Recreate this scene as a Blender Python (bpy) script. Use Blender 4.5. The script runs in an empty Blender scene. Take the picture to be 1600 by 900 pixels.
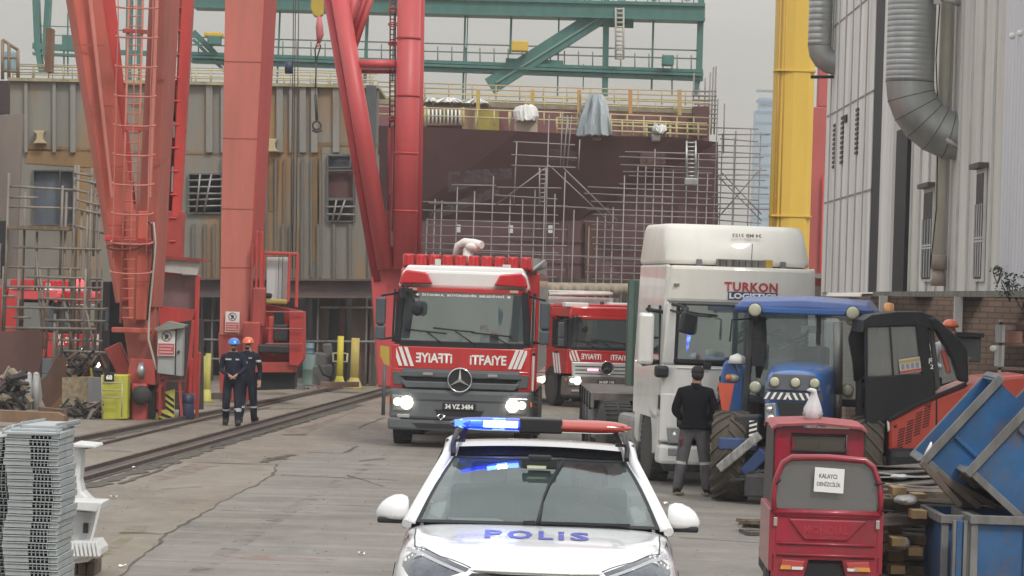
import bpy, bmesh, math, random
from mathutils import Vector, Matrix
from mathutils.bvhtree import BVHTree
random.seed(7)
R = math.radians
sc = bpy.context.scene
# ------------------------------------------------------------------ camera
F_PX = 5000.0
PITCH, ROLL, CAMZ = 0.002, R(1.8), 2.65
c_f = Vector((0, math.cos(PITCH), math.sin(PITCH)))
c_r0 = Vector((1, 0, 0)); c_u0 = Vector((0, -math.sin(PITCH), math.cos(PITCH)))
c_r = c_r0*math.cos(ROLL) + c_u0*math.sin(ROLL)
c_u = c_u0*math.cos(ROLL) - c_r0*math.sin(ROLL)
cd = bpy.data.cameras.new('camera'); cam = bpy.data.objects.new('camera', cd)
sc.collection.objects.link(cam); sc.camera = cam
cd.sensor_width = 36; cd.lens = 36*F_PX/1600; cd.clip_start = 0.5; cd.clip_end = 5000
m = Matrix((c_r, c_u, -c_f)).transposed().to_4x4(); m.translation = (0, 0, CAMZ)
cam.matrix_world = m
# ------------------------------------------------------------------ world, sun, exposure
SUN_EL, SUN_AZ = R(48), R(150)      # azimuth clockwise from +Y
w = bpy.data.worlds.new('World'); sc.world = w; w.use_nodes = True
nt = w.node_tree; nt.nodes.clear()
def wn(t, **k):
    n = nt.nodes.new(t)
    for a, b in k.items(): setattr(n, a, b)
    return n
out = wn('ShaderNodeOutputWorld'); bg = wn('ShaderNodeBackground'); bg.inputs[1].default_value = 0.1
sky = wn('ShaderNodeTexSky', sky_type='NISHITA', sun_disc=False, sun_elevation=SUN_EL, sun_rotation=SUN_AZ)
sky.dust_density = 6; sky.air_density = 1.5
hs = wn('ShaderNodeHueSaturation'); hs.inputs['Saturation'].default_value = 0.25
tc = wn('ShaderNodeTexCoord'); sp = wn('ShaderNodeSeparateXYZ'); rp = wn('ShaderNodeValToRGB')
nz = wn('ShaderNodeTexNoise'); nz.inputs['Scale'].default_value = 3.0; nz.inputs['Detail'].default_value = 4
mp = wn('ShaderNodeMapping'); mp.inputs['Scale'].default_value = (1, 1, 3.5)
e = rp.color_ramp.elements
e[0].position = 0.0; e[0].color = (.300, .290, .258, 1)
e[1].position = 1.0; e[1].color = (1.0, 1.0, 1.02, 1)
x = rp.color_ramp.elements.new(.05); x.color = (.365, .350, .305, 1)
x = rp.color_ramp.elements.new(.4); x.color = (.74, .74, .74, 1)
mul = wn('ShaderNodeVectorMath', operation='SCALE'); mul.inputs['Scale'].default_value = 12.5
mr = wn('ShaderNodeMapRange'); mr.inputs[1].default_value = .3; mr.inputs[2].default_value = .7
mr.inputs[3].default_value = .84; mr.inputs[4].default_value = 1.14
mul2 = wn('ShaderNodeVectorMath', operation='SCALE')
mx = wn('ShaderNodeMix', data_type='RGBA'); mx.inputs[0].default_value = .88
L = nt.links.new
L(tc.outputs['Generated'], sp.inputs[0]); L(sp.outputs['Z'], rp.inputs[0]); L(rp.outputs[0], mul.inputs[0])
L(tc.outputs['Generated'], mp.inputs[0]); L(mp.outputs[0], nz.inputs['Vector']); L(nz.outputs[0], mr.inputs[0])
L(mul.outputs[0], mul2.inputs[0]); L(mr.outputs[0], mul2.inputs['Scale'])
L(sky.outputs[0], hs.inputs['Color']); L(hs.outputs[0], mx.inputs[6]); L(mul2.outputs[0], mx.inputs[7])
L(mx.outputs[2], bg.inputs[0]); L(bg.outputs[0], out.inputs[0])
sd = bpy.data.lights.new('sun', 'SUN'); sd.energy = 1.25; sd.angle = R(10); sd.color = (1, .94, .86)
so = bpy.data.objects.new('sun', sd); sc.collection.objects.link(so)
sv = Vector((math.sin(SUN_AZ)*math.cos(SUN_EL), math.cos(SUN_AZ)*math.cos(SUN_EL), math.sin(SUN_EL)))
so.rotation_euler = sv.to_track_quat('Z', 'Y').to_euler(); so.location = (0, -20, 60)
sc.view_settings.view_transform = 'Standard'; sc.view_settings.look = 'None'
sc.view_settings.exposure = 0.35; sc.view_settings.gamma = 1
sc.view_settings.use_curve_mapping = False
sc.render.engine = 'CYCLES'
sc.cycles.max_bounces = 6; sc.cycles.diffuse_bounces = 2; sc.cycles.glossy_bounces = 3
sc.cycles.transparent_max_bounces = 12; sc.cycles.volume_bounces = 0; sc.cycles.use_denoising = True
# ------------------------------------------------------------------ pixel helpers (1600 x 900 photo pixels + real depth -> world metres)
def at(px, py, D):
    return Vector((0, 0, CAMZ)) + c_f*D + c_r*((px-800)/F_PX*D) - c_u*((py-450)/F_PX*D)
def G(px, py, z=0.0):
    d = c_f + c_r*((px-800)/F_PX) - c_u*((py-450)/F_PX)
    return Vector((0, 0, CAMZ)) + d*((z-CAMZ)/d.z)
def X(px, D, z=0.0): return ((px-800)*D/F_PX - (z-CAMZ)*math.sin(ROLL))/math.cos(ROLL)
def S(D): return D/F_PX
# ------------------------------------------------------------------ materials
def lin(c):
    if isinstance(c, str):
        c = c.lstrip('#'); c = [int(c[i:i+2], 16)/255 for i in (0, 2, 4)]
        c = [v/12.92 if v <= .04045 else ((v+.055)/1.055)**2.4 for v in c]
    return (c[0], c[1], c[2], 1)
_mc = {}
def M(name, col, rough=.6, metal=0, var=.18, scale=3.0, bump=.15, rust=0, rustcol=(.16, .075, .035), stretch=(1, 1, .35), coat=0, fine=40, dirt=0, spec=.5):
    if name in _mc: return _mc[name]
    mt = bpy.data.materials.new(name); mt.use_nodes = True; n = mt.node_tree; b = n.nodes['Principled BSDF']
    lk = n.links.new; N = n.nodes.new
    tcn = N('ShaderNodeTexCoord'); mpn = N('ShaderNodeMapping'); mpn.inputs['Scale'].default_value = stretch
    geo = N('ShaderNodeNewGeometry')
    lk(geo.outputs['Position'], mpn.inputs[0])
    n1 = N('ShaderNodeTexNoise'); n1.inputs['Scale'].default_value = scale; n1.inputs['Detail'].default_value = 8; n1.inputs['Roughness'].default_value = .62
    lk(mpn.outputs[0], n1.inputs['Vector'])
    m1 = N('ShaderNodeMapRange'); m1.inputs[1].default_value = .3; m1.inputs[2].default_value = .7
    m1.inputs[3].default_value = 1-var; m1.inputs[4].default_value = 1+var*.6
    lk(n1.outputs[0], m1.inputs[0])
    sc_ = N('ShaderNodeVectorMath'); sc_.operation = 'SCALE'; sc_.inputs[0].default_value = lin(col)[:3]
    lk(m1.outputs[0], sc_.inputs['Scale'])
    cur = sc_.outputs[0]
    def over(cur, c2, sc2, lo, hi, amt, seed):
        n2 = N('ShaderNodeTexNoise'); n2.inputs['Scale'].default_value = sc2; n2.inputs['Detail'].default_value = 9; n2.inputs['Roughness'].default_value = .68
        mq = N('ShaderNodeMapping'); mq.inputs['Location'].default_value = (seed, seed*2, seed*.7); mq.inputs['Scale'].default_value = stretch
        lk(geo.outputs['Position'], mq.inputs[0]); lk(mq.outputs[0], n2.inputs['Vector'])
        r2 = N('ShaderNodeMapRange'); r2.inputs[1].default_value = lo; r2.inputs[2].default_value = hi; r2.inputs[4].default_value = amt
        lk(n2.outputs[0], r2.inputs[0])
        mm = N('ShaderNodeMix'); mm.data_type = 'RGBA'; lk(r2.outputs[0], mm.inputs[0]); lk(cur, mm.inputs[6]); mm.inputs[7].default_value = (*c2, 1)
        return mm.outputs[2]
    if rust: cur = over(cur, rustcol, scale*.8, .62-.22*rust, .74-.15*rust, .9, 13.1)
    if dirt: cur = over(cur, (.09, .08, .065), scale*1.4, .42, .75, dirt, 31.7)
    lk(cur, b.inputs['Base Color'])
    b.inputs['Roughness'].default_value = rough; b.inputs['Metallic'].default_value = metal
    b.inputs['Specular IOR Level'].default_value = spec
    if coat: b.inputs['Coat Weight'].default_value = coat; b.inputs['Coat Roughness'].default_value = .06
    if bump:
        n3 = N('ShaderNodeTexNoise'); n3.inputs['Scale'].default_value = fine; n3.inputs['Detail'].default_value = 5
        lk(geo.outputs['Position'], n3.inputs['Vector'])
        bp = N('ShaderNodeBump'); bp.inputs['Strength'].default_value = bump; bp.inputs['Distance'].default_value = .01
        lk(n3.outputs[0], bp.inputs['Height']); lk(bp.outputs[0], b.inputs['Normal'])
    _mc[name] = mt; return mt
def ME(name, col, strength):
    if name in _mc: return _mc[name]
    mt = bpy.data.materials.new(name); mt.use_nodes = True; b = mt.node_tree.nodes['Principled BSDF']
    b.inputs['Base Color'].default_value = lin(col); b.inputs['Emission Color'].default_value = lin(col)
    b.inputs['Emission Strength'].default_value = strength; b.inputs['Roughness'].default_value = .2
    _mc[name] = mt; return mt
def MG(name, tint=(.5, .58, .56), refl=.35, body=(.05, .07, .07), clear=.6, rough=.03):
    """window glass: mixes see-through, a little body tint and a mirror coat"""
    if name in _mc: return _mc[name]
    mt = bpy.data.materials.new(name); mt.use_nodes = True; n = mt.node_tree; n.nodes.clear(); N = n.nodes.new; lk = n.links.new
    o = N('ShaderNodeOutputMaterial'); t = N('ShaderNodeBsdfTransparent'); t.inputs[0].default_value = (*tint, 1)
    d = N('ShaderNodeBsdfDiffuse'); d.inputs[0].default_value = (*body, 1)
    g = N('ShaderNodeBsdfGlossy'); g.inputs['Roughness'].default_value = rough; g.inputs[0].default_value = (.9, .96, .95, 1)
    m1 = N('ShaderNodeMixShader'); m1.inputs[0].default_value = 1-clear; lk(t.outputs[0], m1.inputs[1]); lk(d.outputs[0], m1.inputs[2])
    fr = N('ShaderNodeFresnel'); fr.inputs[0].default_value = 1.5
    ad = N('ShaderNodeMath'); ad.operation = 'ADD'; ad.use_clamp = True; ad.inputs[1].default_value = refl; lk(fr.outputs[0], ad.inputs[0])
    m2 = N('ShaderNodeMixShader'); lk(ad.outputs[0], m2.inputs[0]); lk(m1.outputs[0], m2.inputs[1]); lk(g.outputs[0], m2.inputs[2])
    lk(m2.outputs[0], o.inputs[0]); _mc[name] = mt; return mt
# ------------------------------------------------------------------ mesh building
class MB:
    def __init__(s): s.v = []; s.f = []; s.sm = []
    def add(s, vs, fs, smooth=False):
        o = len(s.v); s.v += [Vector(p) for p in vs]; s.f += [tuple(i+o for i in f) for f in fs]; s.sm += [smooth]*len(fs); return s
    def box(s, x0, x1, y0, y1, z0, z1):
        vs = [(x, y, z) for z in (z0, z1) for y in (y0, y1) for x in (x0, x1)]
        return s.add(vs, [(0, 2, 3, 1), (4, 5, 7, 6), (0, 1, 5, 4), (2, 6, 7, 3), (0, 4, 6, 2), (1, 3, 7, 5)])
    def cbox(s, c, d, rz=0, rx=0, ry=0):
        m = Matrix.Translation(Vector(c)) @ Matrix.Rotation(rz, 4, 'Z') @ Matrix.Rotation(ry, 4, 'Y') @ Matrix.Rotation(rx, 4, 'X')
        h = [q/2 for q in d]
        vs = [m @ Vector((x, y, z)) for z in (-h[2], h[2]) for y in (-h[1], h[1]) for x in (-h[0], h[0])]
        return s.add(vs, [(0, 2, 3, 1), (4, 5, 7, 6), (0, 1, 5, 4), (2, 6, 7, 3), (0, 4, 6, 2), (1, 3, 7, 5)])
    def strut(s, p, q, w0, d0, w1=None, d1=None, rz=0, up=None):
        """rectangular bar p->q; w across, d along depth"""
        w1 = w0 if w1 is None else w1; d1 = d0 if d1 is None else d1
        p, q = Vector(p), Vector(q); a = (q-p).normalized()
        y = Vector(up) if up else Vector((math.sin(rz), math.cos(rz), 0))
        if abs(a.dot(y)) > .95: y = Vector((0, 0, 1))
        xx = a.cross(y).normalized(); yy = xx.cross(a).normalized()
        vs = []
        for c, ww, dd in ((p, w0, d0), (q, w1, d1)):
            for sx, sy in ((-1, -1), (1, -1), (1, 1), (-1, 1)): vs.append(c + xx*sx*ww/2 + yy*sy*dd/2)
        return s.add(vs, [(3, 2, 1, 0), (4, 5, 6, 7), (0, 1, 5, 4), (1, 2, 6, 5), (2, 3, 7, 6), (3, 0, 4, 7)])
    def tube(s, p, q, r, r1=None, n=8, caps=True):
        r1 = r if r1 is None else r1
        p, q = Vector(p), Vector(q); a = (q-p).normalized(); t = Vector((0, 0, 1)) if abs(a.z) < .9 else Vector((1, 0, 0))
        u = a.cross(t).normalized(); w_ = a.cross(u)
        vs = [c + (u*math.cos(2*math.pi*i/n) + w_*math.sin(2*math.pi*i/n))*rr for c, rr in ((p, r), (q, r1)) for i in range(n)]
        s.add(vs, [(i, (i+1) % n, n+(i+1) % n, n+i) for i in range(n)], True)
        if caps: s.add(vs[:n], [tuple(range(n))[::-1]]); s.add(vs[n:], [tuple(range(n))])
        return s
    def path(s, pts, r, n=6, closed=False):
        pts = [Vector(p) for p in pts]; k = len(pts); rings = []
        for i, p in enumerate(pts):
            a = (pts[(i+1) % k if closed else min(i+1, k-1)] - pts[(i-1) % k if closed else max(i-1, 0)])
            a = a.normalized() if a.length > 1e-9 else Vector((0, 0, 1))
            t = Vector((0, 0, 1)) if abs(a.z) < .9 else Vector((0, 1, 0))
            if i and abs(a.dot(pu)) < .98: u = (pu - a*pu.dot(a)).normalized()
            else: u = a.cross(t).normalized()
            pu = u; w_ = a.cross(u); rr = r[i] if isinstance(r, (list, tuple)) else r
            rings.append([p + (u*math.cos(2*math.pi*j/n) + w_*math.sin(2*math.pi*j/n))*rr for j in range(n)])
        vs = [v for g in rings for v in g]; fs = []
        for i in range(k if closed else k-1):
            a, b = i*n, ((i+1) % k)*n
            fs += [(a+j, a+(j+1) % n, b+(j+1) % n, b+j) for j in range(n)]
        s.add(vs, fs, True)
        if not closed: s.add(rings[0], [tuple(range(n))[::-1]]); s.add(rings[-1], [tuple(range(n))])
        return s
    def lathe(s, prof, axis='z', c=(0, 0, 0), n=24, sm=True):
        """prof: (radius, offset along axis)"""
        c = Vector(c); vs = []
        for r, h in prof:
            for j in range(n):
                a = 2*math.pi*j/n; ca, sa = r*math.cos(a), r*math.sin(a)
                vs.append(c + Vector({'z': (ca, sa, h), 'x': (h, ca, sa), 'y': (ca, h, sa)}[axis]))
        fs = [(i*n+j, i*n+(j+1) % n, (i+1)*n+(j+1) % n, (i+1)*n+j) for i in range(len(prof)-1) for j in range(n)]
        s.add(vs, fs, sm)
        if prof[0][0] > 1e-4: s.add(vs[:n], [tuple(range(n))[::-1]])
        if prof[-1][0] > 1e-4: s.add(vs[-n:], [tuple(range(n))])
        return s
    def prism(s, poly, ext):
        """poly: 3d points, ext: vector"""
        poly = [Vector(p) for p in poly]; ext = Vector(ext); n = len(poly)
        vs = poly + [p+ext for p in poly]
        return s.add(vs, [tuple(range(n)), tuple(range(2*n-1, n-1, -1))] + [(i, (i+1) % n, n+(i+1) % n, n+i) for i in range(n)])
    def pxz(s, poly, y0, y1): return s.prism([(a, y0, b) for a, b in poly], (0, y1-y0, 0))
    def pyz(s, poly, x0, x1): return s.prism([(x0, a, b) for a, b in poly], (x1-x0, 0, 0))
    def slab(s, a0, b0, z0, a1, b1, z1, y0, y1, nx=10, nz=1):
        """front panel between heights z0 and z1, x from a to b, with x subdivisions so it can be bowed"""
        vs = []
        for y in (y0, y1):
            for k in range(nz+1):
                t = k/nz
                for i in range(nx+1):
                    u = i/nx; vs.append(((a0+(b0-a0)*u)*(1-t) + (a1+(b1-a1)*u)*t, y, z0+(z1-z0)*t))
        N1 = (nx+1)*(nz+1); fs = []
        for k in range(nz):
            for i in range(nx):
                a = k*(nx+1)+i
                fs += [(a, a+1, a+nx+2, a+nx+1), (N1+a, N1+a+nx+1, N1+a+nx+2, N1+a+1)]
        for i in range(nx):
            fs.append((i, N1+i, N1+i+1, i+1)); a = nz*(nx+1)+i; fs.append((a, a+1, N1+a+1, N1+a))
        for k in range(nz):
            a = k*(nx+1); fs.append((a, a+nx+1, N1+a+nx+1, N1+a)); a += nx; fs.append((a, N1+a, N1+a+nx+1, a+nx+1))
        return s.add(vs, fs)
    def grid(s, pts, smooth=True):
        ny, nx = len(pts), len(pts[0]); vs = [p for r in pts for p in r]
        return s.add(vs, [(j*nx+i, j*nx+i+1, (j+1)*nx+i+1, (j+1)*nx+i) for j in range(ny-1) for i in range(nx-1)], smooth)
    def ball(s, c, r, n=10, k=6):
        rr = r if isinstance(r, (tuple, list)) else (r, r, r); c = Vector(c)
        vs = [c + Vector((rr[0]*math.sin(math.pi*j/k)*math.cos(2*math.pi*i/n), rr[1]*math.sin(math.pi*j/k)*math.sin(2*math.pi*i/n), rr[2]*math.cos(math.pi*j/k))) for j in range(k+1) for i in range(n)]
        return s.add(vs, [(j*n+i, (j+1)*n+i, (j+1)*n+(i+1) % n, j*n+(i+1) % n) for j in range(k) for i in range(n)], True)
    def warp(s, fn): s.v = [Vector(fn(p)) for p in s.v]; return s
    def build(s, name, mat, parent=None, bevel=0, sub=0, solid=0, label=None):
        me = bpy.data.meshes.new(name); me.from_pydata([tuple(p) for p in s.v], [], s.f)
        for mt in (mat if isinstance(mat, list) else [mat]): me.materials.append(mt)
        me.polygons.foreach_set('use_smooth', s.sm)
        bm = bmesh.new(); bm.from_mesh(me); bmesh.ops.remove_doubles(bm, verts=bm.verts, dist=1e-5)
        bmesh.ops.recalc_face_normals(bm, faces=bm.faces); bm.to_mesh(me); bm.free()
        o = bpy.data.objects.new(name, me); sc.collection.objects.link(o)
        if parent: o.parent = parent
        if solid: q = o.modifiers.new('s', 'SOLIDIFY'); q.thickness = solid; q.offset = -1
        if bevel: q = o.modifiers.new('b', 'BEVEL'); q.width = bevel; q.segments = 2; q.limit_method = 'ANGLE'; q.angle_limit = R(35)
        if sub: q = o.modifiers.new('u', 'SUBSURF'); q.levels = sub; q.render_levels = sub
        if label: o['label'] = label
        return o
def tag(o, label=None, cat=None, group=None, kind=None):
    if label: o['label'] = label
    if cat: o['category'] = cat
    if group: o['group'] = group
    if kind: o['kind'] = kind
    return o
def thing(name, label, cat, loc=(0, 0, 0), rz=0, group=None):
    o = bpy.data.objects.new(name, None); sc.collection.objects.link(o); o.empty_display_size = .2
    o.location = loc; o.rotation_euler = (0, 0, rz); return tag(o, label, cat, group)
def kids(o): return [c for c in bpy.data.objects if c.parent == o]
def copy_tree(o, parent=None):
    c = o.copy(); sc.collection.objects.link(c); c.parent = parent
    for ch in kids(o): copy_tree(ch, c)
    return c
_fonts = {}
def text(name, s, size, mat, parent=None, mtx=None, mirror=False, bold=0.0, width=None, height=None, ext=.002, label=None, res=2, space=1.0):
    cu = bpy.data.curves.new('t', 'FONT'); cu.body = s; cu.size = size; cu.extrude = ext; cu.offset = bold; cu.resolution_u = res; cu.space_character = space
    cu.align_x = 'CENTER'; cu.align_y = 'CENTER'
    o = bpy.data.objects.new('t', cu); sc.collection.objects.link(o)
    dg = bpy.context.evaluated_depsgraph_get(); me = bpy.data.meshes.new_from_object(o.evaluated_get(dg))
    bpy.data.objects.remove(o); bpy.data.curves.remove(cu)
    xs = [v.co.x for v in me.vertices]; ys = [v.co.y for v in me.vertices]
    cx, cy = (max(xs)+min(xs))/2, (max(ys)+min(ys))/2; fx = (width/(max(xs)-min(xs))) if width else 1; fy = (height/(max(ys)-min(ys))) if height else 1
    for v in me.vertices: v.co = Vector(((v.co.x-cx)*fx*(-1 if mirror else 1), (v.co.y-cy)*fy, v.co.z))
    if mirror:
        bm = bmesh.new(); bm.from_mesh(me); bmesh.ops.reverse_faces(bm, faces=bm.faces); bm.to_mesh(me); bm.free()
    if mtx is not None: me.transform(mtx)
    me.materials.clear(); me.materials.append(mat); me.name = name
    o = bpy.data.objects.new(name, me); sc.collection.objects.link(o); o.parent = parent
    if label: o['label'] = label
    return o
def face_cam(x, y, z, tilt=0, roll=0):     # text plane facing -Y at a local point
    return Matrix.Translation((x, y, z)) @ Matrix.Rotation(R(90)+tilt, 4, 'X') @ Matrix.Rotation(roll, 4, 'Z')
def conform(o, target, d, off=.006, fine=0.0):
    """lay mesh o on target (same parent space) along direction d"""
    dg = bpy.context.evaluated_depsgraph_get(); me = target.evaluated_get(dg).to_mesh()
    bvh = BVHTree.FromPolygons([v.co.copy() for v in me.vertices], [tuple(p.vertices) for p in me.polygons])
    d = Vector(d).normalized()
    if fine:
        bm = bmesh.new(); bm.from_mesh(o.data)
        for _ in range(6):
            lg = [e_ for e_ in bm.edges if e_.calc_length() > fine]
            if not lg: break
            bmesh.ops.subdivide_edges(bm, edges=lg, cuts=1); bmesh.ops.triangulate(bm, faces=[f for f in bm.faces if len(f.verts) > 4])
        bm.to_mesh(o.data); bm.free()
    for v in o.data.vertices:
        h, n_, i, ds = bvh.ray_cast(v.co - d*5, d)
        if h is not None: v.co = h - d*off
    target.evaluated_get(dg).to_mesh_clear()
# common materials
red_crane = M('crane_red_paint', (.54, .052, .045), .5, var=.30, dirt=.32, scale=1.6, stretch=(1, 1, .18), rust=.05, rustcol=(.20, .05, .03), bump=.3, fine=9)
red_dark = M('weathered_red_paint', (.40, .055, .045), .55, var=.35, dirt=.5, scale=2.5)
red_orange = M('faded_orange_red_paint', (.53, .108, .072), .6, var=.28, dirt=.35, scale=1.7, stretch=(1, 1, .15), rust=.08, rustcol=(.24, .07, .04), bump=.3, fine=9)
rusty = M('rusty_steel', (.17, .085, .05), .85, var=.5, scale=4, rust=.6)
galv = M('galvanised_steel', (.42, .44, .44), .38, .75, var=.2, scale=3, bump=.1)
steel = M('scaffold_steel', (.30, .29, .28), .5, .4, var=.35, scale=6, rust=.25)
dark = M('dark_recess', (.02, .02, .022), .9, var=.3)
black = M('black_plastic', (.022, .023, .026), .5, var=.2, spec=.3)
rubber = M('tyre_rubber', (.05, .048, .045), .85, var=.25, dirt=.4, scale=5)
grey_pl = M('grey_plastic', (.10, .11, .12), .55, var=.12, dirt=.2)
white = M('white_paint', (.72, .72, .68), .35, var=.06, dirt=.10, coat=.3)
yellow = M('yellow_paint', (.62, .42, .05), .5, var=.15, dirt=.2)
glass = MG('windscreen_glass')
wood = M('weathered_timber', (.25, .18, .115), .85, var=.5, scale=7)
chrome = M('chrome', (.7, .7, .7), .15, 1, var=.03, bump=0)
white_letter = M('white_lettering', (.8, .8, .78), .5, var=.02, bump=0)
# ================================================================== GROUND
def ground_mat(name, base, warm, streak=0.0, seed=0.0):
    mt = bpy.data.materials.new(name); mt.use_nodes = True; n = mt.node_tree; b = n.nodes['Principled BSDF']; N = n.nodes.new; lk = n.links.new
    geo = N('ShaderNodeNewGeometry')
    def noise(scale, det, st=(1, 1, 1), loc=0, rough=.6):
        q = N('ShaderNodeMapping'); q.inputs['Scale'].default_value = st; q.inputs['Location'].default_value = (loc, loc, 0); lk(geo.outputs['Position'], q.inputs[0])
        t = N('ShaderNodeTexNoise'); t.inputs['Scale'].default_value = scale; t.inputs['Detail'].default_value = det; t.inputs['Roughness'].default_value = rough; lk(q.outputs[0], t.inputs['Vector']); return t.outputs[0]
    def mix(f, a, c):
        q = N('ShaderNodeMix'); q.data_type = 'RGBA'; lk(f, q.inputs[0])
        if isinstance(a, tuple): q.inputs[6].default_value = (*a, 1)
        else: lk(a, q.inputs[6])
        q.inputs[7].default_value = (*c, 1); return q.outputs[2]
    def rng(v, lo, hi, a=0, z=1):
        q = N('ShaderNodeMapRange'); q.inputs[1].default_value = lo; q.inputs[2].default_value = hi; q.inputs[3].default_value = a; q.inputs[4].default_value = z; lk(v, q.inputs[0]); return q.outputs[0]
    c = mix(rng(noise(.22, 6, (1, .45, 1), seed), .38, .62), base, warm)
    c = mix(rng(noise(.9, 8, (1, .35, 1), seed+5), .48, .68, 0, .65), c, tuple(v*.58 for v in base))
    c = mix(rng(noise(3.5, 9, (1, .5, 1), seed+9, .7), .50, .7, 0, .55), c, tuple(min(1, v*1.4) for v in base)); c = mix(rng(noise(.55, 7, (.5, .25, 1), seed+31, .7), .53, .66, 0, .5), c, (.10, .088, .072)); c = mix(rng(noise(60, 3, (1, 1, 1), seed+77, .8), .58, .72, 0, .35), c, (.36, .34, .31))
    if streak: c = mix(rng(noise(1.3, 5, (.16, 1.0, 1), seed+3), .46, .62, 0, streak), c, tuple(v*1.5 for v in base)); c = mix(rng(noise(2.6, 4, (.10, 1.3, 1), seed+60), .55, .68, 0, streak), c, tuple(v*.55 for v in base))
    c = mix(rng(noise(14, 6, (1, .5, 1), seed+21, .7), .6, .72, 0, .5), c, (.06, .055, .05))
    lk(c, b.inputs['Base Color']); b.inputs['Roughness'].default_value = .75
    lk(rng(noise(.5, 5, (1, .3, 1), seed+40), .35, .65, .5, .9), b.inputs['Roughness'])
    t3 = noise(25, 8, (1, 1, 1), 2); bp = N('ShaderNodeBump'); bp.inputs['Strength'].default_value = .35; bp.inputs['Distance'].default_value = .02
    lk(t3, bp.inputs['Height']); lk(bp.outputs[0], b.inputs['Normal']); return mt
gm = ground_mat('yard_concrete', (.212, .184, .145), (.176, .142, .106))
am = ground_mat('asphalt_patch_mat', (.180, .166, .145), (.150, .134, .112), .5, 17)
g = MB(); g.grid([[(-700, y, 0), (-60, y, 0), (60, y, 0), (900, y, 0)] for y in (-50, 60, 140, 1500)], False)
tag(g.build('ground', gm), 'worn concrete yard floor', kind='structure')
def sheet(name, pxs, mt, z, lab, kind='structure'):
    q = MB(); q.add([G(a, b, z) for a, b in pxs], [tuple(range(len(pxs)))]); return tag(q.build(name, mt), lab, kind=kind)
sheet('asphalt_lane', [(187, 901), (263, 833), (367, 772), (428, 742), (430, 725), (560, 690), (640, 664), (720, 640), (1010, 650), (1190, 790), (1300, 960), (1000, 1500), (0, 1500)], am, .004, 'greyer resurfaced lane between the yard slabs')
def crack(pts, wd, q):
    """dark irregular joint, given by photo pixels, at a real width in metres"""
    P = [G(a, b, .009) for a, b in pts]; Q = []
    for i in range(len(P)-1):
        L_ = (P[i+1]-P[i]).length; k = max(2, int(L_/.35))
        for j in range(k): Q.append(P[i].lerp(P[i+1], j/k) + Vector((random.uniform(-.03, .03), random.uniform(-.06, .06), 0)))
    Q.append(P[-1])
    for i in range(len(Q)-1):
        d = (Q[i+1]-Q[i]); nrm = Vector((-d.y, d.x, 0)).normalized()
        if i == 0: a0 = nrm*wd*.3
        a1 = nrm*wd*random.uniform(.08, .34)
        q.add([Q[i]-a0, Q[i]+a0, Q[i+1]+a1, Q[i+1]-a1], [(0, 1, 2, 3)]); a0 = a1
q = MB()
for pts, wd in [([(187, 901), (225, 868), (263, 833), (310, 806), (367, 772), (400, 758), (428, 742), (431, 725)], .065), ([(183, 831), (263, 834)], .16),
                ([(188, 755), (230, 741), (280, 721), (380, 724), (437, 725)], .14), ([(410, 722), (440, 713), (458, 710)], .3), ([(415, 715), (450, 717)], .35),
                ([(440, 742), (620, 750)], .1), ([(480, 706), (538, 708), (559, 697)], .12), ([(440, 679), (480, 679)], .25), ([(160, 704), (207, 705)], .1),
                ([(400, 640), (478, 637)], .12), ([(560, 668), (600, 652)], .08), ([(350, 797), (620, 806)], .05), ([(370, 782), (610, 792)], .05),
                ([(1070, 800), (1190, 806)], .06), ([(1060, 840), (1190, 848)], .06), ([(300, 847), (345, 848)], .05), ([(870, 660), (930, 668)], .1), ([(60, 757), (128, 738), (230, 708), (340, 677), (460, 645), (543, 625)], .5), ([(60, 782), (133, 762), (250, 724), (390, 682), (500, 650), (560, 632)], .55), ([(60, 712), (150, 688), (260, 661), (400, 632), (440, 623)], .4), ([(250, 672), (300, 660), (420, 636)], .3), ([(330, 700), (430, 672), (500, 652)], .07), ([(540, 742), (600, 760)], .05), ([(320, 760), (250, 764)], .05), ([(560, 720), (600, 716)], .12), ([(640, 640), (600, 646), (540, 645)], .07), ([(640, 655), (690, 640), (720, 628)], .08)]:
    crack(pts, wd, q)
tag(q.build('pavement_joints', M('joint_dirt', (.09, .078, .062), .9, var=.4)), 'dark cracked joints in the yard floor', kind='structure')
def faded(nme, c, thr=.5):
    """worn paint: broken up so that the concrete shows through"""
    mt = M(nme, c, .85, var=.35, scale=6, dirt=.5)
    n = mt.node_tree; N = n.nodes.new; lk = n.links.new; b = n.nodes['Principled BSDF']
    g_ = N('ShaderNodeNewGeometry'); t_ = N('ShaderNodeTexNoise'); t_.inputs['Scale'].default_value = 2.2; t_.inputs['Detail'].default_value = 9; t_.inputs['Roughness'].default_value = .75; lk(g_.outputs['Position'], t_.inputs[0])
    m_ = N('ShaderNodeMapRange'); m_.inputs[1].default_value = thr-.06; m_.inputs[2].default_value = thr+.16; m_.inputs[4].default_value = .75; lk(t_.outputs[0], m_.inputs[0]); lk(m_.outputs[0], b.inputs['Alpha']); return mt
q = MB(); q.add([G(a, b, .008) for a, b in [(335, 866), (400, 866), (520, 873), (532, 876), (430, 876), (350, 870)]], [tuple(range(6))])
tag(q.build('painted_marking', faded('faded_pink_paint', (.42, .24, .20))), 'faded pink painted stripe across the lane', kind='structure')
q = MB()
for c in [[(200, 822), (232, 820), (226, 832), (185, 834)], [(150, 862), (190, 838), (210, 838), (165, 872)]]: q.add([G(a, b, .008) for a, b in c], [(0, 1, 2, 3)])
tag(q.build('painted_marking', faded('faded_yellow_paint', (.30, .26, .13))), 'worn yellow painted patch near the joints', kind='structure')
q = MB()
for c in [[(472, 800), (505, 799), (522, 804), (480, 806)]]: q.add([G(a, b, .008) for a, b in c], [(0, 1, 2, 3)])
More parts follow.
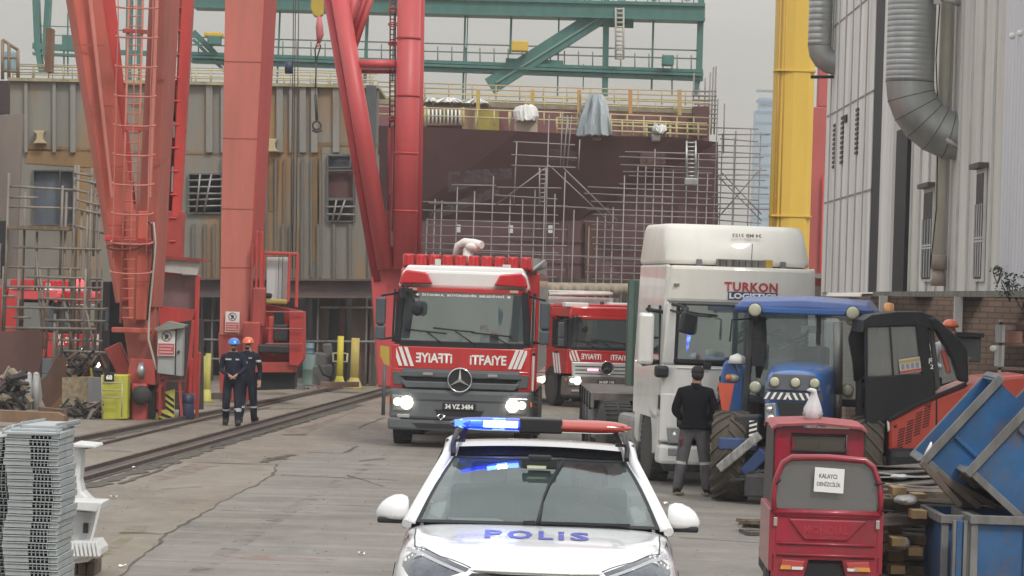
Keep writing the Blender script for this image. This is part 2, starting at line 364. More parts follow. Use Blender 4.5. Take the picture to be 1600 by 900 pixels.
tag(q.build('painted_marking', faded('faded_white_paint', (.42, .41, .39))), 'pale scuffed mark on the lane', kind='structure')
q = MB()
for c in [[(235, 745), (300, 724), (345, 727), (250, 752)], [(440, 672), (500, 660), (560, 640), (470, 682)]]: q.add([G(a, b, .006) for a, b in c], [(0, 1, 2, 3)])
tag(q.build('painted_marking', faded('reddish_stain', (.27, .17, .13))), 'reddish primer stain beside the rail', kind='structure')
# tyre marks and grit
tmk = faded('tyre_mark_rubber', (.125, .112, .095), .56)
for x0, x1, w_ in ((-.9, -.2, .22), (.95, 1.5, .22), (-2.9, -1.5, .2)):
    q = MB(); rows = []
    for k in range(30): y = 18+k*2.2; xx = x0+(x1-x0)*k/29+.25*math.sin(k*.23+x0); rows.append([(xx, y, .0065), (xx+w_, y, .0065)])
    q.grid(rows, False); tag(q.build('tyre_mark', tmk), 'faint dark tyre marks along the lane', kind='structure')
q = MB()
for k in range(1500):
    y = random.uniform(20, 80); x_ = random.uniform(-.17*y, .09*y); s_ = random.uniform(.005, .016); a = random.uniform(0, 3); c = Vector((x_, y, .004)); u = Vector((math.cos(a), math.sin(a), 0))*s_; v = Vector((-u.y, u.x, 0))*.7
    q.add([c-u-v, c+u-v, c+u*.8+v, c-u*.9+v, c+Vector((0, 0, s_*.7))], [(0, 1, 4), (1, 2, 4), (2, 3, 4), (3, 0, 4)])
tag(q.build('grit', M('grit_mat', (.17, .15, .12), .9, var=.7, scale=30)), 'loose grit and small stones scattered over the yard', kind='stuff')
# rails: a dark bed strip with a steel rail and a check rail standing in it
bedm = ground_mat('rail_bed_mat', (.075, .060, .048), (.045, .037, .032), 0, 3)
railm = M('rail_steel', (.13, .10, .085), .45, .5, var=.4, scale=5, rust=.4)
def rail(name, a, b, bed, offs, lab, hh=.05):
    A, B = G(*a), G(*b); d = (B-A).normalized(); nrm = Vector((d.y, -d.x, 0)); A = A-d*12; B = B+d*14
    t = thing(name, lab, None, A.copy()); t['kind'] = 'structure'
    q = MB(); q.add([A-A+nrm*bed[0]+Vector((0, 0, .010)), B-A+nrm*bed[0]+Vector((0, 0, .010)), B-A+nrm*bed[1]+Vector((0, 0, .010)), nrm*bed[1]+Vector((0, 0, .010))], [(0, 1, 2, 3)]); q.build('rail_bed', bedm, t)
    for o_, w_ in offs:
        q = MB(); q.strut(nrm*o_+Vector((0, 0, hh/2+.012)), B-A+nrm*o_+Vector((0, 0, hh/2+.012)), w_, hh, up=(0, 0, 1)); q.build('steel_rail', railm, t)
rail('crane_rail_track', (128, 752), (567, 626), (-.52, .12), [(0, .07), (-.38, .04)], 'steel crane rail set in a dark worn groove')
rail('crane_rail_track', (113, 690), (400, 633), (-.25, .12), [(0, .12)], 'steel crane rail beneath the red crane legs', .06)
rail('crane_rail_track', (150, 697), (400, 637), (-.10, .04), [(0, .05)], 'thin edge strip beside the crane rail', .03)
# ================================================================== FAR TOWER + HILL LINE
q = MB(); P0 = at(1171, 500, 600); P1 = at(1199, 500, 600); zt = at(1185, 152, 600).z
t = thing('office_tower', 'pale blue glass tower fading into haze far behind the yellow column', 'tower', (P0.x, P0.y, 0))
wd = P1.x-P0.x
q.box(0, wd, 0, 6, 0, zt-2.4).box(.7, wd-.2, .5, 5.5, zt-2.4, zt); q.build('tower_body', M('tower_glass_hazed', (.30, .40, .47), .35, var=.12, scale=.3), t)  # pale blue base colour carries the haze over the distance
q = MB()
for i in range(1, 22): q.box(-.05, wd+.05, -.06, -.004, i*2.0, i*2.0+.5)
q.build('floor_bands', M('tower_band_hazed', (.20, .29, .36), .5), t)
for i, (a, b, h, dd) in enumerate([(560, 700, 395, 700), (1120, 1172, 300, 650)]):
    pass
# ================================================================== GREEN GANTRY CRANE (D=150)
DG = 150; green = M('gantry_green_paint', (.055, .17, .145), .5, var=.2, dirt=.15)
gg = thing('gantry_crane', 'dark green gantry crane spanning above the ship hulls', 'crane', at(700, 400, DG)*1)
gO = gg.location.copy(); gO.z = 0; gg.location = gO
def gs(name, a, b, wpx, dep=.6, mt=green, D=DG, par=gg, o=gO, bev=0):
    q = MB(); q.strut(at(*a, D)-o, at(*b, D)-o, wpx*S(D), dep); return q.build(name, mt, par, bevel=bev)
gs('main_girder', (305, 2), (1100, 22), 22, 1.6); gs('upper_flange', (300, -9), (1100, 10), 5, 1.9)
gs('lower_flange', (305, 12), (1100, 33), 4, 1.9)
gs('column', (1096, -20), (1092, 118), 9); gs('column', (1092, 116), (1085, 150), 8); gs('column', (948, -20), (945, 150), 9)
gs('column', (56, -20), (60, 80), 10); gs('column', (60, 80), (66, 114), 8); gs('column', (203, -20), (201, 130), 9); gs('column', (219, -20), (217, 130), 6); gs('cross_beam', (185, 82), (300, 86), 7); gs('hanger', (100, 60), (100, 118), 2, .1); gs('hanger', (106, 20), (106, 118), 2, .1); [gs('truss_bar', (x_, -12), (x_+26, 2), 1.6, .08) for x_ in range(320, 1090, 52)]; [gs('truss_bar', (x_+26, 2), (x_+52, -12), 1.6, .08) for x_ in range(320, 1090, 52)]; gs('handrail', (110, 44), (300, 52), 1.4, .06); gs('handrail', (52, 40), (110, 42), 1.4, .06); gs('handrail', (52, 54), (300, 62), 1.2, .06); gs('column', (77, -20), (71, 85), 9); gs('column', (71, 85), (80, 114), 7)
gs('cross_beam', (52, 72), (120, 76), 9); gs('cross_beam', (52, 84), (120, 87), 4); gs('beam_box', (98, 66), (120, 67), 22)
for a, b, wv in [((728, -10), (723, 160), 3), ((732, -10), (727, 160), 1.6), ((800, 0), (797, 85), 3.5), ((874, -10), (871, 150), 2.4), ((1022, -10), (1018, 140), 3), ((1050, 100), (1050, 150), 2), ((575, 0), (570, 130), 5), ((618, 0), (613, 130), 3.5), ((438, 8), (433, 130), 2.5), ((912, 100), (911, 140), 1.6)]:
    gs('hanger', a, b, wv, .2)
gs('walkway_beam', (300, 84), (1098, 112), 5, .8); gs('walkway_beam', (300, 96), (1098, 124), 5, .8); gs('walkway_deck', (300, 90), (1098, 118), 4, 1.2)
gs('diagonal_brace', (955, 14), (765, 135), 26, .9); gs('diagonal_brace', (302, 50), (352, 100), 9, .4); gs('diagonal_brace', (302, 62), (352, 112), 5, .4)
gs('brace_plate', (905, 30), (990, 34), 20, .3); gs('brace_plate', (790, 97), (880, 101), 12, .3); gs('brace_web', (945, 24), (775, 130), 3, 1.1, M('gantry_light_green', (.16, .28, .25), .6))
q = MB()
for y0, y1 in [((64, 85), 0), ((76, 98), 0)]: q.tube(at(300, y0[0]-6, DG)-gO, at(1096, y0[1]-6, DG)-gO, .035, n=5)
for x_ in range(310, 1096, 22):
    yb = 84 + (x_-300)*.035; q.tube(at(x_, yb, DG)-gO, at(x_, yb-25, DG)-gO, .03, n=5)
for x_ in range(310, 1096, 18):
    yb = -9 + (x_-300)*.024; q.tube(at(x_, yb, DG)-gO, at(x_, yb-24, DG)-gO, .03, n=5)
q.build('walkway_railing', M('railing_green_grey', (.17, .22, .20), .6), gg)
for c, mt, nme in [((812, 75, 26, 16), yellow, 'hoist_box'), ((337, 57, 28, 7), yellow, 'hoist_box'), ((338, 66, 20, 14), green, 'hoist_box'), ((1042, 97, 18, 16), green, 'hoist_box')]:
    q = MB(); p = at(c[0], c[1], DG)-gO-Vector((0, .9, 0)); q.cbox(p, (c[2]*S(DG), .9, c[3]*S(DG))); q.build(nme, mt, gg, bevel=.05)
q = MB()
for s_ in (-6, 6): q.tube(at(967+s_, 15, DG)-gO-Vector((0, 1, 0)), at(967+s_, 95, DG)-gO-Vector((0, 1, 0)), .05, n=5)
for k in range(12): q.tube(at(961, 17+k*7, DG)-gO-Vector((0, 1, 0)), at(973, 17+k*7, DG)-gO-Vector((0, 1, 0)), .05, n=5)
q.build('ladder', M('ladder_pale', (.40, .38, .34), .6), gg)
# ================================================================== GREY SHIP BLOCK (D=88)
DH = 88
def hull_mat(name, base, rustc, amt, ysc=.22):
    return M(name, base, .62, .1, var=.16, scale=.9, rust=amt, rustcol=rustc, stretch=(1, 1, ysc), dirt=.30, bump=.25)
hgrey = hull_mat('primer_grey_plate', (.24, .232, .20), (.33, .18, .06), .62)
gh = thing('hull_block', 'weathered grey steel ship block with rust streaks and deck railing', 'ship section', at(310, 700, DH).xy.to_3d())
hO = gh.location.copy()
def hp(x, y, d=0): return at(x, y, DH+d)-hO
def poly(name, pts, ext, mt, par, o, D, bev=0):
    q = MB(); q.prism([at(x, y, D)-o for x, y in pts], (0, ext, 0)); return q.build(name, mt, par, bevel=bev)
# plating built as bays around the window openings
for pts in [[(12, 124), (592, 136), (590, 242), (12, 232)], [(12, 232), (295, 236), (295, 271), (12, 266)], [(12, 266), (52, 266), (52, 351), (12, 351)], [(115, 267), (295, 271), (295, 333), (115, 351)],
            [(12, 351), (115, 351), (295, 333), (348, 334), (512, 346), (555, 347), (592, 346), (592, 440), (12, 440)], [(295, 237), (512, 241), (512, 346), (348, 334), (348, 272), (295, 271)], [(555, 242), (592, 242), (592, 346), (555, 347)]]:
    q = MB(); q.prism([hp(x, y) for x, y in pts], (0, .25, 0)); q.build('side_plate', hgrey, gh)
q = MB()
for x_ in (38, 82, 110, 238, 262, 322, 345, 432, 452, 468, 486, 520):
    wv = random.choice((5, 8, 10)); q.prism([hp(x_, 130, -.12), hp(x_+wv, 130, -.12), hp(x_+wv, 238, -.12), hp(x_, 238, -.12)], (0, .118, 0))
q.build('stiffener', hull_mat('primer_grey_stiffener', (.265, .258, .235), (.22, .13, .06), .25), gh)
q = MB()
for x_ in (300, 318, 332, 440, 452, 470, 495, 520, 545, 575, 470): q.prism([hp(x_, 350, -.12), hp(x_+4, 350, -.12), hp(x_+4, 436, -.12), hp(x_, 436, -.12)], (0, .118, 0))
for x_ in range(345, 500, 14): q.prism([hp(x_, 248, -.10), hp(x_+3, 248, -.10), hp(x_+3, 434, -.10), hp(x_, 434, -.10)], (0, .098, 0))
q.build('stiffener', hull_mat('primer_dark_stiffener', (.16, .15, .13), (.20, .11, .05), .2), gh)
ochre = M('ochre_rust_stain', (.27, .17, .075), .75, var=.5, scale=1.6, rust=.3, rustcol=(.15, .14, .12))
for pts in [[(40, 225), (145, 232), (148, 262), (40, 255)], [(496, 222), (592, 224), (592, 228), (503, 228), (503, 350), (496, 350)], [(205, 160), (290, 165), (288, 170), (205, 166)], [(420, 140), (440, 140), (434, 330), (420, 330)],
            [(14, 232), (345, 239), (345, 242), (14, 235)], [(485, 238), (497, 238), (499, 410), (488, 410)]]:
    q = MB(); q.prism([hp(x, y, -.02) for x, y in pts], (0, .018, 0)); q.build('weld_seam', ochre, gh)
q = MB(); q.prism([hp(572, 133, -.3), hp(588, 134, -.3), hp(586, 245, -.3), hp(572, 245, -.3)], (0, .297, 0)); q.build('end_frame', M('slate_frame', (.085, .095, .10), .6), gh)
q = MB(); q.prism([hp(12, 121, -.2), hp(592, 133, -.2), hp(592, 138, -.2), hp(12, 126, -.2)], (0, 5, 0)); q.build('deck_edge', M('primer_yellow_edge', (.36, .33, .20), .7, var=.3, rust=.3), gh)
# interior behind openings
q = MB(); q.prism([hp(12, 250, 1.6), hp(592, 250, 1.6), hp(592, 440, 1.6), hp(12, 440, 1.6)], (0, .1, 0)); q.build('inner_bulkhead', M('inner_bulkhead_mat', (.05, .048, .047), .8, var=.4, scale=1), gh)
def opening(x0, y0, x1, y1, mt, lat=0, D=DH, par=gh, o=hO):
    f = MB(); t_ = 2.2
    for a in [((x0, y0), (x1, y0)), ((x0, y1), (x1, y1)), ((x0, y0), (x0, y1)), ((x1, y0), (x1, y1))]:
        f.strut(at(*a[0], D-.06)-o, at(*a[1], D-.06)-o, t_*S(D), .1)
    fo = f.build('window_frame', M('opening_frame', (.11, .11, .105), .6, rust=.3), par)
    if mt: g_ = MB(); g_.prism([at(x, y, D+.12)-o for x, y in [(x0, y0), (x1, y0), (x1, y1), (x0, y1)]], (0, .05, 0)); g_.build('window_panel', mt, fo)
    if lat:
        l = MB()
        for k in range(1, lat+1):
            y = y0+(y1-y0)*k/(lat+1); l.tube(at(x0-2, y, D-.1)-o, at(x1+2, y+random.uniform(-2, 2), D-.1)-o, .03, n=5)
        for k in range(1, 3): x_ = x0+(x1-x0)*k/3; l.tube(at(x_, y0, D-.13)-o, at(x_-6*k, y1, D-.13)-o, .03, n=5)
        l.build('lattice_bars', steel, fo)
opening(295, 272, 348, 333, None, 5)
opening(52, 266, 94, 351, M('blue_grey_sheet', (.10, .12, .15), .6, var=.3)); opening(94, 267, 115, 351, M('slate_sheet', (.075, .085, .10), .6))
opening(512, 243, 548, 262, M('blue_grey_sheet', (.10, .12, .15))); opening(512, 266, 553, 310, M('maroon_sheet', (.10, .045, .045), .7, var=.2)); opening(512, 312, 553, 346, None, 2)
for x_, y_ in ((62, 215), (425, 228)):
    q = MB(); q.prism([hp(x_-10, y_-11, -.3), hp(x_+8, y_-11, -.3), hp(x_+5, y_-4, -.3), hp(x_+5, y_+3, -.3), hp(x_+10, y_+9, -.3), hp(x_-10, y_+9, -.3), hp(x_-5, y_+2, -.3), hp(x_-5, y_-5, -.3)], (0, .28, 0)); q.build('lifting_lug', M('pale_yellow_lug', (.46, .38, .22), .6), gh, bevel=.02)
# bottom girder, supports and void
q = MB(); q.prism([hp(225, 437, -.35), hp(600, 439, -.35), hp(600, 464, -.35), hp(225, 461, -.35)], (0, .1, 0))
q.prism([hp(225, 434, -.6), hp(600, 436, -.6), hp(600, 439, -.6), hp(225, 437, -.6)], (0, .6, 0)); q.prism([hp(225, 461, -.6), hp(600, 463, -.6), hp(600, 466, -.6), hp(225, 464, -.6)], (0, .6, 0))
q.build('support_girder', M('girder_brown', (.115, .09, .085), .65, .1, var=.2, scale=1, rust=.45, rustcol=(.22, .10, .05)), gh)
q = MB(); q.box(-6, 5.5, 6, 6.1, 0, 3.2); q.build('void_shade_wall', M('void_shade', (.045, .043, .045), .9, var=.4), gh)  # dark sheet stands in for the deep shade under the block
for x_, w_, mt in [(562, 26, (.12, .085, .065)), (478, 5, (.10, .10, .09)), (507, 14, (.10, .075, .055)), (440, 22, (.14, .105, .075)), (535, 8, (.12, .05, .05)), (585, 12, (.14, .12, .10)), (330, 10, (.05, .05, .05)), (300, 8, (.06, .055, .05))]:
    q = MB(); x0 = X(x_-w_/2, DH+.6, 1.5)-hO.x; q.box(x0, x0+w_*S(DH), .5, .8, 0, 3.0); q.build('support_column', M('column_%d' % x_, mt, .75, var=.35, rust=.4), gh)
q = MB()
for y_, a, b in [(533, 470, 600), (480, 500, 600), (500, 305, 345), (530, 308, 345), (560, 305, 345)]: q.tube(hp(a, y_, .3), hp(b, y_+1, .3), .035, n=6)
for x_ in (573, 588, 497, 316, 332): q.tube(hp(x_, 464, .35), hp(x_-2, 606, .35), .03, n=6)
q.build('pipe_rail', steel, gh)
q = MB(); q.prism([hp(488, 466, .9), hp(542, 466, .9), hp(542, 606, .9), hp(488, 606, .9)], (0, .05, 0)); q.build('hanging_sheet', M('grey_sheet', (.12, .12, .115), .7, var=.3), gh)
# deck railings on the grey block
rail_y = M('railing_pale_yellow', (.50, .45, .24), .6, var=.2)
def railing(name, x0, x1, yb, slope, h, D, par, o, mt=rail_y, step=14, n=3, r=.035):
    q = MB(); yb_ = lambda x: yb+(x-x0)*slope
    for k in range(1, n+1): q.tube(at(x0, yb_(x0)-h*k/n, D)-o, at(x1, yb_(x1)-h*k/n, D)-o, r, n=5)
    for x_ in range(int(x0), int(x1)+1, step): q.tube(at(x_, yb_(x_), D)-o, at(x_, yb_(x_)-h, D)-o, r, n=5)
    return q.build(name, mt, par)
railing('deck_railing', 30, 590, 123, .022, 20, DH+1, gh, hO, step=23, n=2, r=.022); railing('deck_railing', 20, 585, 124, .022, 24, DH+5, gh, hO, M('railing_grey', (.34, .33, .28), .6), 31, 3, .016)
q = MB(); q.box(-4.6, -4.45, .3, 1.0, 8.4, 9.6); q.build('deck_post', rusty, gh)
q = MB(); p = hp(16, 95, 1); q.cbox(p, (.32, .3, .55)); q.build('deck_box', M('pale_blue_box', (.25, .38, .45), .5), gh, bevel=.05)
q = MB()
for a, b in [((4, 62), (28, 78)), ((4, 62), (4, 124)), ((28, 78), (28, 124)), ((4, 90), (28, 90)), ((4, 110), (28, 112)), ((14, 68), (14, 124))]: q.tube(hp(*a), hp(*b), .05, n=6)
q.build('deck_frame', M('rust_frame', (.22, .17, .12), .7), gh)
# darker building edge at the far left
lb = thing('shed_wall', 'dark brown and grey steel shed edge beside the grey ship block', 'shed', at(10, 640, 84).xy.to_3d()); o = lb.location.copy()
q = MB(); q.prism([at(-40, 126, 84)-o, at(14, 126, 84)-o, at(14, 178, 84)-o, at(-40, 183, 84)-o], (0, .2, 0)); q.build('upper_band', M('shed_dark', (.05, .04, .04), .8), lb)
q = MB(); q.prism([at(-40, 183, 84)-o, at(36, 178, 84)-o, at(16, 620, 84)-o, at(-40, 620, 84)-o], (0, .2, 0)); q.build('wall_panel', M('shed_taupe', (.17, .145, .125), .75, var=.3, rust=.2, scale=.8), lb)
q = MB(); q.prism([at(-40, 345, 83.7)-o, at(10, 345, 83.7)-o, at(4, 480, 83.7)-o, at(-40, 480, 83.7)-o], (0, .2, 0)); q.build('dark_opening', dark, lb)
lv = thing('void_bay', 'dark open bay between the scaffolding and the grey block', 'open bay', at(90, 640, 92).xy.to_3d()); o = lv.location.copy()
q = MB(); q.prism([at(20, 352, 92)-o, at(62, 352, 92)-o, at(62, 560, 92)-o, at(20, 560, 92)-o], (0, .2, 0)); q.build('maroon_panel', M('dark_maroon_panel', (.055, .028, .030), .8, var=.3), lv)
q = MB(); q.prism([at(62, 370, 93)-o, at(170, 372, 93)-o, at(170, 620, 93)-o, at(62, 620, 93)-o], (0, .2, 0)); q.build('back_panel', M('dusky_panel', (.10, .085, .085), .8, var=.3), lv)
# ================================================================== MAROON HULL (D=100)
DM = 100
maroon = M('hull_maroon_primer', (.150, .078, .076), .6, var=.16, scale=.6, dirt=.12, rust=.05, rustcol=(.16, .08, .06), bump=.05)  # base colour lightened to carry the haze over the hull
maroon2 = M('hull_maroon_lit', (.175, .095, .092), .6, var=.12, scale=.5, bump=.05)  # lighter copy of the maroon; this facet's extra light is in the colour
mh = thing('ship_hull', 'dark maroon ship hull under construction behind pale scaffolding', 'ship', at(850, 610, DM).xy.to_3d()); mO = mh.location.copy()
def mp_(x, y, d=0): return at(x, y, DM+d)-mO
def face(name, pts, mt, par=mh):
    q = MB(); top = [mp_(*p) for p in pts]; back = [p+Vector((0, 1.5, 0)) for p in top]; n = len(top)
    q.add(top+back, [tuple(range(n)), tuple(range(2*n-1, n-1, -1))]+[(i, (i+1) % n, n+(i+1) % n, n+i) for i in range(n)]); return q.build(name, mt, par)
face('bow_plating', [(585, 196, -1), (810, 205, -1), (940, 218, -1), (1052, 214, -1), (905, 420, 2.2), (800, 620, 3), (650, 620, 3), (650, 370, 2), (812, 252, -.2), (585, 420, .6)], maroon) if False else None
face('flare_plating', [(585, 196, -1.6), (812, 205, -1.6), (812, 256, -.9), (655, 345, 0.1), (585, 372, .3)], maroon)
face('flare_plating', [(812, 205, -1.6), (940, 212, -1.6), (1052, 214, -1.6), (905, 345, .3), (812, 256, -.9)], M('hull_maroon_half_lit', (.160, .085, .083), .6, var=.14, scale=.6, bump=.05))  # copy of the hull maroon with this facet's half light in the colour
face('lower_plating', [(585, 372, .3), (655, 345, .1), (812, 256, -.9), (905, 345, .3), (905, 640, .3), (585, 640, .3)], maroon)
face('side_plating', [(1052, 214, -1.6), (1122, 222, -.2), (1122, 640, 1.5), (905, 640, .3), (905, 345, .3)], maroon2)
seamm = M('hull_weld_seam', (.21, .12, .11), .7, var=.4); patchm = [faded('hull_patch_%d' % k, c, .47) for k, c in enumerate([(.115, .062, .066), (.18, .092, .084), (.105, .07, .082), (.15, .07, .062)])]
def hq(nm, pts, mt): q = MB(); q.prism([mp_(*p) for p in pts], (0, .03, 0)); return q.build(nm, mt, mh)
for y_ in (372, 405, 436, 470): hq('weld_seam', [(587, y_, .22), (1050, y_+6, .22), (1050, y_+7.2, .22), (587, y_+1.2, .22)], seamm)
for x_ in (640, 702, 768, 842, 888): hq('weld_seam', [(x_, 350, .22), (x_+1.2, 350, .22), (x_, 620, .22), (x_-1.2, 620, .22)], seamm)
for y_, x0 in ((262, 1010), (306, 965), (350, 925)): hq('weld_seam', [(x0, y_, -1.75), (1120, y_+5, -1.6), (1120, y_+6, -1.6), (x0, y_+1, -1.75)], seamm)
for x_, y0, y1, x2, y2, k in [(700, 268, 300, 800, 262, 2), (672, 330, 345, 780, 290, 2), (1000, 236, 262, 1040, 240, 1), (860, 232, 250, 900, 236, 0), (1060, 320, 352, 1098, 330, 1), (940, 380, 410, 985, 384, 0), (720, 395, 420, 760, 400, 1)]: hq('primer_patch', [(x_, y0, -1.85), (x2, y2, -1.85), (x2, y2+16, -1.85), (x_, y1, -1.85)], patchm[k])
q = MB(); q.prism([mp_(914, 345, .1), mp_(930, 345, .1), mp_(930, 640, .1), mp_(914, 640, .1)], (0, .2, 0)); q.build('rust_strip', M('rust_strip', (.12, .06, .035), .8), mh)
q = MB()
for x_, y_ in ((716, 357), (798, 358), (860, 358)): q.cbox(mp_(x_, y_, -.3), (.14, .04, .24))
q.build('notice_paper', white_letter, mh)
# deck house strip above the hull edge
q = MB(); q.prism([mp_(588, 163, 3), mp_(1108, 180, 3), mp_(1108, 228, 3), mp_(588, 212, 3)], (0, .2, 0)); q.build('deck_house', M('deck_house_maroon', (.22, .09, .095), .6, var=.2, dirt=.2), mh)
q = MB(); q.prism([mp_(588, 150, 3.4), mp_(1110, 168, 3.4), mp_(1110, 178, 3.4), mp_(588, 162, 3.4)], (0, 4, 0)); q.build('deck_house_roof', M('roof_buff', (.30, .27, .20), .8, var=.35, scale=3), mh)
def mbox(name, x0, y0, x1, y1, d, mt, dep=.1, par=mh):
    q = MB(); q.prism([mp_(x0, y0, d), mp_(x1, y0, d), mp_(x1, y1, d), mp_(x0, y1, d)], (0, dep, 0)); return q.build(name, mt, par)
tan = M('buff_ply', (.34, .22, .14), .7, var=.3)
a = mbox('deck_window', 665, 168, 722, 196, 2.85, tan); mbox('window_pane', 668, 173, 718, 190, 2.82, M('dim_grille', (.16, .14, .12), .6), .02, a)
q = MB()
for k in range(9): q.tube(mp_(670+k*6, 171, 2.7), mp_(670+k*6, 193, 2.7), .03, n=5)
q.build('grille_bars', white_letter, a)
mbox('hatch_panel', 745, 172, 780, 204, 2.85, M('ochre_panel', (.34, .28, .06), .7, var=.3)); mbox('ply_panel', 722, 168, 745, 204, 2.88, tan)
mbox('doorway', 1012, 192, 1045, 222, 2.85, M('doorway_dark', (.10, .085, .08), .8))
mbox('end_tower', 1084, 166, 1108, 212, 1.6, M('end_tower_maroon', (.11, .045, .05), .6), 1.2)
q = MB()
for a_, b_ in [((1010, 190), (1047, 191)), ((1010, 190), (1010, 224)), ((1047, 191), (1047, 224)), ((664, 166), (664, 198)), ((724, 168), (724, 198)), ((744, 170), (744, 206)), ((796, 172), (796, 206))]: q.tube(mp_(*a_, 2.6), mp_(*b_, 2.6), .045, n=6)
q.build('door_frame', rail_y, mh)
railing('deck_railing', 590, 1110, 190, .035, 24, DM-.6, mh, mO, rail_y, 26, 2, .024); railing('deck_railing', 590, 1110, 163, .035, 20, DM+3, mh, mO, rail_y, 29, 2, .026)
railing('deck_railing', 590, 1110, 150, .030, 22, DM+6, mh, mO, M('railing_orange_buff', (.44, .33, .17), .6), 37, 3, .022)
railing('deck_railing', 870, 1105, 210, .04, 26, DM-1.4, mh, mO, rail_y, 17, 3, .03)
for k, (x_, mt) in enumerate([(985, (.55, .30, .12)), (1062, (.5, .35, .15)), (905, (.55, .33, .1)), (747, (.5, .38, .1)), (832, (.5, .36, .1))]):
    mbox('deck_post', x_-3, 140, x_+3, 166+(x_-600)*.03, 2.4, M('orange_post_%d' % k, mt, .6), .2)
cloth_w = M('white_sheeting', (.70, .70, .68), .7, var=.1, scale=5, bump=.5, fine=6)
def lump(name, pts, dep, mt, lab, cat, D, jit=.03, rough=2, grp=None):
    """draped bag or tarp: outline in photo pixels at depth D, rounded into a lump"""
    P_ = [at(x, y, D) for x, y in pts]; c = sum(P_, Vector())/len(P_); q = MB(); n = len(P_)
    rings = []
    for s_, d_ in ((.0, -dep*.5), (.55, -dep*.45), (.9, -dep*.2), (1, 0), (.9, dep*.3), (.0, dep*.5)):
        rings.append([(p-c)*s_+Vector((random.uniform(-jit, jit)*(s_ > .1), d_+random.uniform(-jit, jit), random.uniform(-jit, jit)*(s_ > .1))) for p in P_])
    vs = [v for r in rings for v in r]; q.add(vs, [(i*n+j, i*n+(j+1) % n, (i+1)*n+(j+1) % n, (i+1)*n+j) for i in range(5) for j in range(n)], True)
    o_ = q.build(name, mt, None, sub=1); o_.location = c; return tag(o_, lab, cat, grp)
def drape(name, rows, D, dep, mt, lab, cat, fold=.10, nx=16, grp=None, base=None):
    """sheet hung over a frame: rows (y, left x, right x) in photo pixels at depth D; deep folds, ragged hem, a closed back"""
    c = at((rows[0][1]+rows[0][2])/2, rows[0][0], D); q = MB(); ph = random.uniform(0, 6); grid_f, grid_b = [], []
    for k, (y, xl, xr) in enumerate(rows):
        f_, b_ = [], []
        for i in range(nx+1):
            u = i/nx; bul = dep*.5*(1-abs(2*u-1)**2.2)*(.55+.45*k/len(rows)); w_ = fold*(k/len(rows)+.25)*(math.sin(u*19+ph+k*.35)+.6*math.sin(u*41+ph*2-k*.5))
            yy = y+(random.uniform(-1.5, 1.5) if k in (0, len(rows)-1) else 0); p_ = at(xl+(xr-xl)*u+random.uniform(-.4, .4), yy, D)-c
            f_.append(p_+Vector((0, -bul+w_, 0))); b_.append(p_+Vector((0, dep*.6, 0)))
        grid_f.append(f_); grid_b.append(b_)
    q.grid(grid_f, False); q.grid(grid_b, False); q.grid([grid_f[0], grid_b[0]], False); q.grid([grid_f[-1], grid_b[-1]], False)
    q.grid([[r_[0] for r_ in grid_f], [r_[0] for r_ in grid_b]], False); q.grid([[r_[-1] for r_ in grid_f], [r_[-1] for r_ in grid_b]], False)
    if base is None: ob = q.build(name, mt); ob.location = c; return tag(ob, lab, cat, grp)
    t_ = thing(name, lab, cat, c, 0, grp); q.build('sheet', mt, t_)
    for nm_, mt_, x0, y0, x1, y1 in base:
        b2 = MB(); b2.prism([at(x, y, D+.1)-c for x, y in ((x0, y0), (x1, y0), (x1, y1), (x0, y1))], (0, dep*.6, 0)); b2.build(nm_, mt_, t_, bevel=.05)
    return t_
tanb = M('fitting_beige', (.48, .40, .30), .6, var=.2)
drape('wrapped_fitting', [(164, 814, 830), (167, 806, 838), (174, 802, 841), (182, 803, 842), (189, 806, 838)], 98.5, 1.2, cloth_w, 'white sheet wrapped over a beige fitting on the hull deck railing', 'wrapped part', .05, base=[('fitting', tanb, 804, 184, 840, 209), ('strap', M('strap_grey', (.3, .3, .28), .6), 803, 190, 841, 193)])
drape('tarpaulin', [(148, 920, 944), (156, 916, 947), (166, 913, 950), (180, 908, 952), (195, 904, 953), (212, 900, 956)], 98.3, 1.5, M('pale_blue_tarp', (.42, .47, .50), .6, var=.16, scale=2, bump=.4, fine=5), 'pale grey blue tarpaulin hung over the hull deck edge', 'tarpaulin', .16, base=[('hanging_scrap', M('scrap_salmon', (.40, .24, .18), .7), 925, 213, 940, 219), ('frame_tube', steel, 906, 146, 908, 214)])
drape('wrapped_fitting', [(195, 1022, 1038), (199, 1019, 1042), (204, 1020, 1042), (208, 1026, 1036)], 98.2, .6, cloth_w, 'small crumpled white cover on a fitting near the hanging steel ladder', 'wrapped part', .06, base=[('fitting', M('fitting_silver', (.45, .45, .44), .35, .6), 1018, 209, 1032, 221), ('arm', dark, 1030, 203, 1042, 207)])
for i, (x_, y_, w_) in enumerate(((700, 155, 26), (745, 157, 22), (673, 154, 12))):
    drape('plastic_sheet', [(y_-2, x_-w_*.25, x_+w_*.3), (y_+1, x_-w_*.7, x_+w_*.75), (y_+5, x_-w_, x_+w_)], 103, .6, cloth_w, ['white plastic sheet heaped on the deck house roof, widest of three', 'white plastic sheet on the deck house roof nearest the tarpaulin', 'small white plastic sheet on the roof beside the red tubular crane'][i], 'plastic sheet', .08)
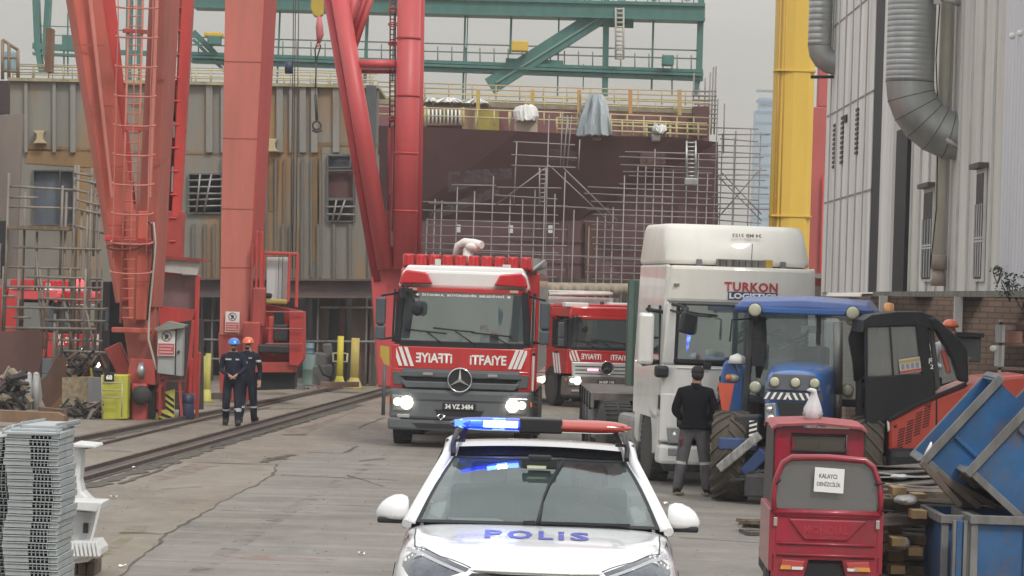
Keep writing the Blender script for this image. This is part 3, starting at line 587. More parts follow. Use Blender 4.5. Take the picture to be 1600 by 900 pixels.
# ------------------------------------------------------------------ scaffolds on the maroon hull
SCJ = 0
def scaffold(name, lab, D, ledgers, standards, braces=(), mt=steel, r=.022, base_y=600, extra=None, loc_px=None):
    bx = loc_px or standards[0][0]; t_ = thing(name, lab, 'scaffold', at(bx, base_y, D).xy.to_3d()); o_ = t_.location.copy()
    for nm, lst in (('ledger', ledgers), ('standard', standards), ('brace', braces)):
        for l_ in lst:
            if nm == 'standard': a_, b_ = (l_[0], l_[1]), (l_[0]+(l_[3] if len(l_) > 3 else (l_[1]-l_[2])*.0314), l_[2])
            else: a_, b_ = (l_[0], l_[1]), (l_[2], l_[3])
            if SCJ:
                if nm == 'ledger' and abs(a_[0]-b_[0]) > 60: a_ = (a_[0]+random.uniform(-8, 8), a_[1]+random.uniform(-2.2, 2.2)); b_ = (b_[0]-random.uniform(-8, 12), b_[1]+random.uniform(-2.2, 2.2))
                elif nm == 'standard': a_ = (a_[0]+random.uniform(-2, 2), a_[1]+random.uniform(-8, 12))
            dd = D+(.5 if nm == 'standard' and random.random() < .3 else 0)+random.uniform(-.05, .05)
            q = MB(); q.tube(at(*a_, dd)-o_, at(*b_, dd)-o_, r, n=6); q.build(nm, mt, t_)
    return t_, o_
led = []; std = []; SCJ = 1
pale = M('scaffold_pale', (.27, .245, .245), .55, .2, var=.2)
for y_ in (318, 330, 342, 354, 366, 378, 390, 402, 414, 426, 437): led.append((662, y_, 880, y_+6))
for y_ in (222, 240, 257): led.append((805, y_, 905, y_+5))
for y_ in (292, 307): led.append((770, y_, 880, y_+4))
led += [(664, 315, 960, 327), (664, 390, 1020, 403), (705, 287, 770, 289)]
std = [(806, 218, 320), (859, 175, 640), (852, 290, 640), (882, 262, 640), (770, 268, 640), (798, 290, 640), (690, 305, 640), (667, 330, 640), (905, 215, 265), (878, 175, 262), (835, 300, 620), (679, 318, 640), (715, 300, 640), (742, 292, 640), (818, 300, 640), (868, 300, 640), (896, 330, 640), (922, 345, 640)]
br = [(775, 320, 858, 258), (858, 258, 945, 340), (880, 262, 965, 345), (887, 180, 880, 262), (893, 180, 886, 262)]
scaffold('scaffold', 'pale tube scaffold with a raised platform above the first fire engine', 97, led, std, br, pale)
t_, o_ = scaffold('scaffold', 'pale tube scaffold of many close rails on the hull behind the white lorry', 96.5,
    [(920, y_, 1120, y_+7) for y_ in range(292, 440, 11)]+[(975, y_, 1120, y_+5) for y_ in range(236, 290, 10)]+[(600, 443, 985, 452)],
    [(1022, 232, 640), (976, 280, 640), (935, 330, 640), (958, 320, 640), (1075, 245, 640), (1053, 258, 640), (1104, 260, 640), (995, 262, 640), (1010, 250, 640), (1038, 250, 640), (1090, 236, 640), (946, 325, 640)], [], pale)
q = MB()
for k in range(12): q.box(0, .02, 0, .02, 0, .02)
led = [(1118, y_, 1196, y_+3) for y_ in range(200, 352, 9)]
scaffold('scaffold', 'dense scaffold tower between the hull end and the yellow column', 99, led, [(x_, 198 if x_ > 1125 else 150, 640) for x_ in (1120, 1128, 1150, 1172, 1190)]+[(1133, 155, 240), (1148, 215, 640)],
         [(1122, 275, 1190, 345), (1128, 270, 1190, 335), (1122, 340, 1190, 262)], pale)
scaffold('scaffold', 'small scaffold cage standing on the hull deck nearest the yellow crane', 104, [(1082, y_, 1120, y_+1) for y_ in range(142, 196, 7)], [(x_, y_, 210) for x_, y_ in ((1084, 120), (1092, 128), (1103, 118), (1109, 110), (1114, 106), (1119, 108))], [], pale, .03)
t_ = thing('access_ladder', 'short steel ladder hanging down the hull behind the white lorry', 'ladder', at(1080, 290, 96).copy()); o_ = t_.location.copy()
for s_ in (-7, 7): q = MB(); q.tube(at(1080+s_, 220, 96)-o_, at(1080+s_, 280, 96)-o_, .035, n=6); q.build('side_rail', galv, t_)
for k in range(9): q = MB(); q.tube(at(1073, 223+k*6.5, 96)-o_, at(1087, 223+k*6.5, 96)-o_, .03, n=6); q.build('rung', galv, t_)
q = MB(); q.cbox(at(1080, 284, 96)-o_, (.4, .2, .2)); q.build('foot_cage', galv, t_, bevel=.02)
t_ = thing('access_ladder', 'steel ladder standing on the middle of the scaffold platform', 'ladder', at(850, 320, 96.4).copy()); o_ = t_.location.copy()
for s_ in (-5, 5): q = MB(); q.tube(at(848+s_, 262, 96.4)-o_, at(848+s_, 322, 96.4)-o_, .025, n=6); q.build('side_rail', pale, t_)
for k in range(8): q = MB(); q.tube(at(843, 266+k*7, 96.4)-o_, at(853, 266+k*7, 96.4)-o_, .022, n=6); q.build('rung', pale, t_)
SCJ = 0
# dark underside and rippled canvas canopy behind the second truck
t_ = thing('canvas_canopy', 'beige rippled canvas canopy under the hull above the second fire engine', 'canopy', at(900, 620, 90).xy.to_3d()); o_ = t_.location.copy()
q = MB(); rows = []
for k, (yy, dd) in enumerate(((441, .5), (447, 0), (455, -.1))):
    rows.append([at(848+i*2.2, yy+(2.5*abs(math.sin(i*.2)) if k == 2 else 0)+i*.03, 90+dd+.12*math.sin(i*.7))-o_ for i in range(64)])
q.grid(rows); q.build('canvas', M('canvas_beige', (.30, .25, .18), .85, var=.2, scale=3), t_, solid=.02)
for x_ in (862, 905, 950): q = MB(); q.tube(at(x_, 452, 90.2)-o_, Vector((at(x_, 452, 90.2)-o_).xy.to_3d()), .05); q.build('post', rusty, t_)
for a_ in [(912, 470, 940, 500), (960, 475, 985, 500), (880, 470, 905, 495)]: q = MB(); q.tube(at(a_[0], a_[1], 91)-o_, at(a_[2], a_[3], 91)-o_, .03); q.build('brace', steel, t_)
# back-of-yard screen wall beneath the hull
t_ = tag(MB().box(-2, 14, 0, .3, 0, 3.2).build('yard_wall', M('yard_wall_mat', (.10, .075, .07), .8, var=.35, scale=.8)), 'dim brown wall beneath the maroon hull', 'wall'); t_.location = (X(800, 99, 0)-3.2, 98.6, 0)
# ================================================================== YELLOW COLUMN + FAR RED CRANE LEG
t_ = thing('harbour_crane_column', 'tall bright yellow crane column behind the white lorry', 'crane column', (X(1229, 95, 2), 95, 0))  # only the column of the crane is built
yp = M('crane_yellow_paint', (.72, .48, .075), .45, var=.08, scale=1, stretch=(1, 1, .2), dirt=.08)
q = MB(); wv = 1.10
oct_ = [(-.58, .0), (-.42, -.42), (-.05, -.5), (.42, -.5), (.58, -.30), (.58, .5), (-.58, .5)]
q.prism([(a, b, .1) for a, b in oct_], (0, 0, 15)); q.build('shaft', yp, t_, bevel=.03)
for a in (-.30, -.12): q = MB(); q.tube((a-.2, -.42, .1), (a-.2, -.42, 15), .035); q.build('seam_strip', M('amber_seam', (.50, .27, .03), .5), t_)  # amber tubes mark the darker seam at the column's left
q = MB(); q.box(-.8, .8, -.8, .8, 0, .15); q.build('base_plate', yp, t_)
for z in (5.2, 9.5): q = MB(); q.box(-.60, .60, -.53, .53, z, z+.05); q.build('joint_flange', yp, t_)
t_ = thing('portal_crane_leg', 'pinkish red crane leg beside the grey building behind the yellow column', 'crane leg', (X(1272, 108, 5), 108, 0))  # only one leg of the crane is built
pk = M('pink_red_paint', (.50, .11, .10), .55, var=.15, scale=.7, dirt=.15)
q = MB(); q.box(-.28, .9, 0, .6, 0, 9.3).box(.0, 1.0, 0, .6, 9.3, 14); q.build('shaft', pk, t_, bevel=.03)
q = MB(); q.prism([(.35, -.02, 7.3), (.5, -.02, 7.3), (.55, -.02, 8.6), (.42, -.02, 8.5)], (0, .03, 0)); q.build('slot', dark, t_)
for k in range(26): q = MB(); q.tube((.28, -.15, 1+k*.22), (.62, -.15, 1+k*.22), .03, n=5); q.build('rung', red_crane, t_)
for s_ in (.26, .64): q = MB(); q.tube((s_, -.15, .5), (s_, -.15, 7), .04, n=6); q.build('ladder_rail', red_crane, t_)
q = MB(); q.cbox((.1, -.3, 3.6), (1.6, .5, .16)); q.build('platform', M('platform_grey', (.25, .22, .2), .6), t_)
for k in range(7): q = MB(); q.tube((-.3+k*.2, -.5, 1.0), (-.5+k*.2+.2*(k % 2), -.5, 3.2), .035, n=6); q.build('lattice', M('pale_lattice', (.5, .47, .42), .6), t_)
# ================================================================== WHEELS
def wheel(parent, x, y, r, w, rim=(.42, .43, .44), name='wheel', lug=0):
    """tyre (part) with a rim (sub-part); the outer face looks away from the vehicle's middle"""
    s = 1 if x > 0 else -1
    q = MB(); h = w/2
    q.lathe([(r*.60, -h), (r*.80, -h), (r*.95, -h*.86), (r, -h*.6), (r, h*.6), (r*.95, h*.86), (r*.80, h), (r*.60, h)], 'x', (0, 0, 0), 32)
    n = 36
    for i in range(n):
        a = 2*math.pi*i/n; c = Vector((0, math.cos(a), math.sin(a)))*(r+.004)
        m_ = Matrix.Rotation(a, 3, 'X')
        for sx in (-1, 1):
            vs = [m_ @ Vector(p) + Vector((sx*h*.5, 0, 0)) for p in [(-h*.42, r-.01, -.028*r/.5), (h*.42, r-.01, -.028*r/.5), (h*.42, r+.012, -.028*r/.5), (-h*.42, r+.012, -.028*r/.5), (-h*.42, r-.01, .028*r/.5), (h*.42, r-.01, .028*r/.5), (h*.42, r+.012, .028*r/.5), (-h*.42, r+.012, .028*r/.5)]]
            if not lug: q.add(vs, [(0, 1, 2, 3), (7, 6, 5, 4), (3, 2, 6, 7), (0, 4, 5, 1), (0, 3, 7, 4), (1, 5, 6, 2)])
    o = q.build(name, rubber, parent); o.location = (x, y, r)
    q = MB(); q.lathe([(r*.61, s*h*.9), (r*.56, s*h*.55), (r*.35, s*h*.35), (r*.30, s*h*.75), (r*.14, s*h*.8), (.001, s*h*.8)], 'x', (0, 0, 0), 28)
    rm = q.build('rim', M('rim_%02d' % int(rim[0]*100), rim, .6, .1, var=.2, dirt=.3, scale=8), o)
    q = MB()
    for i in range(10): a = 2*math.pi*i/10; q.ball((s*h*.76, r*.24*math.cos(a), r*.24*math.sin(a)), .022, 6, 4)
    q.build('hub_bolts', galv, rm)
    return o
# ================================================================== POLICE CAR
def police_car():
    D0 = 19.95
    t = thing('police_car', 'white police car driving towards the viewer with a lit blue light bar', 'police car', (X(838, D0, .9), D0, 0), R(-.6))
    car_w = M('car_white', (.80, .81, .82), .25, var=.03, coat=1, bump=0, dirt=.04)
    st = [  # y, then seven (x, z) from sill to centre
        (-.02, [(.50, .22), (.56, .36), (.60, .52), (.60, .64), (.52, .72), (.3, .74), (0, .745)]),
        (.06, [(.74, .22), (.80, .38), (.82, .56), (.80, .76), (.66, .88), (.34, .905), (0, .91)]),
        (.14, [(.80, .22), (.86, .4), (.88, .60), (.86, .84), (.72, .965), (.38, .965), (0, .965)]),
        (.40, [(.86, .22), (.91, .42), (.925, .66), (.905, .90), (.81, 1.05), (.46, 1.035), (0, 1.035)]),
        (.75, [(.88, .22), (.93, .45), (.935, .70), (.92, .95), (.82, 1.08), (.48, 1.075), (0, 1.08)]),
        (1.15, [(.88, .22), (.93, .45), (.935, .74), (.92, .97), (.82, 1.08), (.50, 1.115), (0, 1.12)]),
        (1.44, [(.88, .22), (.93, .45), (.935, .78), (.92, 1.00), (.83, 1.10), (.60, 1.125), (0, 1.13)]),
        (1.60, [(.88, .22), (.93, .45), (.935, .78), (.92, 1.00), (.83, 1.09), (.70, 1.02), (0, .95)]),
        (3.0, [(.88, .22), (.93, .45), (.935, .78), (.92, 1.02), (.83, 1.10), (.70, 1.0), (0, .95)]),
        (4.1, [(.86, .22), (.91, .45), (.92, .80), (.90, 1.04), (.80, 1.12), (.60, 1.10), (0, 1.10)]),
        (4.42, [(.74, .3), (.80, .45), (.82, .80), (.80, 1.0), (.70, 1.06), (.50, 1.08), (0, 1.08)])]
    rows = []
    for y, pr in st: rows.append([(-a, y, b) for a, b in pr] + [(a, y, b) for a, b in pr[:-1][::-1]])
    q = MB(); q.grid(rows); n = 13
    q.add(rows[0], [tuple(range(n))]); q.add(rows[-1], [tuple(range(n))[::-1]])
    body = q.build('body', car_w, t, sub=3)
    # hood shut line + crease, fender gaps
    sm = M('shut_line', (.03, .03, .035), .6)
    q = MB()
    for s_ in (-1, 1):
        P_ = [(s_*.41, .10, .9), (s_*.62, .24, .95), (s_*.78, .48, 1.0), (s_*.80, .9, 1.05), (s_*.81, 1.36, 1.1)]
        for a, b in zip(P_, P_[1:]):
            a, b = Vector(a), Vector(b); nrm = Vector((-(b-a).y, (b-a).x, 0)).normalized()*.004; q.add([a-nrm, a+nrm, b+nrm, b-nrm], [(0, 1, 2, 3)])
    o = q.build('shut_line', sm, body); conform(o, body, (0, 0, -1), .002, .1)
    # hood lettering
    pb_ = M('police_blue', (.075, .085, .42), .4, bump=0)
    for ch, x_, w_ in (('P', -.285, .115), ('O', -.115, .165), ('L', .055, .095), ('I', .155, .036), ('S', .275, .125)):
        o = text('hood_letter', ch, .3, pb_, body, Matrix.Translation((x_, .86, 2)), bold=.010, width=w_, height=.30 if ch != 'I' else .20, ext=0); o.data.transform(Matrix.Translation((0, -.05 if ch == 'I' else 0, 0))); conform(o, body, (0, 0, -1), .004, .05)
    q = MB(); q.add([(.135, .955, 2), (.175, .955, 2), (.175, 1.01, 2), (.135, 1.01, 2)], [(0, 1, 2, 3)]); o = q.build('hood_letter_dot', pb_, body); conform(o, body, (0, 0, -1), .004, .05)
    # headlights
    hl_d = M('headlight_housing', (.10, .11, .13), .25, .5, var=.3, scale=20, coat=1); hl_c = MG('headlight_lens', (.9, .93, .95), .10, (.5, .5, .52), .9)
    drl = M('daytime_lamp', (.85, .86, .88), .15, var=.02, coat=1)
    for s_ in (-1, 1):
        out_ = [(s_*.858, 1.045), (s_*.82, 1.055), (s_*.70, 1.02), (s_*.42, .925), (s_*.46, .88), (s_*.60, .845), (s_*.80, .86), (s_*.85, .91)]
        q = MB(); q.add([(a, -1, b) for a, b in out_], [tuple(range(len(out_)))]); o = q.build('headlight', hl_d, body); conform(o, body, (0, 1, 0), .004, .04)
        q = MB()
        for (cx, cz, r_) in ((s_*.74, .945, .048), (s_*.60, .915, .038)):
            q.lathe([(r_, -.02), (r_*.92, -.03), (r_*.7, -.015), (r_*.62, -.03), (.001, -.04)], 'y', (cx, .30 if abs(cx) > .7 else .17, cz), 20)
        q.build('projector_lens', chrome, o)
        q = MB(); strip = [(s_*.85, 1.02), (s_*.72, 1.0), (s_*.45, .908), (s_*.455, .892), (s_*.72, .982), (s_*.845, 1.0)]
        q.add([(a, -1, b) for a, b in strip], [tuple(range(6))]); k = q.build('lamp_strip', M('lamp_grey', (.40, .42, .45), .3), o); conform(k, body, (0, 1, 0), .010, .04)
        q = MB(); strip = [(s_*.40, .878), (s_*.47, .905), (s_*.60, .82), (s_*.52, .80)]
        q.add([(a, -1, b) for a, b in [(s_*.395, .915), (s_*.47, .90), (s_*.58, .862), (s_*.54, .842), (s_*.44, .868)]], [tuple(range(5))]); k = q.build('indicator_lamp', drl, o); conform(k, body, (0, 1, 0), .012, .04)
    # grille and bumper
    q = MB(); q.add([(a, -1, b) for a, b in [(-.40, .90), (.40, .90), (.47, .84), (.34, .54), (-.34, .54), (-.47, .84)]], [tuple(range(6))]); gr = q.build('grille', M('grille_black', (.02, .02, .022), .3), body); conform(gr, body, (0, 1, 0), .006, .06)
    q = MB()
    for k in range(5): q.slab(-.42+.02*k, .42-.02*k, .57+k*.055, -.42+.02*k, .42-.02*k, .585+k*.055, -.06, -.03, 8)
    q.warp(lambda p: (p.x, p.y+.14*(p.x/.5)**2, p.z)); q.build('grille_bar', chrome, gr)
    q = MB(); q.slab(-.42, .42, .905, -.41, .41, .921, -.03, .0, 12); q.warp(lambda p: (p.x, p.y+.045+.10*(p.x/.5)**2, p.z)); q.build('grille_trim', chrome, gr, bevel=.004)
    q = MB(); q.box(-.26, .26, -.07, -.05, .42, .53); q.build('number_plate', white_letter, body, bevel=.005)
    # greenhouse
    def ws(u, v, w0, w1, y0, y1, z0, z1, bow=.12, cr=.03):
        ww = w0+(w1-w0)*v; x = ww*u; return (x, y0+(y1-y0)*v + bow*(u*u), z0+(z1-z0)*v + cr*math.sin(math.pi*v) - .012*u*u)
    def ptch(name, fn, mt, par, solid=0, nu=13, nv=7, off=0):
        q = MB(); q.grid([[fn(-1+2*i/(nu-1), j/(nv-1)) for i in range(nu)] for j in range(nv)]); return q.build(name, mt, par, solid=solid)
    fs = lambda u, v: ws(u, v, .825, .60, 1.36, 2.16, 1.115, 1.525)
    sh = ptch('windscreen', fs, MG('police_glass', (.50, .58, .57), .07, (.08, .125, .125), .74, .02), t)
    # black border inside the glass
    q = MB()
    for a0, a1, b0, b1 in [(-1, 1, .0, .035), (-1, 1, .965, 1)]:
        q.grid([[fs(a0+(a1-a0)*i/12, v) for i in range(13)] for v in (b0, b1)])
    for u0, u1 in ((-1, -.965), (.965, 1)): q.grid([[fs(u, j/8) for u in (u0, u1)] for j in range(9)])
    q.v = [v+Vector((0, -.003, .004)) for v in q.v]; q.build('border', black, sh)
    q = MB(); P_ = [fs(.0+.0, .01), fs(.015, .12), fs(.04, .32), fs(.10, .55), fs(.17, .72), fs(.26, .93)]
    P_ = [Vector(p)+Vector((0, -.012, .014)) for p in P_]; q.path(P_, [.014, .012, .006, .008, .010, .010], 6); q.build('wiper', black, sh)
    q = MB()
    for a, b in [((-.12, -.015), (-.02, .005)), ((.02, .0), (.75, .02))]:
        q.strut(Vector(fs(a[0], .02))+Vector((0, -.02, .012)), Vector(fs(b[0], .02))+Vector((0, -.02, .015)), .018, .02)
    q.build('wiper', black, sh)
    # pillars and roof
    for s_ in (-1, 1):
        q = MB(); rows = []
        for j in range(9):
            v = j/8; a = Vector(fs(s_, v)); rows.append([a+Vector((-s_*.005, -.008, .006)), a+Vector((s_*.045, .00, .012)), a+Vector((s_*(.085-.03*v), .06, -.006)), a+Vector((s_*(.085-.03*v), .12, -.05))])
        q.grid(rows); q.build('windscreen_pillar', car_w, t, solid=.02)
        # roof side rail (white) and side glass
        q = MB(); pr = [(1.44, .875, 1.09), (2.16, .645, 1.515), (2.7, .635, 1.595), (3.5, .62, 1.58), (4.1, .60, 1.48)]
        q.path([(s_*(x_+.005), y_+.06, z_) for y_, x_, z_ in pr], .035, 8); q.build('roof_side', car_w, t)
        q = MB(); q.grid([[(s_*.84, 1.5, 1.09), (s_*.65, 2.2, 1.50), (s_*.635, 2.9, 1.58), (s_*.62, 3.6, 1.58), (s_*.60, 4.1, 1.46)], [(s_*.85, 1.5, 1.06), (s_*.86, 2.2, 1.08), (s_*.86, 2.9, 1.09), (s_*.86, 3.6, 1.10), (s_*.84, 4.1, 1.11)]])
        q.build('side_window', MG('police_side_glass', (.25, .3, .3), .2, (.02, .025, .025), .5), t)
        for y_ in (2.55, 3.4): q = MB(); q.strut((s_*.875, y_, 1.08), (s_*.65, y_+.1, 1.61), .06, .02, rz=0, up=(s_, 0, .3)); q.build('side_pillar', black, t)
        q = MB(); q.path([(s_*.60, 2.2, 1.53), (s_*.605, 2.32, 1.60), (s_*.60, 3.0, 1.66), (s_*.58, 3.9, 1.65), (s_*.57, 4.0, 1.60)], .018, 8); q.build('roof_rail', black, t)
        # blue side decal
        q = MB(); q.add([(s_*2, a, b) for a, b in [(.75, .90), (1.15, .86), (1.2, .62), (.82, .64)]], [(0, 1, 2, 3)]); o = q.build('side_decal', M('decal_blue', (.05, .07, .25), .4, bump=0), body); conform(o, body, (-s_, 0, 0), .005, .08)
        q = MB(); q.add([(s_*2, a, b) for a, b in [(1.25, .86), (2.6, .88), (2.6, .60), (1.25, .62)]], [(0, 1, 2, 3)]); o = q.build('side_decal', M('decal_blue', (.05, .07, .25), .4, bump=0), body); conform(o, body, (-s_, 0, 0), .005, .08)
        # mirrors
        mq = MB(); mrows = []
        for (u, w_, h0, h1, dy) in [(0, .03, .03, .09, 0), (.01, .06, .04, .125, 0), (.05, .09, .045, .14, 0), (.10, .10, .045, .135, .01), (.15, .09, .045, .112, .02), (.19, .07, .04, .08, .04), (.213, .045, .03, .045, .05), (.225, .02, .01, .02, .06)]:
            cx = s_*(.875+u); ring = []
            for k in range(12): a = 2*math.pi*k/12; ring.append((cx, dy+1.72+w_*math.cos(a), 1.135+(h1 if math.sin(a) > 0 else h0)*math.sin(a)))
            mrows.append(ring+[ring[0]])
        mq.grid(mrows); mq.add([v for v in mrows[0][:12]], [tuple(range(12))]); mq.add([v for v in mrows[-1][:12]], [tuple(range(12))])
        mi = mq.build('wing_mirror', car_w, t)
        q = MB(); q.cbox((s_*.985, 1.73, 1.10), (.20, .15, .04)); q.strut((s_*.80, 1.75, 1.07), (s_*.93, 1.73, 1.10), .05, .05); q.build('mirror_base', black, mi, bevel=.012)
    rf = lambda u, v: (u*(.62-.03*v), 2.16+1.9*v + .10*u*u*(1-v), 1.525+.115*math.sin(math.pi*min(1, v*1.5)*.5) - .09*v*v - .025*u*u)
    ro = ptch('roof', rf, car_w, t, nu=25, nv=31)
    pn = ptch('sunroof_glass', lambda u, v: tuple(Vector(rf(u*.93, .012+v*.20))+Vector((0, 0, .012))), M('sunroof_black', (.010, .011, .013), .5, bump=0, var=0, spec=0), ro, nu=25, nv=9)
    ptch('rear_window', lambda u, v: (u*(.58+.14*v), 4.08+.28*v, 1.47-.40*v), MG('police_side_glass', (.25, .3, .3), .2), t)
    # interior
    q = MB(); q.grid([[(u*.74, 1.42+.09*u*u, 1.10), ][0:1]+[(u*.78, 1.75, 1.10), (u*.78, 2.0, 1.06), (u*.78, 2.02, .9)] for u in (-1, -.5, 0, .5, 1)]); q.build('dashboard', M('dash_dark', (.03, .033, .035), .7), t)
    q = MB(); q.box(-.78, .78, 1.6, 4.0, .5, .52); q.build('cabin_floor', dark, t)
    seatm = M('seat_fabric', (.055, .058, .06), .8)
    for sx in (-.36, .36):
        q = MB(); q.cbox((sx, 2.85, .98), (.48, .14, .62), rx=R(-14)); q.cbox((sx, 2.93, 1.36), (.26, .10, .18)); q.build('front_seat', seatm, t, bevel=.04)
    q = MB(); q.cbox((0, 3.6, .95), (1.3, .16, .6), rx=R(-14)); q.build('rear_seat', seatm, t, bevel=.05)
    q = MB(); q.lathe([(.175, -.012), (.19, 0), (.175, .012), (.163, 0), (.175, -.012)], 'y', (0, 0, 0), 24); q.cbox((0, 0, 0), (.32, .03, .05)); o = q.build('steering_wheel', black, t); o.location = (.36, 2.12, 1.06); o.rotation_euler = (R(-25), 0, 0)
    q = MB(); q.cbox((0, 1.95, 1.50), (.24, .04, .075)); q.cbox((0, 1.98, 1.53), (.16, .1, .05)); q.build('rear_view_mirror', black, t, bevel=.01)
    q = MB(); q.cbox((-.02, 1.93, 1.475), (.13, .01, .02)); q.build('windscreen_sticker', M('pale_sticker', (.55, .6, .4), .5), sh)
    q = MB(); q.cbox((-.42, 1.62, 1.125), (.34, .22, .006), rz=R(12)); tag(q.build('paper_sheet', white_letter), 'white paper lying on the police car dashboard', 'paper'); pap = bpy.data.objects['paper_sheet']; pap.matrix_world = Matrix.Translation(t.location) @ Matrix.Rotation(t.rotation_euler.z, 4, 'Z')
    # wheels with dark arches
    for sx in (-1, 1):
        for y_ in (.88, 3.55):
            wheel(t, sx*.83, y_, .345, .23); q = MB(); q.lathe([(.39, -.02), (.39, .02)], 'x', (sx*.93, y_, .36), 28, False); q.build('wheel_arch', black, t)
    # light bar
    lb = MB(); lb.box(-.15, .15, -.13, .13, -.055, .048); bar = lb.build('light_bar', M('bar_black', (.015, .015, .018), .25), t, bevel=.012); bar.location = (0, 2.42, 1.745)
    def lens(sx, name, mt):
        q = MB(); rows = []
        for u, h_, w_ in [(.14, .048, .13), (.40, .050, .13), (.52, .044, .12), (.60, .026, .09), (.635, .010, .04)]:
            rows.append([(sx*u, w_*math.cos(a), -.006+(h_ if math.sin(a) > 0 else h_*.9)*math.sin(a)) for a in [2*math.pi*k/14 for k in range(15)]])
        q.grid(rows); q.add(rows[-1][:14], [tuple(range(14))]); return q.build(name, mt, bar)
    lens(-1, 'blue_lens', MG('blue_lens_glass', (.12, .2, 1), .06, (.02, .06, .7), .75)); lens(1, 'red_lens', MG('red_lens_glass', (.9, .2, .15), .06, (.55, .07, .05), .25))
    for xs, c, s_ in [((-.60, -.50), '#2840ff', 9), ((-.49, -.41), '#3050ff', 14), ((-.40, -.33), '#5a78ff', 20), ((-.325, -.245), '#c8d4ff', 30), ((-.24, -.16), '#5a78ff', 16)]:
        q = MB(); q.box(xs[0], xs[1], -.135 if xs[0] > -.45 else -.11, -.10, -.022, .022); q.build('blue_lamp', ME('blue_led_'+c[1:]+str(s_), c, s_), bar, bevel=.004)
    for k in range(3): q = MB(); q.box(.24+k*.12, .34+k*.12, -.10, -.09, -.015, .012); q.build('red_reflector', M('red_reflector_mat', (.4, .06, .05), .3), bar)
    for sx in (-1, 1):
        q = MB(); q.strut((sx*.52, 0, -.04), (sx*.56, 0, -.12), .03, .05); q.cbox((sx*.56, 0, -.125), (.07, .10, .02)); q.build('mounting_foot', black, bar)
    return t
police = police_car()
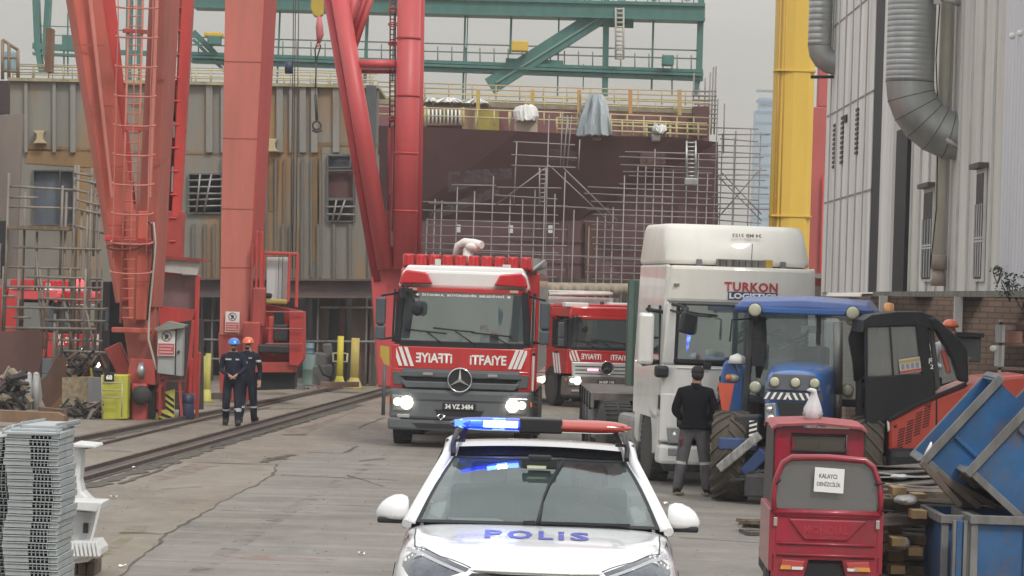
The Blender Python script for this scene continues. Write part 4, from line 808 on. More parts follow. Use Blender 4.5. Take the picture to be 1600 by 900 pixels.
# ================================================================== CAB-OVER TRUCK PARTS
ft_red = M('fire_engine_red', (.52, .022, .022), .3, var=.07, coat=.8, bump=.02, dirt=.08, fine=8)
wmat = MG('truck_windscreen', (.45, .52, .50), .28, (.17, .22, .22), .5, .03)
def fire_engine(name, label, loc, rz, newer=False, full=True):
    t = thing(name, label, 'fire engine', loc, rz, 'fire engines of the column')
    bw = lambda p, k=.14: (p.x, p.y + k*(abs(p.x)/1.15)**2.5, p.z)
    def slab(nm, a0, b0, z0, a1, b1, z1, y0, y1, mt, par=t, bev=.012, nx=14, k=.14, nz=1):
        q = MB(); q.slab(a0, b0, z0, a1, b1, z1, y0, y1, nx, nz); q.warp(lambda p: bw(p, k)); return q.build(nm, mt, par, bevel=bev)
    # cab shell: tapering box
    q = MB(); prof = [(-1.19, 1.0), (-1.20, 1.75), (-1.14, 2.72), (-1.08, 2.98), (1.08, 2.98), (1.14, 2.72), (1.20, 1.75), (1.19, 1.0)]
    q.slab(-1.19, 1.19, 1.0, -1.20, 1.20, 1.75, .14, 2.0, 14); q.slab(-1.12, 1.12, 2.70, -1.06, 1.06, 2.98, .26, 2.0, 14); cab = q.build('cab', ft_red, t, bevel=.03)
    white_band = M('fire_white', (.76, .76, .74), .3, var=.05, coat=.5)
    slab('roof_band', -1.13, 1.13, 2.72, -1.05, 1.05, 3.02, .12, .5, ft_red if newer else white_band, cab, .05)
    q = MB(); q.slab(-1.04, 1.04, 3.0, -.98, .98, 3.10, .4, 2.0, 10); q.build('roof_cap', white_band if not newer else ft_red, cab, bevel=.03)
    # red marker bulges at band corners
    if not newer:
        for s_ in (-1, 1):
            q = MB(); q.pxz([(s_*.52, 2.79), (s_*1.10, 2.77), (s_*1.06, 2.92), (s_*.98, 3.02), (s_*.62, 2.98)], -.06, .5); q.warp(lambda p: bw(p)); q.build('beacon_lens', M('beacon_red', (.60, .02, .03), .2, var=.05, coat=1, bump=0), cab, bevel=.03)
            q = MB(); q.cbox((s_*.86, .10, 2.69), (.15, .05, .05)); q.build('marker_lamp', M('marker_amber', (.55, .42, .33), .4), cab, bevel=.01)
    # windscreen with thick surround
    slab('windscreen', -1.10, 1.10, 1.80, -1.03, 1.03, 2.68, .055, .07, wmat, cab, 0)
    sur = slab('screen_surround', -1.16, 1.16, 1.66, -1.15, 1.15, 1.82, .03, .14, black, cab)
    slab('screen_surround', -1.11, 1.11, 2.645, -1.09, 1.09, 2.73, .03, .14, ft_red, cab)
    for s_ in (-1, 1):
        q = MB(); q.slab(s_*1.055, s_*1.17, 1.80, s_*1.0, s_*1.10, 2.70, .02, .2, 2, 4); q.warp(lambda p: bw(p)); q.build('cab_pillar', black, cab, bevel=.015)
        # side door + window
        q = MB(); q.pyz([(.24, 1.85), (.45, 2.62), (1.3, 2.62), (1.3, 1.85)], s_*1.165, s_*1.20); q.build('side_window', MG('side_glass'), cab)
        q = MB(); q.pyz([(.22, 1.78), (.42, 2.68), (.46, 2.68), (.3, 1.85), (1.4, 1.85), (1.4, 2.68), (1.5, 2.68), (1.5, 1.78)], s_*1.17, s_*1.205); q.build('window_surround', black, cab)
        q = MB(); q.box(s_*1.20, s_*1.23, .95, 1.15, 1.6, 1.65); q.build('door_handle', black, cab)
        q = MB(); q.box(s_*1.0, s_*1.14, 1.45, 2.0, 1.75, 2.75); q.build('cab_side', ft_red, cab)
        # mirrors
        q = MB(); q.cbox((s_*1.40, .16, 2.30), (.17, .14, .46)); q.cbox((s_*1.40, .16, 1.93), (.17, .14, .24)); q.cbox((s_*1.40, .19, 2.11), (.1, .08, .2)); mi = q.build('wing_mirror', M('mirror_grey', (.07, .085, .10), .45), cab, bevel=.03)
        q = MB(); q.tube((s_*1.12, .25, 2.62), (s_*1.40, .18, 2.56), .02); q.tube((s_*1.18, .3, 1.85), (s_*1.40, .2, 1.82), .02); q.build('mirror_arm', black, mi)
    # front kerb mirror on left of picture
    q = MB(); q.path([(-1.05, .15, 2.74), (-1.0, -.05, 2.76), (-.92, -.12, 2.60)], .022, 6); q.path([(-.98, .15, 2.66), (-.85, -.08, 2.60), (-.80, -.10, 2.40)], .02, 6); q.cbox((-.96, -.06, 2.62), (.2, .1, .16), rz=.3); q.ball((-.76, -.12, 2.36), (.11, .05, .13), 10, 6); q.build('kerb_mirror', black, cab)
    # dash and seats visible through the screen
    q = MB(); q.box(-1.05, 1.05, .35, .7, 1.72, 1.9); q.build('dashboard', M('truck_dash', (.06, .065, .07), .7), cab)
    q = MB(); q.box(-1.1, 1.1, 1.8, 1.85, 1.75, 2.75); q.build('cab_back_wall', M('cab_lining', (.16, .18, .18), .8), cab)
    for sx in (-.6, .6): q = MB(); q.cbox((sx, 1.2, 2.0), (.5, .15, .9)); q.build('cab_seat', seatm_, cab, bevel=.04)
    q = MB(); q.slab(-1.03, -.90, 1.85, -1.0, -.80, 2.62, .12, .14, 2); q.slab(.78, .95, 1.85, .86, .98, 2.62, .12, .14, 2); q.build('sun_curtain', M('curtain_dark', (.04, .05, .055), .8), cab)
    # wipers
    for a, b, c in [((-.30, 1.76), (-.62, 1.98), (-.80, 2.02)), ((.25, 1.76), (-.15, 2.02), (-.35, 2.00)), ((.85, 1.76), (.5, 1.96), (.18, 1.95))]:
        q = MB(); f = lambda p, e_=0: Vector(bw(Vector((p[0], .035-e_, p[1])))); q.path([f(a), f(b, .01)], .012, 6); q.path([f((b[0]-.34, b[1]+.02), .012), f((b[0]+.36, b[1]-.03), .012)], .014, 6); q.build('wiper', black, cab)
    slab('front_panel', -1.20, 1.20, 1.33, -1.20, 1.20, 1.72, .02, .2, ft_red, cab, .02)
    # lettering and diagonal stripes on the panel
    zl = 1.53
    def lay(o_, off=.006):
        for v in o_.data.vertices: v.co.y = bw(Vector((v.co.x, .02, 0)))[1]-off + (v.co.y if abs(v.co.y) < .003 else 0)
    lo = text('front_lettering', 'iTFAiYE', .2, white_letter, cab, face_cam(-.46, 0, zl), True, .006, .62, .165, 0); lay(lo)
    lo = text('front_lettering', 'iTFAiYE', .2, white_letter, cab, face_cam(.46, 0, zl-.01), False, .006, .62, .165, 0); lay(lo)
    for s_, xs in ((-1, [.83, .93, 1.03]), (1, [.83, .91, .99])):
        for x_ in xs:
            q = MB(); k = -.10 if s_ < 0 else -.10
            sgn = -s_; q.slab(s_*x_-.03, s_*x_+.03, 1.38, s_*x_-.03+s_*.0+.12*s_, s_*x_+.03+.12*s_, 1.70, .010, .0145, 2); q.warp(lambda p: bw(p)); q.build('hazard_stripe', white_letter, cab)
    if not newer:
        lo = text('screen_lettering', '♦ İSTANBUL  BÜYÜKŞEHİR  BELEDİYESİ ♦', .1, white_letter, cab, face_cam(0, .045, 2.60), False, .003, 1.62, .055, 0); lay(lo, -.02)
    pm = M('plate_black', (.02, .02, .022), .4)
    if newer:
        wg = M('grille_silver', (.62, .63, .63), .35, .2, var=.05)
        gp = slab('grille', -1.02, 1.02, .92, -1.06, 1.06, 1.36, -.03, .1, wg, cab, .03)
        for k in range(3): slab('grille_slot', -.95, .95, 1.0+k*.11, -.95, .95, 1.03+k*.11, -.036, -.025, M('slot_dark', (.05, .05, .055), .5), gp, 0)
        bump = slab('bumper', -1.20, 1.20, .34, -1.18, 1.18, .93, -.03, .5, M('bumper_warm_grey', (.13, .11, .10), .6, dirt=.2), t, .05)
        slab('bumper_corner', -1.2, 1.2, .28, -1.2, 1.2, .34, 0, .4, black, bump)
    else:
        gp = slab('grille', -1.14, 1.14, 1.22, -1.12, 1.12, 1.34, .0, .1, grey_pl, cab, .02)
        slab('grille_upper_bar', -1.05, 1.05, 1.20, -1.0, 1.0, 1.31, -.06, .05, grey_pl, gp, .02); slab('grille_recess', -.98, .98, .78, -1.06, 1.06, 1.2, .03, .1, M('grille_black2', (.02, .021, .024), .5), gp)
        slab('grille_mid_bar', -.92, .92, 1.02, -1.02, 1.02, 1.13, -.07, .05, grey_pl, gp, .02); slab('grille_low_bar', -.80, .80, .80, -.92, .92, .97, -.08, .05, grey_pl, gp, .03)
        for s_ in (-1, 1):
            q = MB(); q.slab(s_*.98, s_*1.20, 1.0, s_*.99, s_*1.20, 1.34, .0, .15, 3); q.warp(bw); q.build('cheek_panel', ft_red, gp, bevel=.015)
            q = MB(); q.slab(s_*.90, s_*1.14, 1.06, s_*1.04, s_*1.17, 1.28, -.03, .02, 3); q.warp(bw); q.build('cheek_vent', M('vent_grey', (.09, .10, .105), .6), gp, bevel=.01)
            q = MB(); q.cbox((s_*.55, -.062, 1.255), (.17, .02, .05)); q.build('grille_badge', M('badge_silver', (.35, .36, .37), .4, .5), gp, bevel=.01)
        bump = slab('bumper', -1.20, 1.20, .48, -1.20, 1.20, 1.0, -.06, .5, M('bumper_grey', (.115, .125, .135), .55, var=.08, dirt=.12), t, .05)
        slab('bumper_lip', -1.22, 1.22, .30, -1.22, 1.22, .50, -.10, .45, M('bumper_grey', (.115, .125, .135)), bump, .04)
        slab('bumper_gap', -1.0, 1.0, .485, -1.0, 1.0, .505, -.104, -.09, black, bump, 0)
        slab('bumper_intake', -.36, .36, .55, -.42, .42, .66, -.066, -.05, pm, bump, 0); slab('lip_intake', -.7, .7, .34, -.8, .8, .42, -.106, -.09, pm, bump, 0)
        q = MB(); q.path([(-.30, -.09, .60), (-.36, -.14, .55), (-.30, -.15, .49), (-.24, -.14, .55), (-.30, -.09, .60)], .018, 6); q.build('tow_hook', chrome, bump)
    # star badge
    cz = 1.20 if newer else 1.17
    q = MB(); q.path([(.2*math.cos(R(a)), -.12, cz+.2*math.sin(R(a))) for a in range(0, 360, 12)], .016, 6, True)
    for k in range(3): a = R(90+120*k); q.strut((0, -.125, cz), (.19*math.cos(a), -.115, cz+.19*math.sin(a)), .05, .03, .008, .02)
    bd = q.build('star_badge', chrome, gp); q = MB(); q.lathe([(.19, -.09), (.19, -.06)], 'y', (0, 0, cz), 28); q.build('badge_back', pm, bd)
    # number plate
    z_ = .78 if newer else .72
    q = MB(); q.cbox((0, -.085, z_), (.56, .02, .125)); pl = q.build('number_plate', pm, bump, bevel=.008)
    text('plate_lettering', '34 KIF 110' if newer else '34 VZ 3484', .1, white_letter, pl, face_cam(0, -.10, z_), False, .004, .48, .085, 0)
    # headlights
    for s_ in (-1, 1):
        hz = .80 if newer else .76
        q = MB(); q.slab(s_*.82, s_*1.14, hz-.15, s_*.76, s_*1.16, hz+.13, -.075, .0, 4); q.warp(bw); h = q.build('headlight', M('lamp_bowl', (.35, .36, .37), .2, .6), bump, bevel=.02)
        on = (not newer) or s_ < 0
        q = MB(); q.lathe([(.001, -.13), (.075, -.125), (.10, -.10), (.11, -.07)], 'y', (s_*.90, .045 if not newer else .045, hz), 18); q.build('lamp', ME('lit_lamp', (1, .93, .78), 7) if on else chrome, h)
        q = MB(); q.lathe([(.001, -.11), (.05, -.10), (.07, -.08)], 'y', (s_*1.06, .10, hz+.01), 14); q.build('side_lamp', ME('dim_lamp', (1, .9, .72), 1.8) if on else chrome, h)
        q = MB(); q.cbox((s_*1.21, .12, hz+.03), (.03, .10, .08)); q.build('side_indicator', M('indicator_orange', (.7, .18, .03), .4), h)
        q = MB(); q.cbox((s_*.95, -.06, .53 if not newer else .5), (.22, .04, .06)); q.warp(bw); q.build('fog_lamp', M('fog_glass', (.35, .36, .36), .3), bump, bevel=.01)
        q = MB(); q.lathe([(.12, -.01), (.12, .01)], 'y', (0, 0, 0), 4, False)
    # chassis, wheels, body behind
    q = MB(); q.box(-.45, .45, .4, 7.4, .55, .85); q.build('chassis', dark, t)
    for s_ in (-1, 1):
        for y_ in (1.45, 5.2, 6.5) if full else (1.45,): wheel(t, s_*1.05, y_, .5, .31)
        q = MB(); q.lathe([(.58, 0), (.58, s_*.04)], 'x', (s_*1.155, 1.45, .62), 24, False); q.build('wheel_arch', black, t)
        q = MB(); q.box(s_*.9, s_*1.19, .8, 2.0, .95, 1.1); q.build('mudguard', black, t, bevel=.02)
    q = MB(); q.box(-1.23, 1.23, 2.15, 7.7, .95, 3.05); bd = q.build('equipment_body', ft_red, t, bevel=.04)
    for s_ in (-1, 1):
        for k in range(4):
            y0 = 2.3+k*1.32; q = MB(); q.box(s_*1.232, s_*1.245, y0, y0+1.2, 1.3, 2.8); sh = q.build('roller_shutter', M('shutter_silver', (.45, .46, .47), .4, .6, var=.06), bd)
        q = MB()
        for k in range(3): q.prism([(s_*1.20, .6+k*.22, 1.0), (s_*1.20, .72+k*.22, 1.0), (s_*1.20, .95+k*.22, 1.6), (s_*1.20, .83+k*.22, 1.6)], (s_*.012, 0, 0))
        q.build('side_stripe', white_letter, cab)
        q = MB(); q.box(s_*1.10, s_*1.2, 2.2, 7.6, 3.05, 3.3); q.build('roof_side_rail', galv, bd)
    # roof crates (ribbed red row) and monitor
    if not newer:
        cr = M('crate_red', (.50, .02, .025), .4, var=.08, coat=.3)
        q = MB()
        q.box(-1.12, 1.12, 1.2, 1.9, 3.06, 3.16)
        rk = q.build('roof_rack', cr, t)
        for k in range(10):
            x_ = -1.02+k*.226; q = MB(); q.slab(x_-.10, x_+.10, 3.08, x_-.085, x_+.085, 3.30, 1.05, 1.9, 1); q.box(x_-.035, x_+.035, 1.02, 1.06, 3.10, 3.28); q.build('roof_canister', cr, t, bevel=.02)
        q = MB(); q.tube((-.62, .75, 3.10), (.72, .75, 3.10), .018)
        for x_ in (-.6, 0, .7): q.tube((x_, .75, 3.02), (x_, .75, 3.10), .018)
        q.build('roof_hand_rail', M('grey_rail', (.45, .45, .45), .5), t)
        q = MB(); q.box(-.55, -.45, .9, 1.0, 3.1, 3.22); q.box(.62, .76, .9, 1.0, 3.06, 3.16); q.build('horn', M('horn_cream', (.6, .58, .52), .5), t)
        q = MB(); q.path([(-.28, 2.2, 3.3), (-.24, 2.2, 3.48), (-.12, 2.15, 3.54), (.06, 2.1, 3.52), (.20, 2.0, 3.50)], [.05, .06, .08, .085, .07], 10); q.ball((.05, 2.1, 3.47), (.16, .12, .09)); q.lathe([(.12, 3.05), (.08, 3.45)], 'z', (-.05, 2.15, 0), 12); q.build('water_monitor', M('monitor_white', (.74, .74, .70), .4), t)
        q = MB()
        for k in range(4): q.tube((1.0+.05*k, 1.6+k*.25, 3.0+.03*k), (1.30, 2.2+k*.25, 3.25-.03*k), .03)
        q.build('ladder_end', M('ladder_grey', (.35, .34, .33), .5), t)
    else:
        q = MB(); q.cbox((-.85, .5, 3.06), (.75, .3, .14)); q.build('light_bar', M('fire_white', (.76, .76, .74)), t, bevel=.03)
        q = MB(); q.cbox((.62, .6, 3.10), (.8, .25, .12)); q.build('light_bar', M('fire_white', (.76, .76, .74)), t, bevel=.03)
        q = MB(); q.box(-1.2, 1.0, 2.2, 2.6, 3.06, 3.3); q.tube((-1.15, 2.0, 3.36), (.9, 2.0, 3.42), .05); q.tube((-1.15, 2.2, 3.44), (.9, 2.2, 3.46), .04); q.build('roof_ladder', M('ladder_white', (.68, .67, .64), .5), t)
        q = MB(); q.lathe([(.06, 0), (.07, .06), (.04, .12), (.001, .14)], 'z', (0, .5, 3.1), 10); q.build('beacon', M('beacon_dark', (.10, .10, .10), .4), t)
        q = MB(); q.cbox((-.42, -.045, 1.14), (.34, .02, .07)); q.warp(bw); q.build('strobe_lamp', ME('pink_strobe', (1, .35, .45), 1.6), gp, bevel=.01)
    return t
seatm_ = M('truck_seat', (.07, .075, .08), .8)
fe1 = fire_engine('fire_engine', 'red and white fire engine with headlights on, directly behind the police car', (X(719, 54.3, 1), 54.3, 0), R(-2.2))
fe2 = fire_engine('fire_engine', 'second red fire engine with a silver grille, between the first one and the white lorry', (X(947, 76.5, 1), 76.5, 0), R(19), newer=True); fe2.scale = (.80, .80, .80)
# third fire engine behind the scaffolding on the left: a copy of the first
fe3 = copy_tree(fe1); fe3.location = (X(128, 77, 1), 77, 0); fe3.rotation_euler.z = R(62); fe3.scale = (.8, .8, .8)
tag(fe3, 'red fire engine with a red beacon half hidden behind the rusty tube scaffold')
for ch in list(fe3.children_recursive):
    k = ch.name.split('.')[0]
    if k == 'water_monitor': bpy.data.objects.remove(ch)
    elif k == 'roof_band': ch.data = ch.data.copy(); ch.data.materials[0] = ft_red
q = MB(); q.lathe([(.16, 0), (.16, .12), (.10, .26), (.001, .30)], 'z', (.75, .7, 3.1), 14); q.build('beacon', ME('red_beacon', (1, .05, .06), 2.2), fe3)
# ================================================================== WHITE LORRY (tractor unit with a flatbed behind)
def lorry():
    D0 = 45.6
    t = thing('lorry', 'white articulated lorry with a tall roof deflector, standing beside the blue tractor', 'lorry', (X(1158, D0, 1), D0, 0), R(8)); t.scale = (.93, 1, 1)
    wh = M('lorry_white', (.74, .74, .70), .32, var=.08, coat=.5, bump=0, dirt=.20, stretch=(1, 1, .3)); wh2 = M('lorry_cream', (.74, .72, .65), .35, var=.04, coat=.4, bump=0, dirt=.07)
    bw = lambda p, k=.20: Vector((p[0], p[1] + k*(abs(p[0])/1.2)**3, p[2]))
    def slab(nm, a0, b0, z0, a1, b1, z1, y0, y1, mt, par=t, bev=.015, nx=14, k=.2, nz=1):
        q = MB(); q.slab(a0, b0, z0, a1, b1, z1, y0, y1, nx, nz); q.warp(lambda p: bw(p, k)); return q.build(nm, mt, par, bevel=bev)
    cab = slab('cab', -1.22, 1.22, .95, -1.22, 1.22, 1.72, 0, 2.2, wh)
    slab('side_wall', -1.22, -1.14, 1.7, -1.17, -1.11, 3.15, .10, 2.2, wh, cab, .03, 2, .2, 6); slab('side_wall', 1.14, 1.22, 1.7, 1.11, 1.17, 3.15, .10, 2.2, wh, cab, .03, 2, .2, 6)
    for s_ in (-1, 1):
        q = MB(); q.slab(s_*1.02, s_*1.215, 1.72, s_*1.0, s_*1.165, 2.62, -.0, .25, 4, 3); q.warp(bw); q.build('cab_pillar', wh, cab, bevel=.03)
    slab('high_roof', -1.17, 1.17, 2.62, -1.11, 1.11, 3.14, .02, 2.2, wh2, cab, .05, 14, .25, 4)
    slab('roof_seam', -1.14, 1.14, 2.60, -1.14, 1.14, 2.625, -.01, .3, M('seam_grey', (.2, .2, .2), .5), cab, 0)
    # deflector on the roof
    q = MB(); rows = []
    for z, hw, y0 in [(3.16, 1.16, .36), (3.22, 1.17, .34), (3.45, 1.14, .42), (3.66, 1.11, .54), (3.73, 1.08, .64), (3.75, 1.04, .78)]:
        rows.append([(-hw, 2.4, z), (-hw, y0+.42, z), (-hw*.97, y0+.24, z), (-hw*.86, y0+.08, z), (-hw*.62, y0, z), (0, y0-.02, z), (hw*.62, y0, z), (hw*.86, y0+.08, z), (hw*.97, y0+.24, z), (hw, y0+.42, z), (hw, 2.4, z)])
    q.grid(rows); q.add(rows[-1], [tuple(range(11))]); q.add(rows[0], [tuple(range(11))[::-1]])
    df = q.build('roof_deflector', wh2, t, bevel=.02); q = MB(); q.slab(-1.10, 1.10, 3.1, -1.12, 1.12, 3.2, .50, 2.3, 10); q.warp(lambda p: bw(p, .3)); q.build('deflector_base', wh2, df, bevel=.02)
    for s_ in (-1, 1):
        q = MB(); q.box(s_*.66-.04, s_*.66+.04, .28, .5, 3.10, 3.24); q.build('deflector_bracket', M('bracket_grey', (.16, .16, .16), .5), df, bevel=.01)
        q = MB(); q.grid([[(s_*1.04, .56, 3.22), (s_*.86, .44, 3.22)], [(s_*1.0, .78, 3.68), (s_*.9, .66, 3.66)]]); q.build('deflector_scoop', wh2, df, solid=.01)
    text('deflector_lettering', '34 MB 3153', .1, M('faded_letter_brown', (.14, .09, .08), .6), df, face_cam(.10, .47, 3.60, R(-22), R(180)), False, .003, .46, .055, 0)
    for v in bpy.data.objects['deflector_lettering'].data.vertices: v.co.y -= .06
    q = MB(); q.box(-.40, .42, .12, .30, 3.10, 3.25); br = q.build('roof_light_box', M('light_box_grey', (.17, .16, .14), .5, var=.5, scale=14), df, bevel=.01)
    q = MB(); q.box(.34, .45, .11, .29, 3.09, 3.26); q.build('amber_end', M('amber_end', (.55, .36, .06), .4), br, bevel=.01)
    q = MB()
    for k in range(7): q.box(-.38+k*.1, -.37+k*.1, .112, .12, 3.11, 3.24)
    q.build('box_grille', black, br)
    q = MB(); q.tube((.12, .15, 3.05), (.13, .15, 3.48), .006, n=5); q.build('aerial', black, t)
    q = MB(); q.slab(-.30, .62, 3.075, -.30, .62, 3.095, .30, .36, 4); q.build('roof_hatch_edge', M('seam_grey', (.2, .2, .2)), cab)
    q = MB(); q.cbox((-1.0, .18, 2.86), (.14, .04, .04)); q.build('marker_lamp', M('marker_grey', (.2, .19, .17), .5), cab)
    # lettering over the screen
    o = text('brand_lettering', 'TURKON', .3, M('letter_red', (.45, .035, .04), .5), cab, face_cam(.10, -.0, 2.86), False, .010, .84, .135, 0, space=1.1)
    for v in o.data.vertices: v.co.y = bw((v.co.x, .008, 0), .25).y
    q = MB(); q.slab(-.26, .32, 2.675, -.26, .32, 2.785, .008, .014, 6); q.warp(lambda p: bw(p, .25)); q.build('letter_panel', M('letter_blue', (.045, .06, .14), .5), cab)
    o = text('panel_lettering', 'LOGISTICS', .2, white_letter, cab, face_cam(.13, 0, 2.73), False, .008, .74, .085, 0)
    for v in o.data.vertices: v.co.y = bw((v.co.x, .004, 0), .25).y
    o = MB().slab(-.26, .52, 2.672, -.26, .52, 2.788, .009, .0135, 6).warp(lambda p: bw(p, .25)).build('letter_panel', M('letter_blue', (.045, .06, .14)), cab)
    # windscreen
    slab('windscreen', -1.02, 1.02, 1.80, -.99, .99, 2.58, .0, .012, wmat, cab, 0)
    slab('screen_border', -1.05, 1.05, 1.74, -1.05, 1.05, 1.81, -.015, .02, black, cab); slab('screen_border', -1.03, 1.03, 2.575, -1.03, 1.03, 2.60, -.012, .02, black, cab)
    for s_ in (-1, 1): q = MB(); q.slab(s_*1.0, s_*1.045, 1.79, s_*.98, s_*1.03, 2.59, -.01, .03, 2); q.warp(bw); q.build('screen_border', black, cab)
    q = MB(); q.slab(-.55, .95, 1.82, -.15, .95, 2.57, .05, .08, 8); q.warp(bw); q.build('sun_curtain', M('curtain_black', (.012, .012, .014), .9), cab)
    q = MB(); q.box(-1.08, 1.08, .4, .7, 1.7, 1.84); q.build('dashboard', M('truck_dash', (.06, .065, .07)), cab)
    q = MB(); q.box(-1.1, 1.1, 2.0, 2.05, 1.7, 2.6); q.build('cab_back_wall', M('cab_lining', (.16, .18, .18)), cab)
    q = MB(); f = lambda x_, z_: bw((x_, -.03, z_)); q.path([f(-.62, 1.80), f(-.58, 1.74)], .03, 6); q.path([f(-.98, 2.50), f(-.7, 2.46), f(-.42, 2.44)], .014, 6); q.path([f(-.92, 2.44), f(-.5, 2.42)], .012, 6); q.build('wiper', black, cab)
    q = MB(); q.box(-.62, -.50, -.05, .0, 1.68, 1.76); q.build('wiper_hub', black, cab, bevel=.01)
    # lower front: grille, lamps, bumper
    slab('front_panel', -1.22, 1.22, 1.30, -1.22, 1.22, 1.70, -.015, .1, wh, cab, .02)
    slab('panel_gap', -1.0, 1.0, 1.665, -1.0, 1.0, 1.675, -.02, 0, M('seam_grey', (.2, .2, .2)), cab, 0)
    gr = slab('grille', -.93, .93, .66, -1.0, 1.0, 1.22, -.04, .05, M('grille_black2', (.02, .021, .024)), cab)
    for k in range(4): slab('grille_bar', -.92, .92, .74+k*.12, -.93, .93, .79+k*.12, -.065, -.03, black, gr, .01)
    slab('grille_arch', -.5, 1.0, 1.20, -.5, 1.0, 1.26, -.05, .0, M('arch_maroon', (.10, .03, .04), .5), gr)
    for s_ in (-1, 1):
        q = MB(); q.slab(s_*.96, s_*1.22, .62, s_*.99, s_*1.22, 1.32, -.03, .3, 4); q.warp(bw); q.build('corner_panel', wh, cab, bevel=.03)
        q = MB(); q.slab(s_*.88, s_*1.10, .60, s_*.84, s_*1.13, .84, -.06, .1, 4); q.warp(bw); h = q.build('headlight', M('lamp_glass_grey', (.30, .32, .33), .15, .4, var=.4, scale=20, coat=1), cab, bevel=.02)
        q = MB(); q.slab(s_*.80, s_*1.10, .42, s_*.80, s_*1.10, .54, -.05, .1, 4); q.warp(bw); q.build('fog_lamp', M('lamp_glass_grey', (.30, .32, .33)), cab, bevel=.02)
        q = MB(); q.lathe([(.001, -.03), (.06, -.02), (.07, .0)], 'y', (s_*.98, .08, .72), 14); q.build('lamp', chrome, h)
        q = MB(); q.cbox((s_*1.235, .25, 1.18), (.02, .06, .2)); q.build('door_handle', black, cab, bevel=.01)
        # wheel arch panel, step
        q = MB(); arch = [(.35, .95), (.35, .45), (.75, .42)]+[(1.35+.60*math.cos(R(a)), .52+.60*math.sin(R(a))) for a in range(180, -1, -15)]+[(2.2, .6), (2.2, .98)]
        q.pyz(arch, s_*1.02, s_*1.225); q.build('wheel_arch_panel', wh, cab, bevel=.02)
        q = MB(); q.box(s_*.5, s_*.9, .6, 2.1, .35, .95); q.build('arch_liner', dark, cab)
        # open driver's side window frame
        q = MB(); q.pyz([(.42, 1.78), (.55, 2.50), (1.35, 2.50), (1.35, 1.78)], s_*1.17, s_*1.215); q.build('side_window', MG('side_glass'), cab)
        q = MB(); q.pyz([(.36, 1.72), (.50, 2.56), (.55, 2.56), (.44, 1.78), (1.36, 1.78), (1.36, 2.56), (1.43, 2.56), (1.43, 1.72)], s_*1.175, s_*1.222); q.build('window_rubber', black, cab)
        # mirrors
        q = MB(); q.cbox((s_*1.46, .30, 2.08), (.24, .16, .74)); mi = q.build('wing_mirror', wh, cab, bevel=.05)
        q = MB(); q.tube((s_*1.12, .4, 2.46), (s_*1.46, .32, 2.50), .028); q.path([(s_*1.16, .5, 1.75), (s_*1.3, .4, 1.74), (s_*1.5, .3, 1.72)], .035, 8); q.cbox((s_*1.36, .36, 2.08), (.04, .1, .6)); q.build('mirror_arm', black, mi)
        q = MB(); q.cbox((s_*1.24, .10, 1.62), (.20, .20, .17)); q.build('wide_angle_mirror', black, mi, bevel=.04)
    q = MB(); q.path([(-1.1, .2, 2.58), (-1.0, -.12, 2.56), (-.94, -.25, 2.42)], .025, 6); q.path([(-1.12, .2, 2.50), (-1.02, -.1, 2.46)], .02, 6); q.cbox((-.93, -.26, 2.32), (.24, .14, .30), rz=.3, ry=.2); q.build('kerb_mirror', black, cab, bevel=.03)
    slab('bumper', -1.22, 1.22, .30, -1.22, 1.22, .58, -.04, .35, wh, t, .05)
    slab('bumper_valance', -1.1, 1.1, .20, -1.15, 1.15, .30, .0, .3, black, t, .02)
    q = MB(); q.cbox((0, -.07, .46), (.54, .02, .12)); q.build('number_plate', white_letter, t, bevel=.005)
    for s_ in (-1, 1): wheel(t, s_*1.04, 1.35, .51, .32, (.36, .36, .35)); wheel(t, s_*1.02, 5.0, .51, .5, (.3, .3, .3))
    q = MB(); q.box(-.45, .45, .6, 5.8, .6, .9); q.build('chassis', dark, t)
    q = MB(); q.cbox((-.95, 3.1, .62), (.5, 1.4, .55)); q.build('fuel_tank', M('tank_grey', (.34, .34, .33), .45, .5, dirt=.4), t, bevel=.08)
    return t
lor = lorry()
# flatbed semi-trailer: green headboard, grey bed, wheels with mudguards
t = thing('flatbed_trailer', 'grey flatbed trailer with a green headboard coupled behind the white lorry', 'trailer', (X(1030, 51, 1), 51, 0), R(.8))
dg_ = M('headboard_green', (.075, .12, .095), .6, var=.3, dirt=.3, rust=.1)
q = MB(); q.box(-.55, 1.4, .05, .15, 1.25, 2.95); hb = q.build('headboard', dg_, t, bevel=.02)
for x_ in (-.53, -.1, .25, .6, 1.0): q = MB(); q.box(x_, x_+.08, .0, .05, 1.25, 2.95); q.build('headboard_rib', M('headboard_rib_green', (.10, .16, .13), .6), hb)
q = MB(); q.box(-1.05, 1.4, .2, 5.6, 1.0, 1.12); q.build('bed', M('bed_brown', (.16, .14, .12), .8, var=.4, dirt=.4), t, bevel=.01)
q = MB(); q.box(-1.07, -1.03, .2, 5.7, .88, 1.12); q.build('side_rave', M('rave_grey', (.17, .17, .155), .7, var=.3, dirt=.3), t)
for k in range(5): q = MB(); q.box(-1.09, -1.05, .6+k*1.1, .75+k*1.1, .84, 1.10); q.build('lashing_bracket', dark, t)
for y_ in (1.9, 3.3, 4.7): wheel(t, -.85, y_, .5, .36, (.2, .2, .2)); q = MB(); q.grid([[(-1.07, y_+.62*math.cos(R(a)), .5+.60*math.sin(R(a))), (-.6, y_+.62*math.cos(R(a)), .5+.60*math.sin(R(a)))] for a in range(0, 181, 18)]); q.build('mudguard', M('mudguard_grey', (.20, .205, .20), .5, dirt=.5), t, solid=.02)
q = MB(); q.box(-.6, .6, .5, 5.5, .65, 1.0); q.build('trailer_frame', dark, t)
for y_ in (.7, 1.0): q = MB(); q.cbox((-.85, y_, .62), (.35, .24, .5)); q.build('storage_locker', M('locker_grey', (.14, .14, .13), .6, dirt=.4), t, bevel=.03)
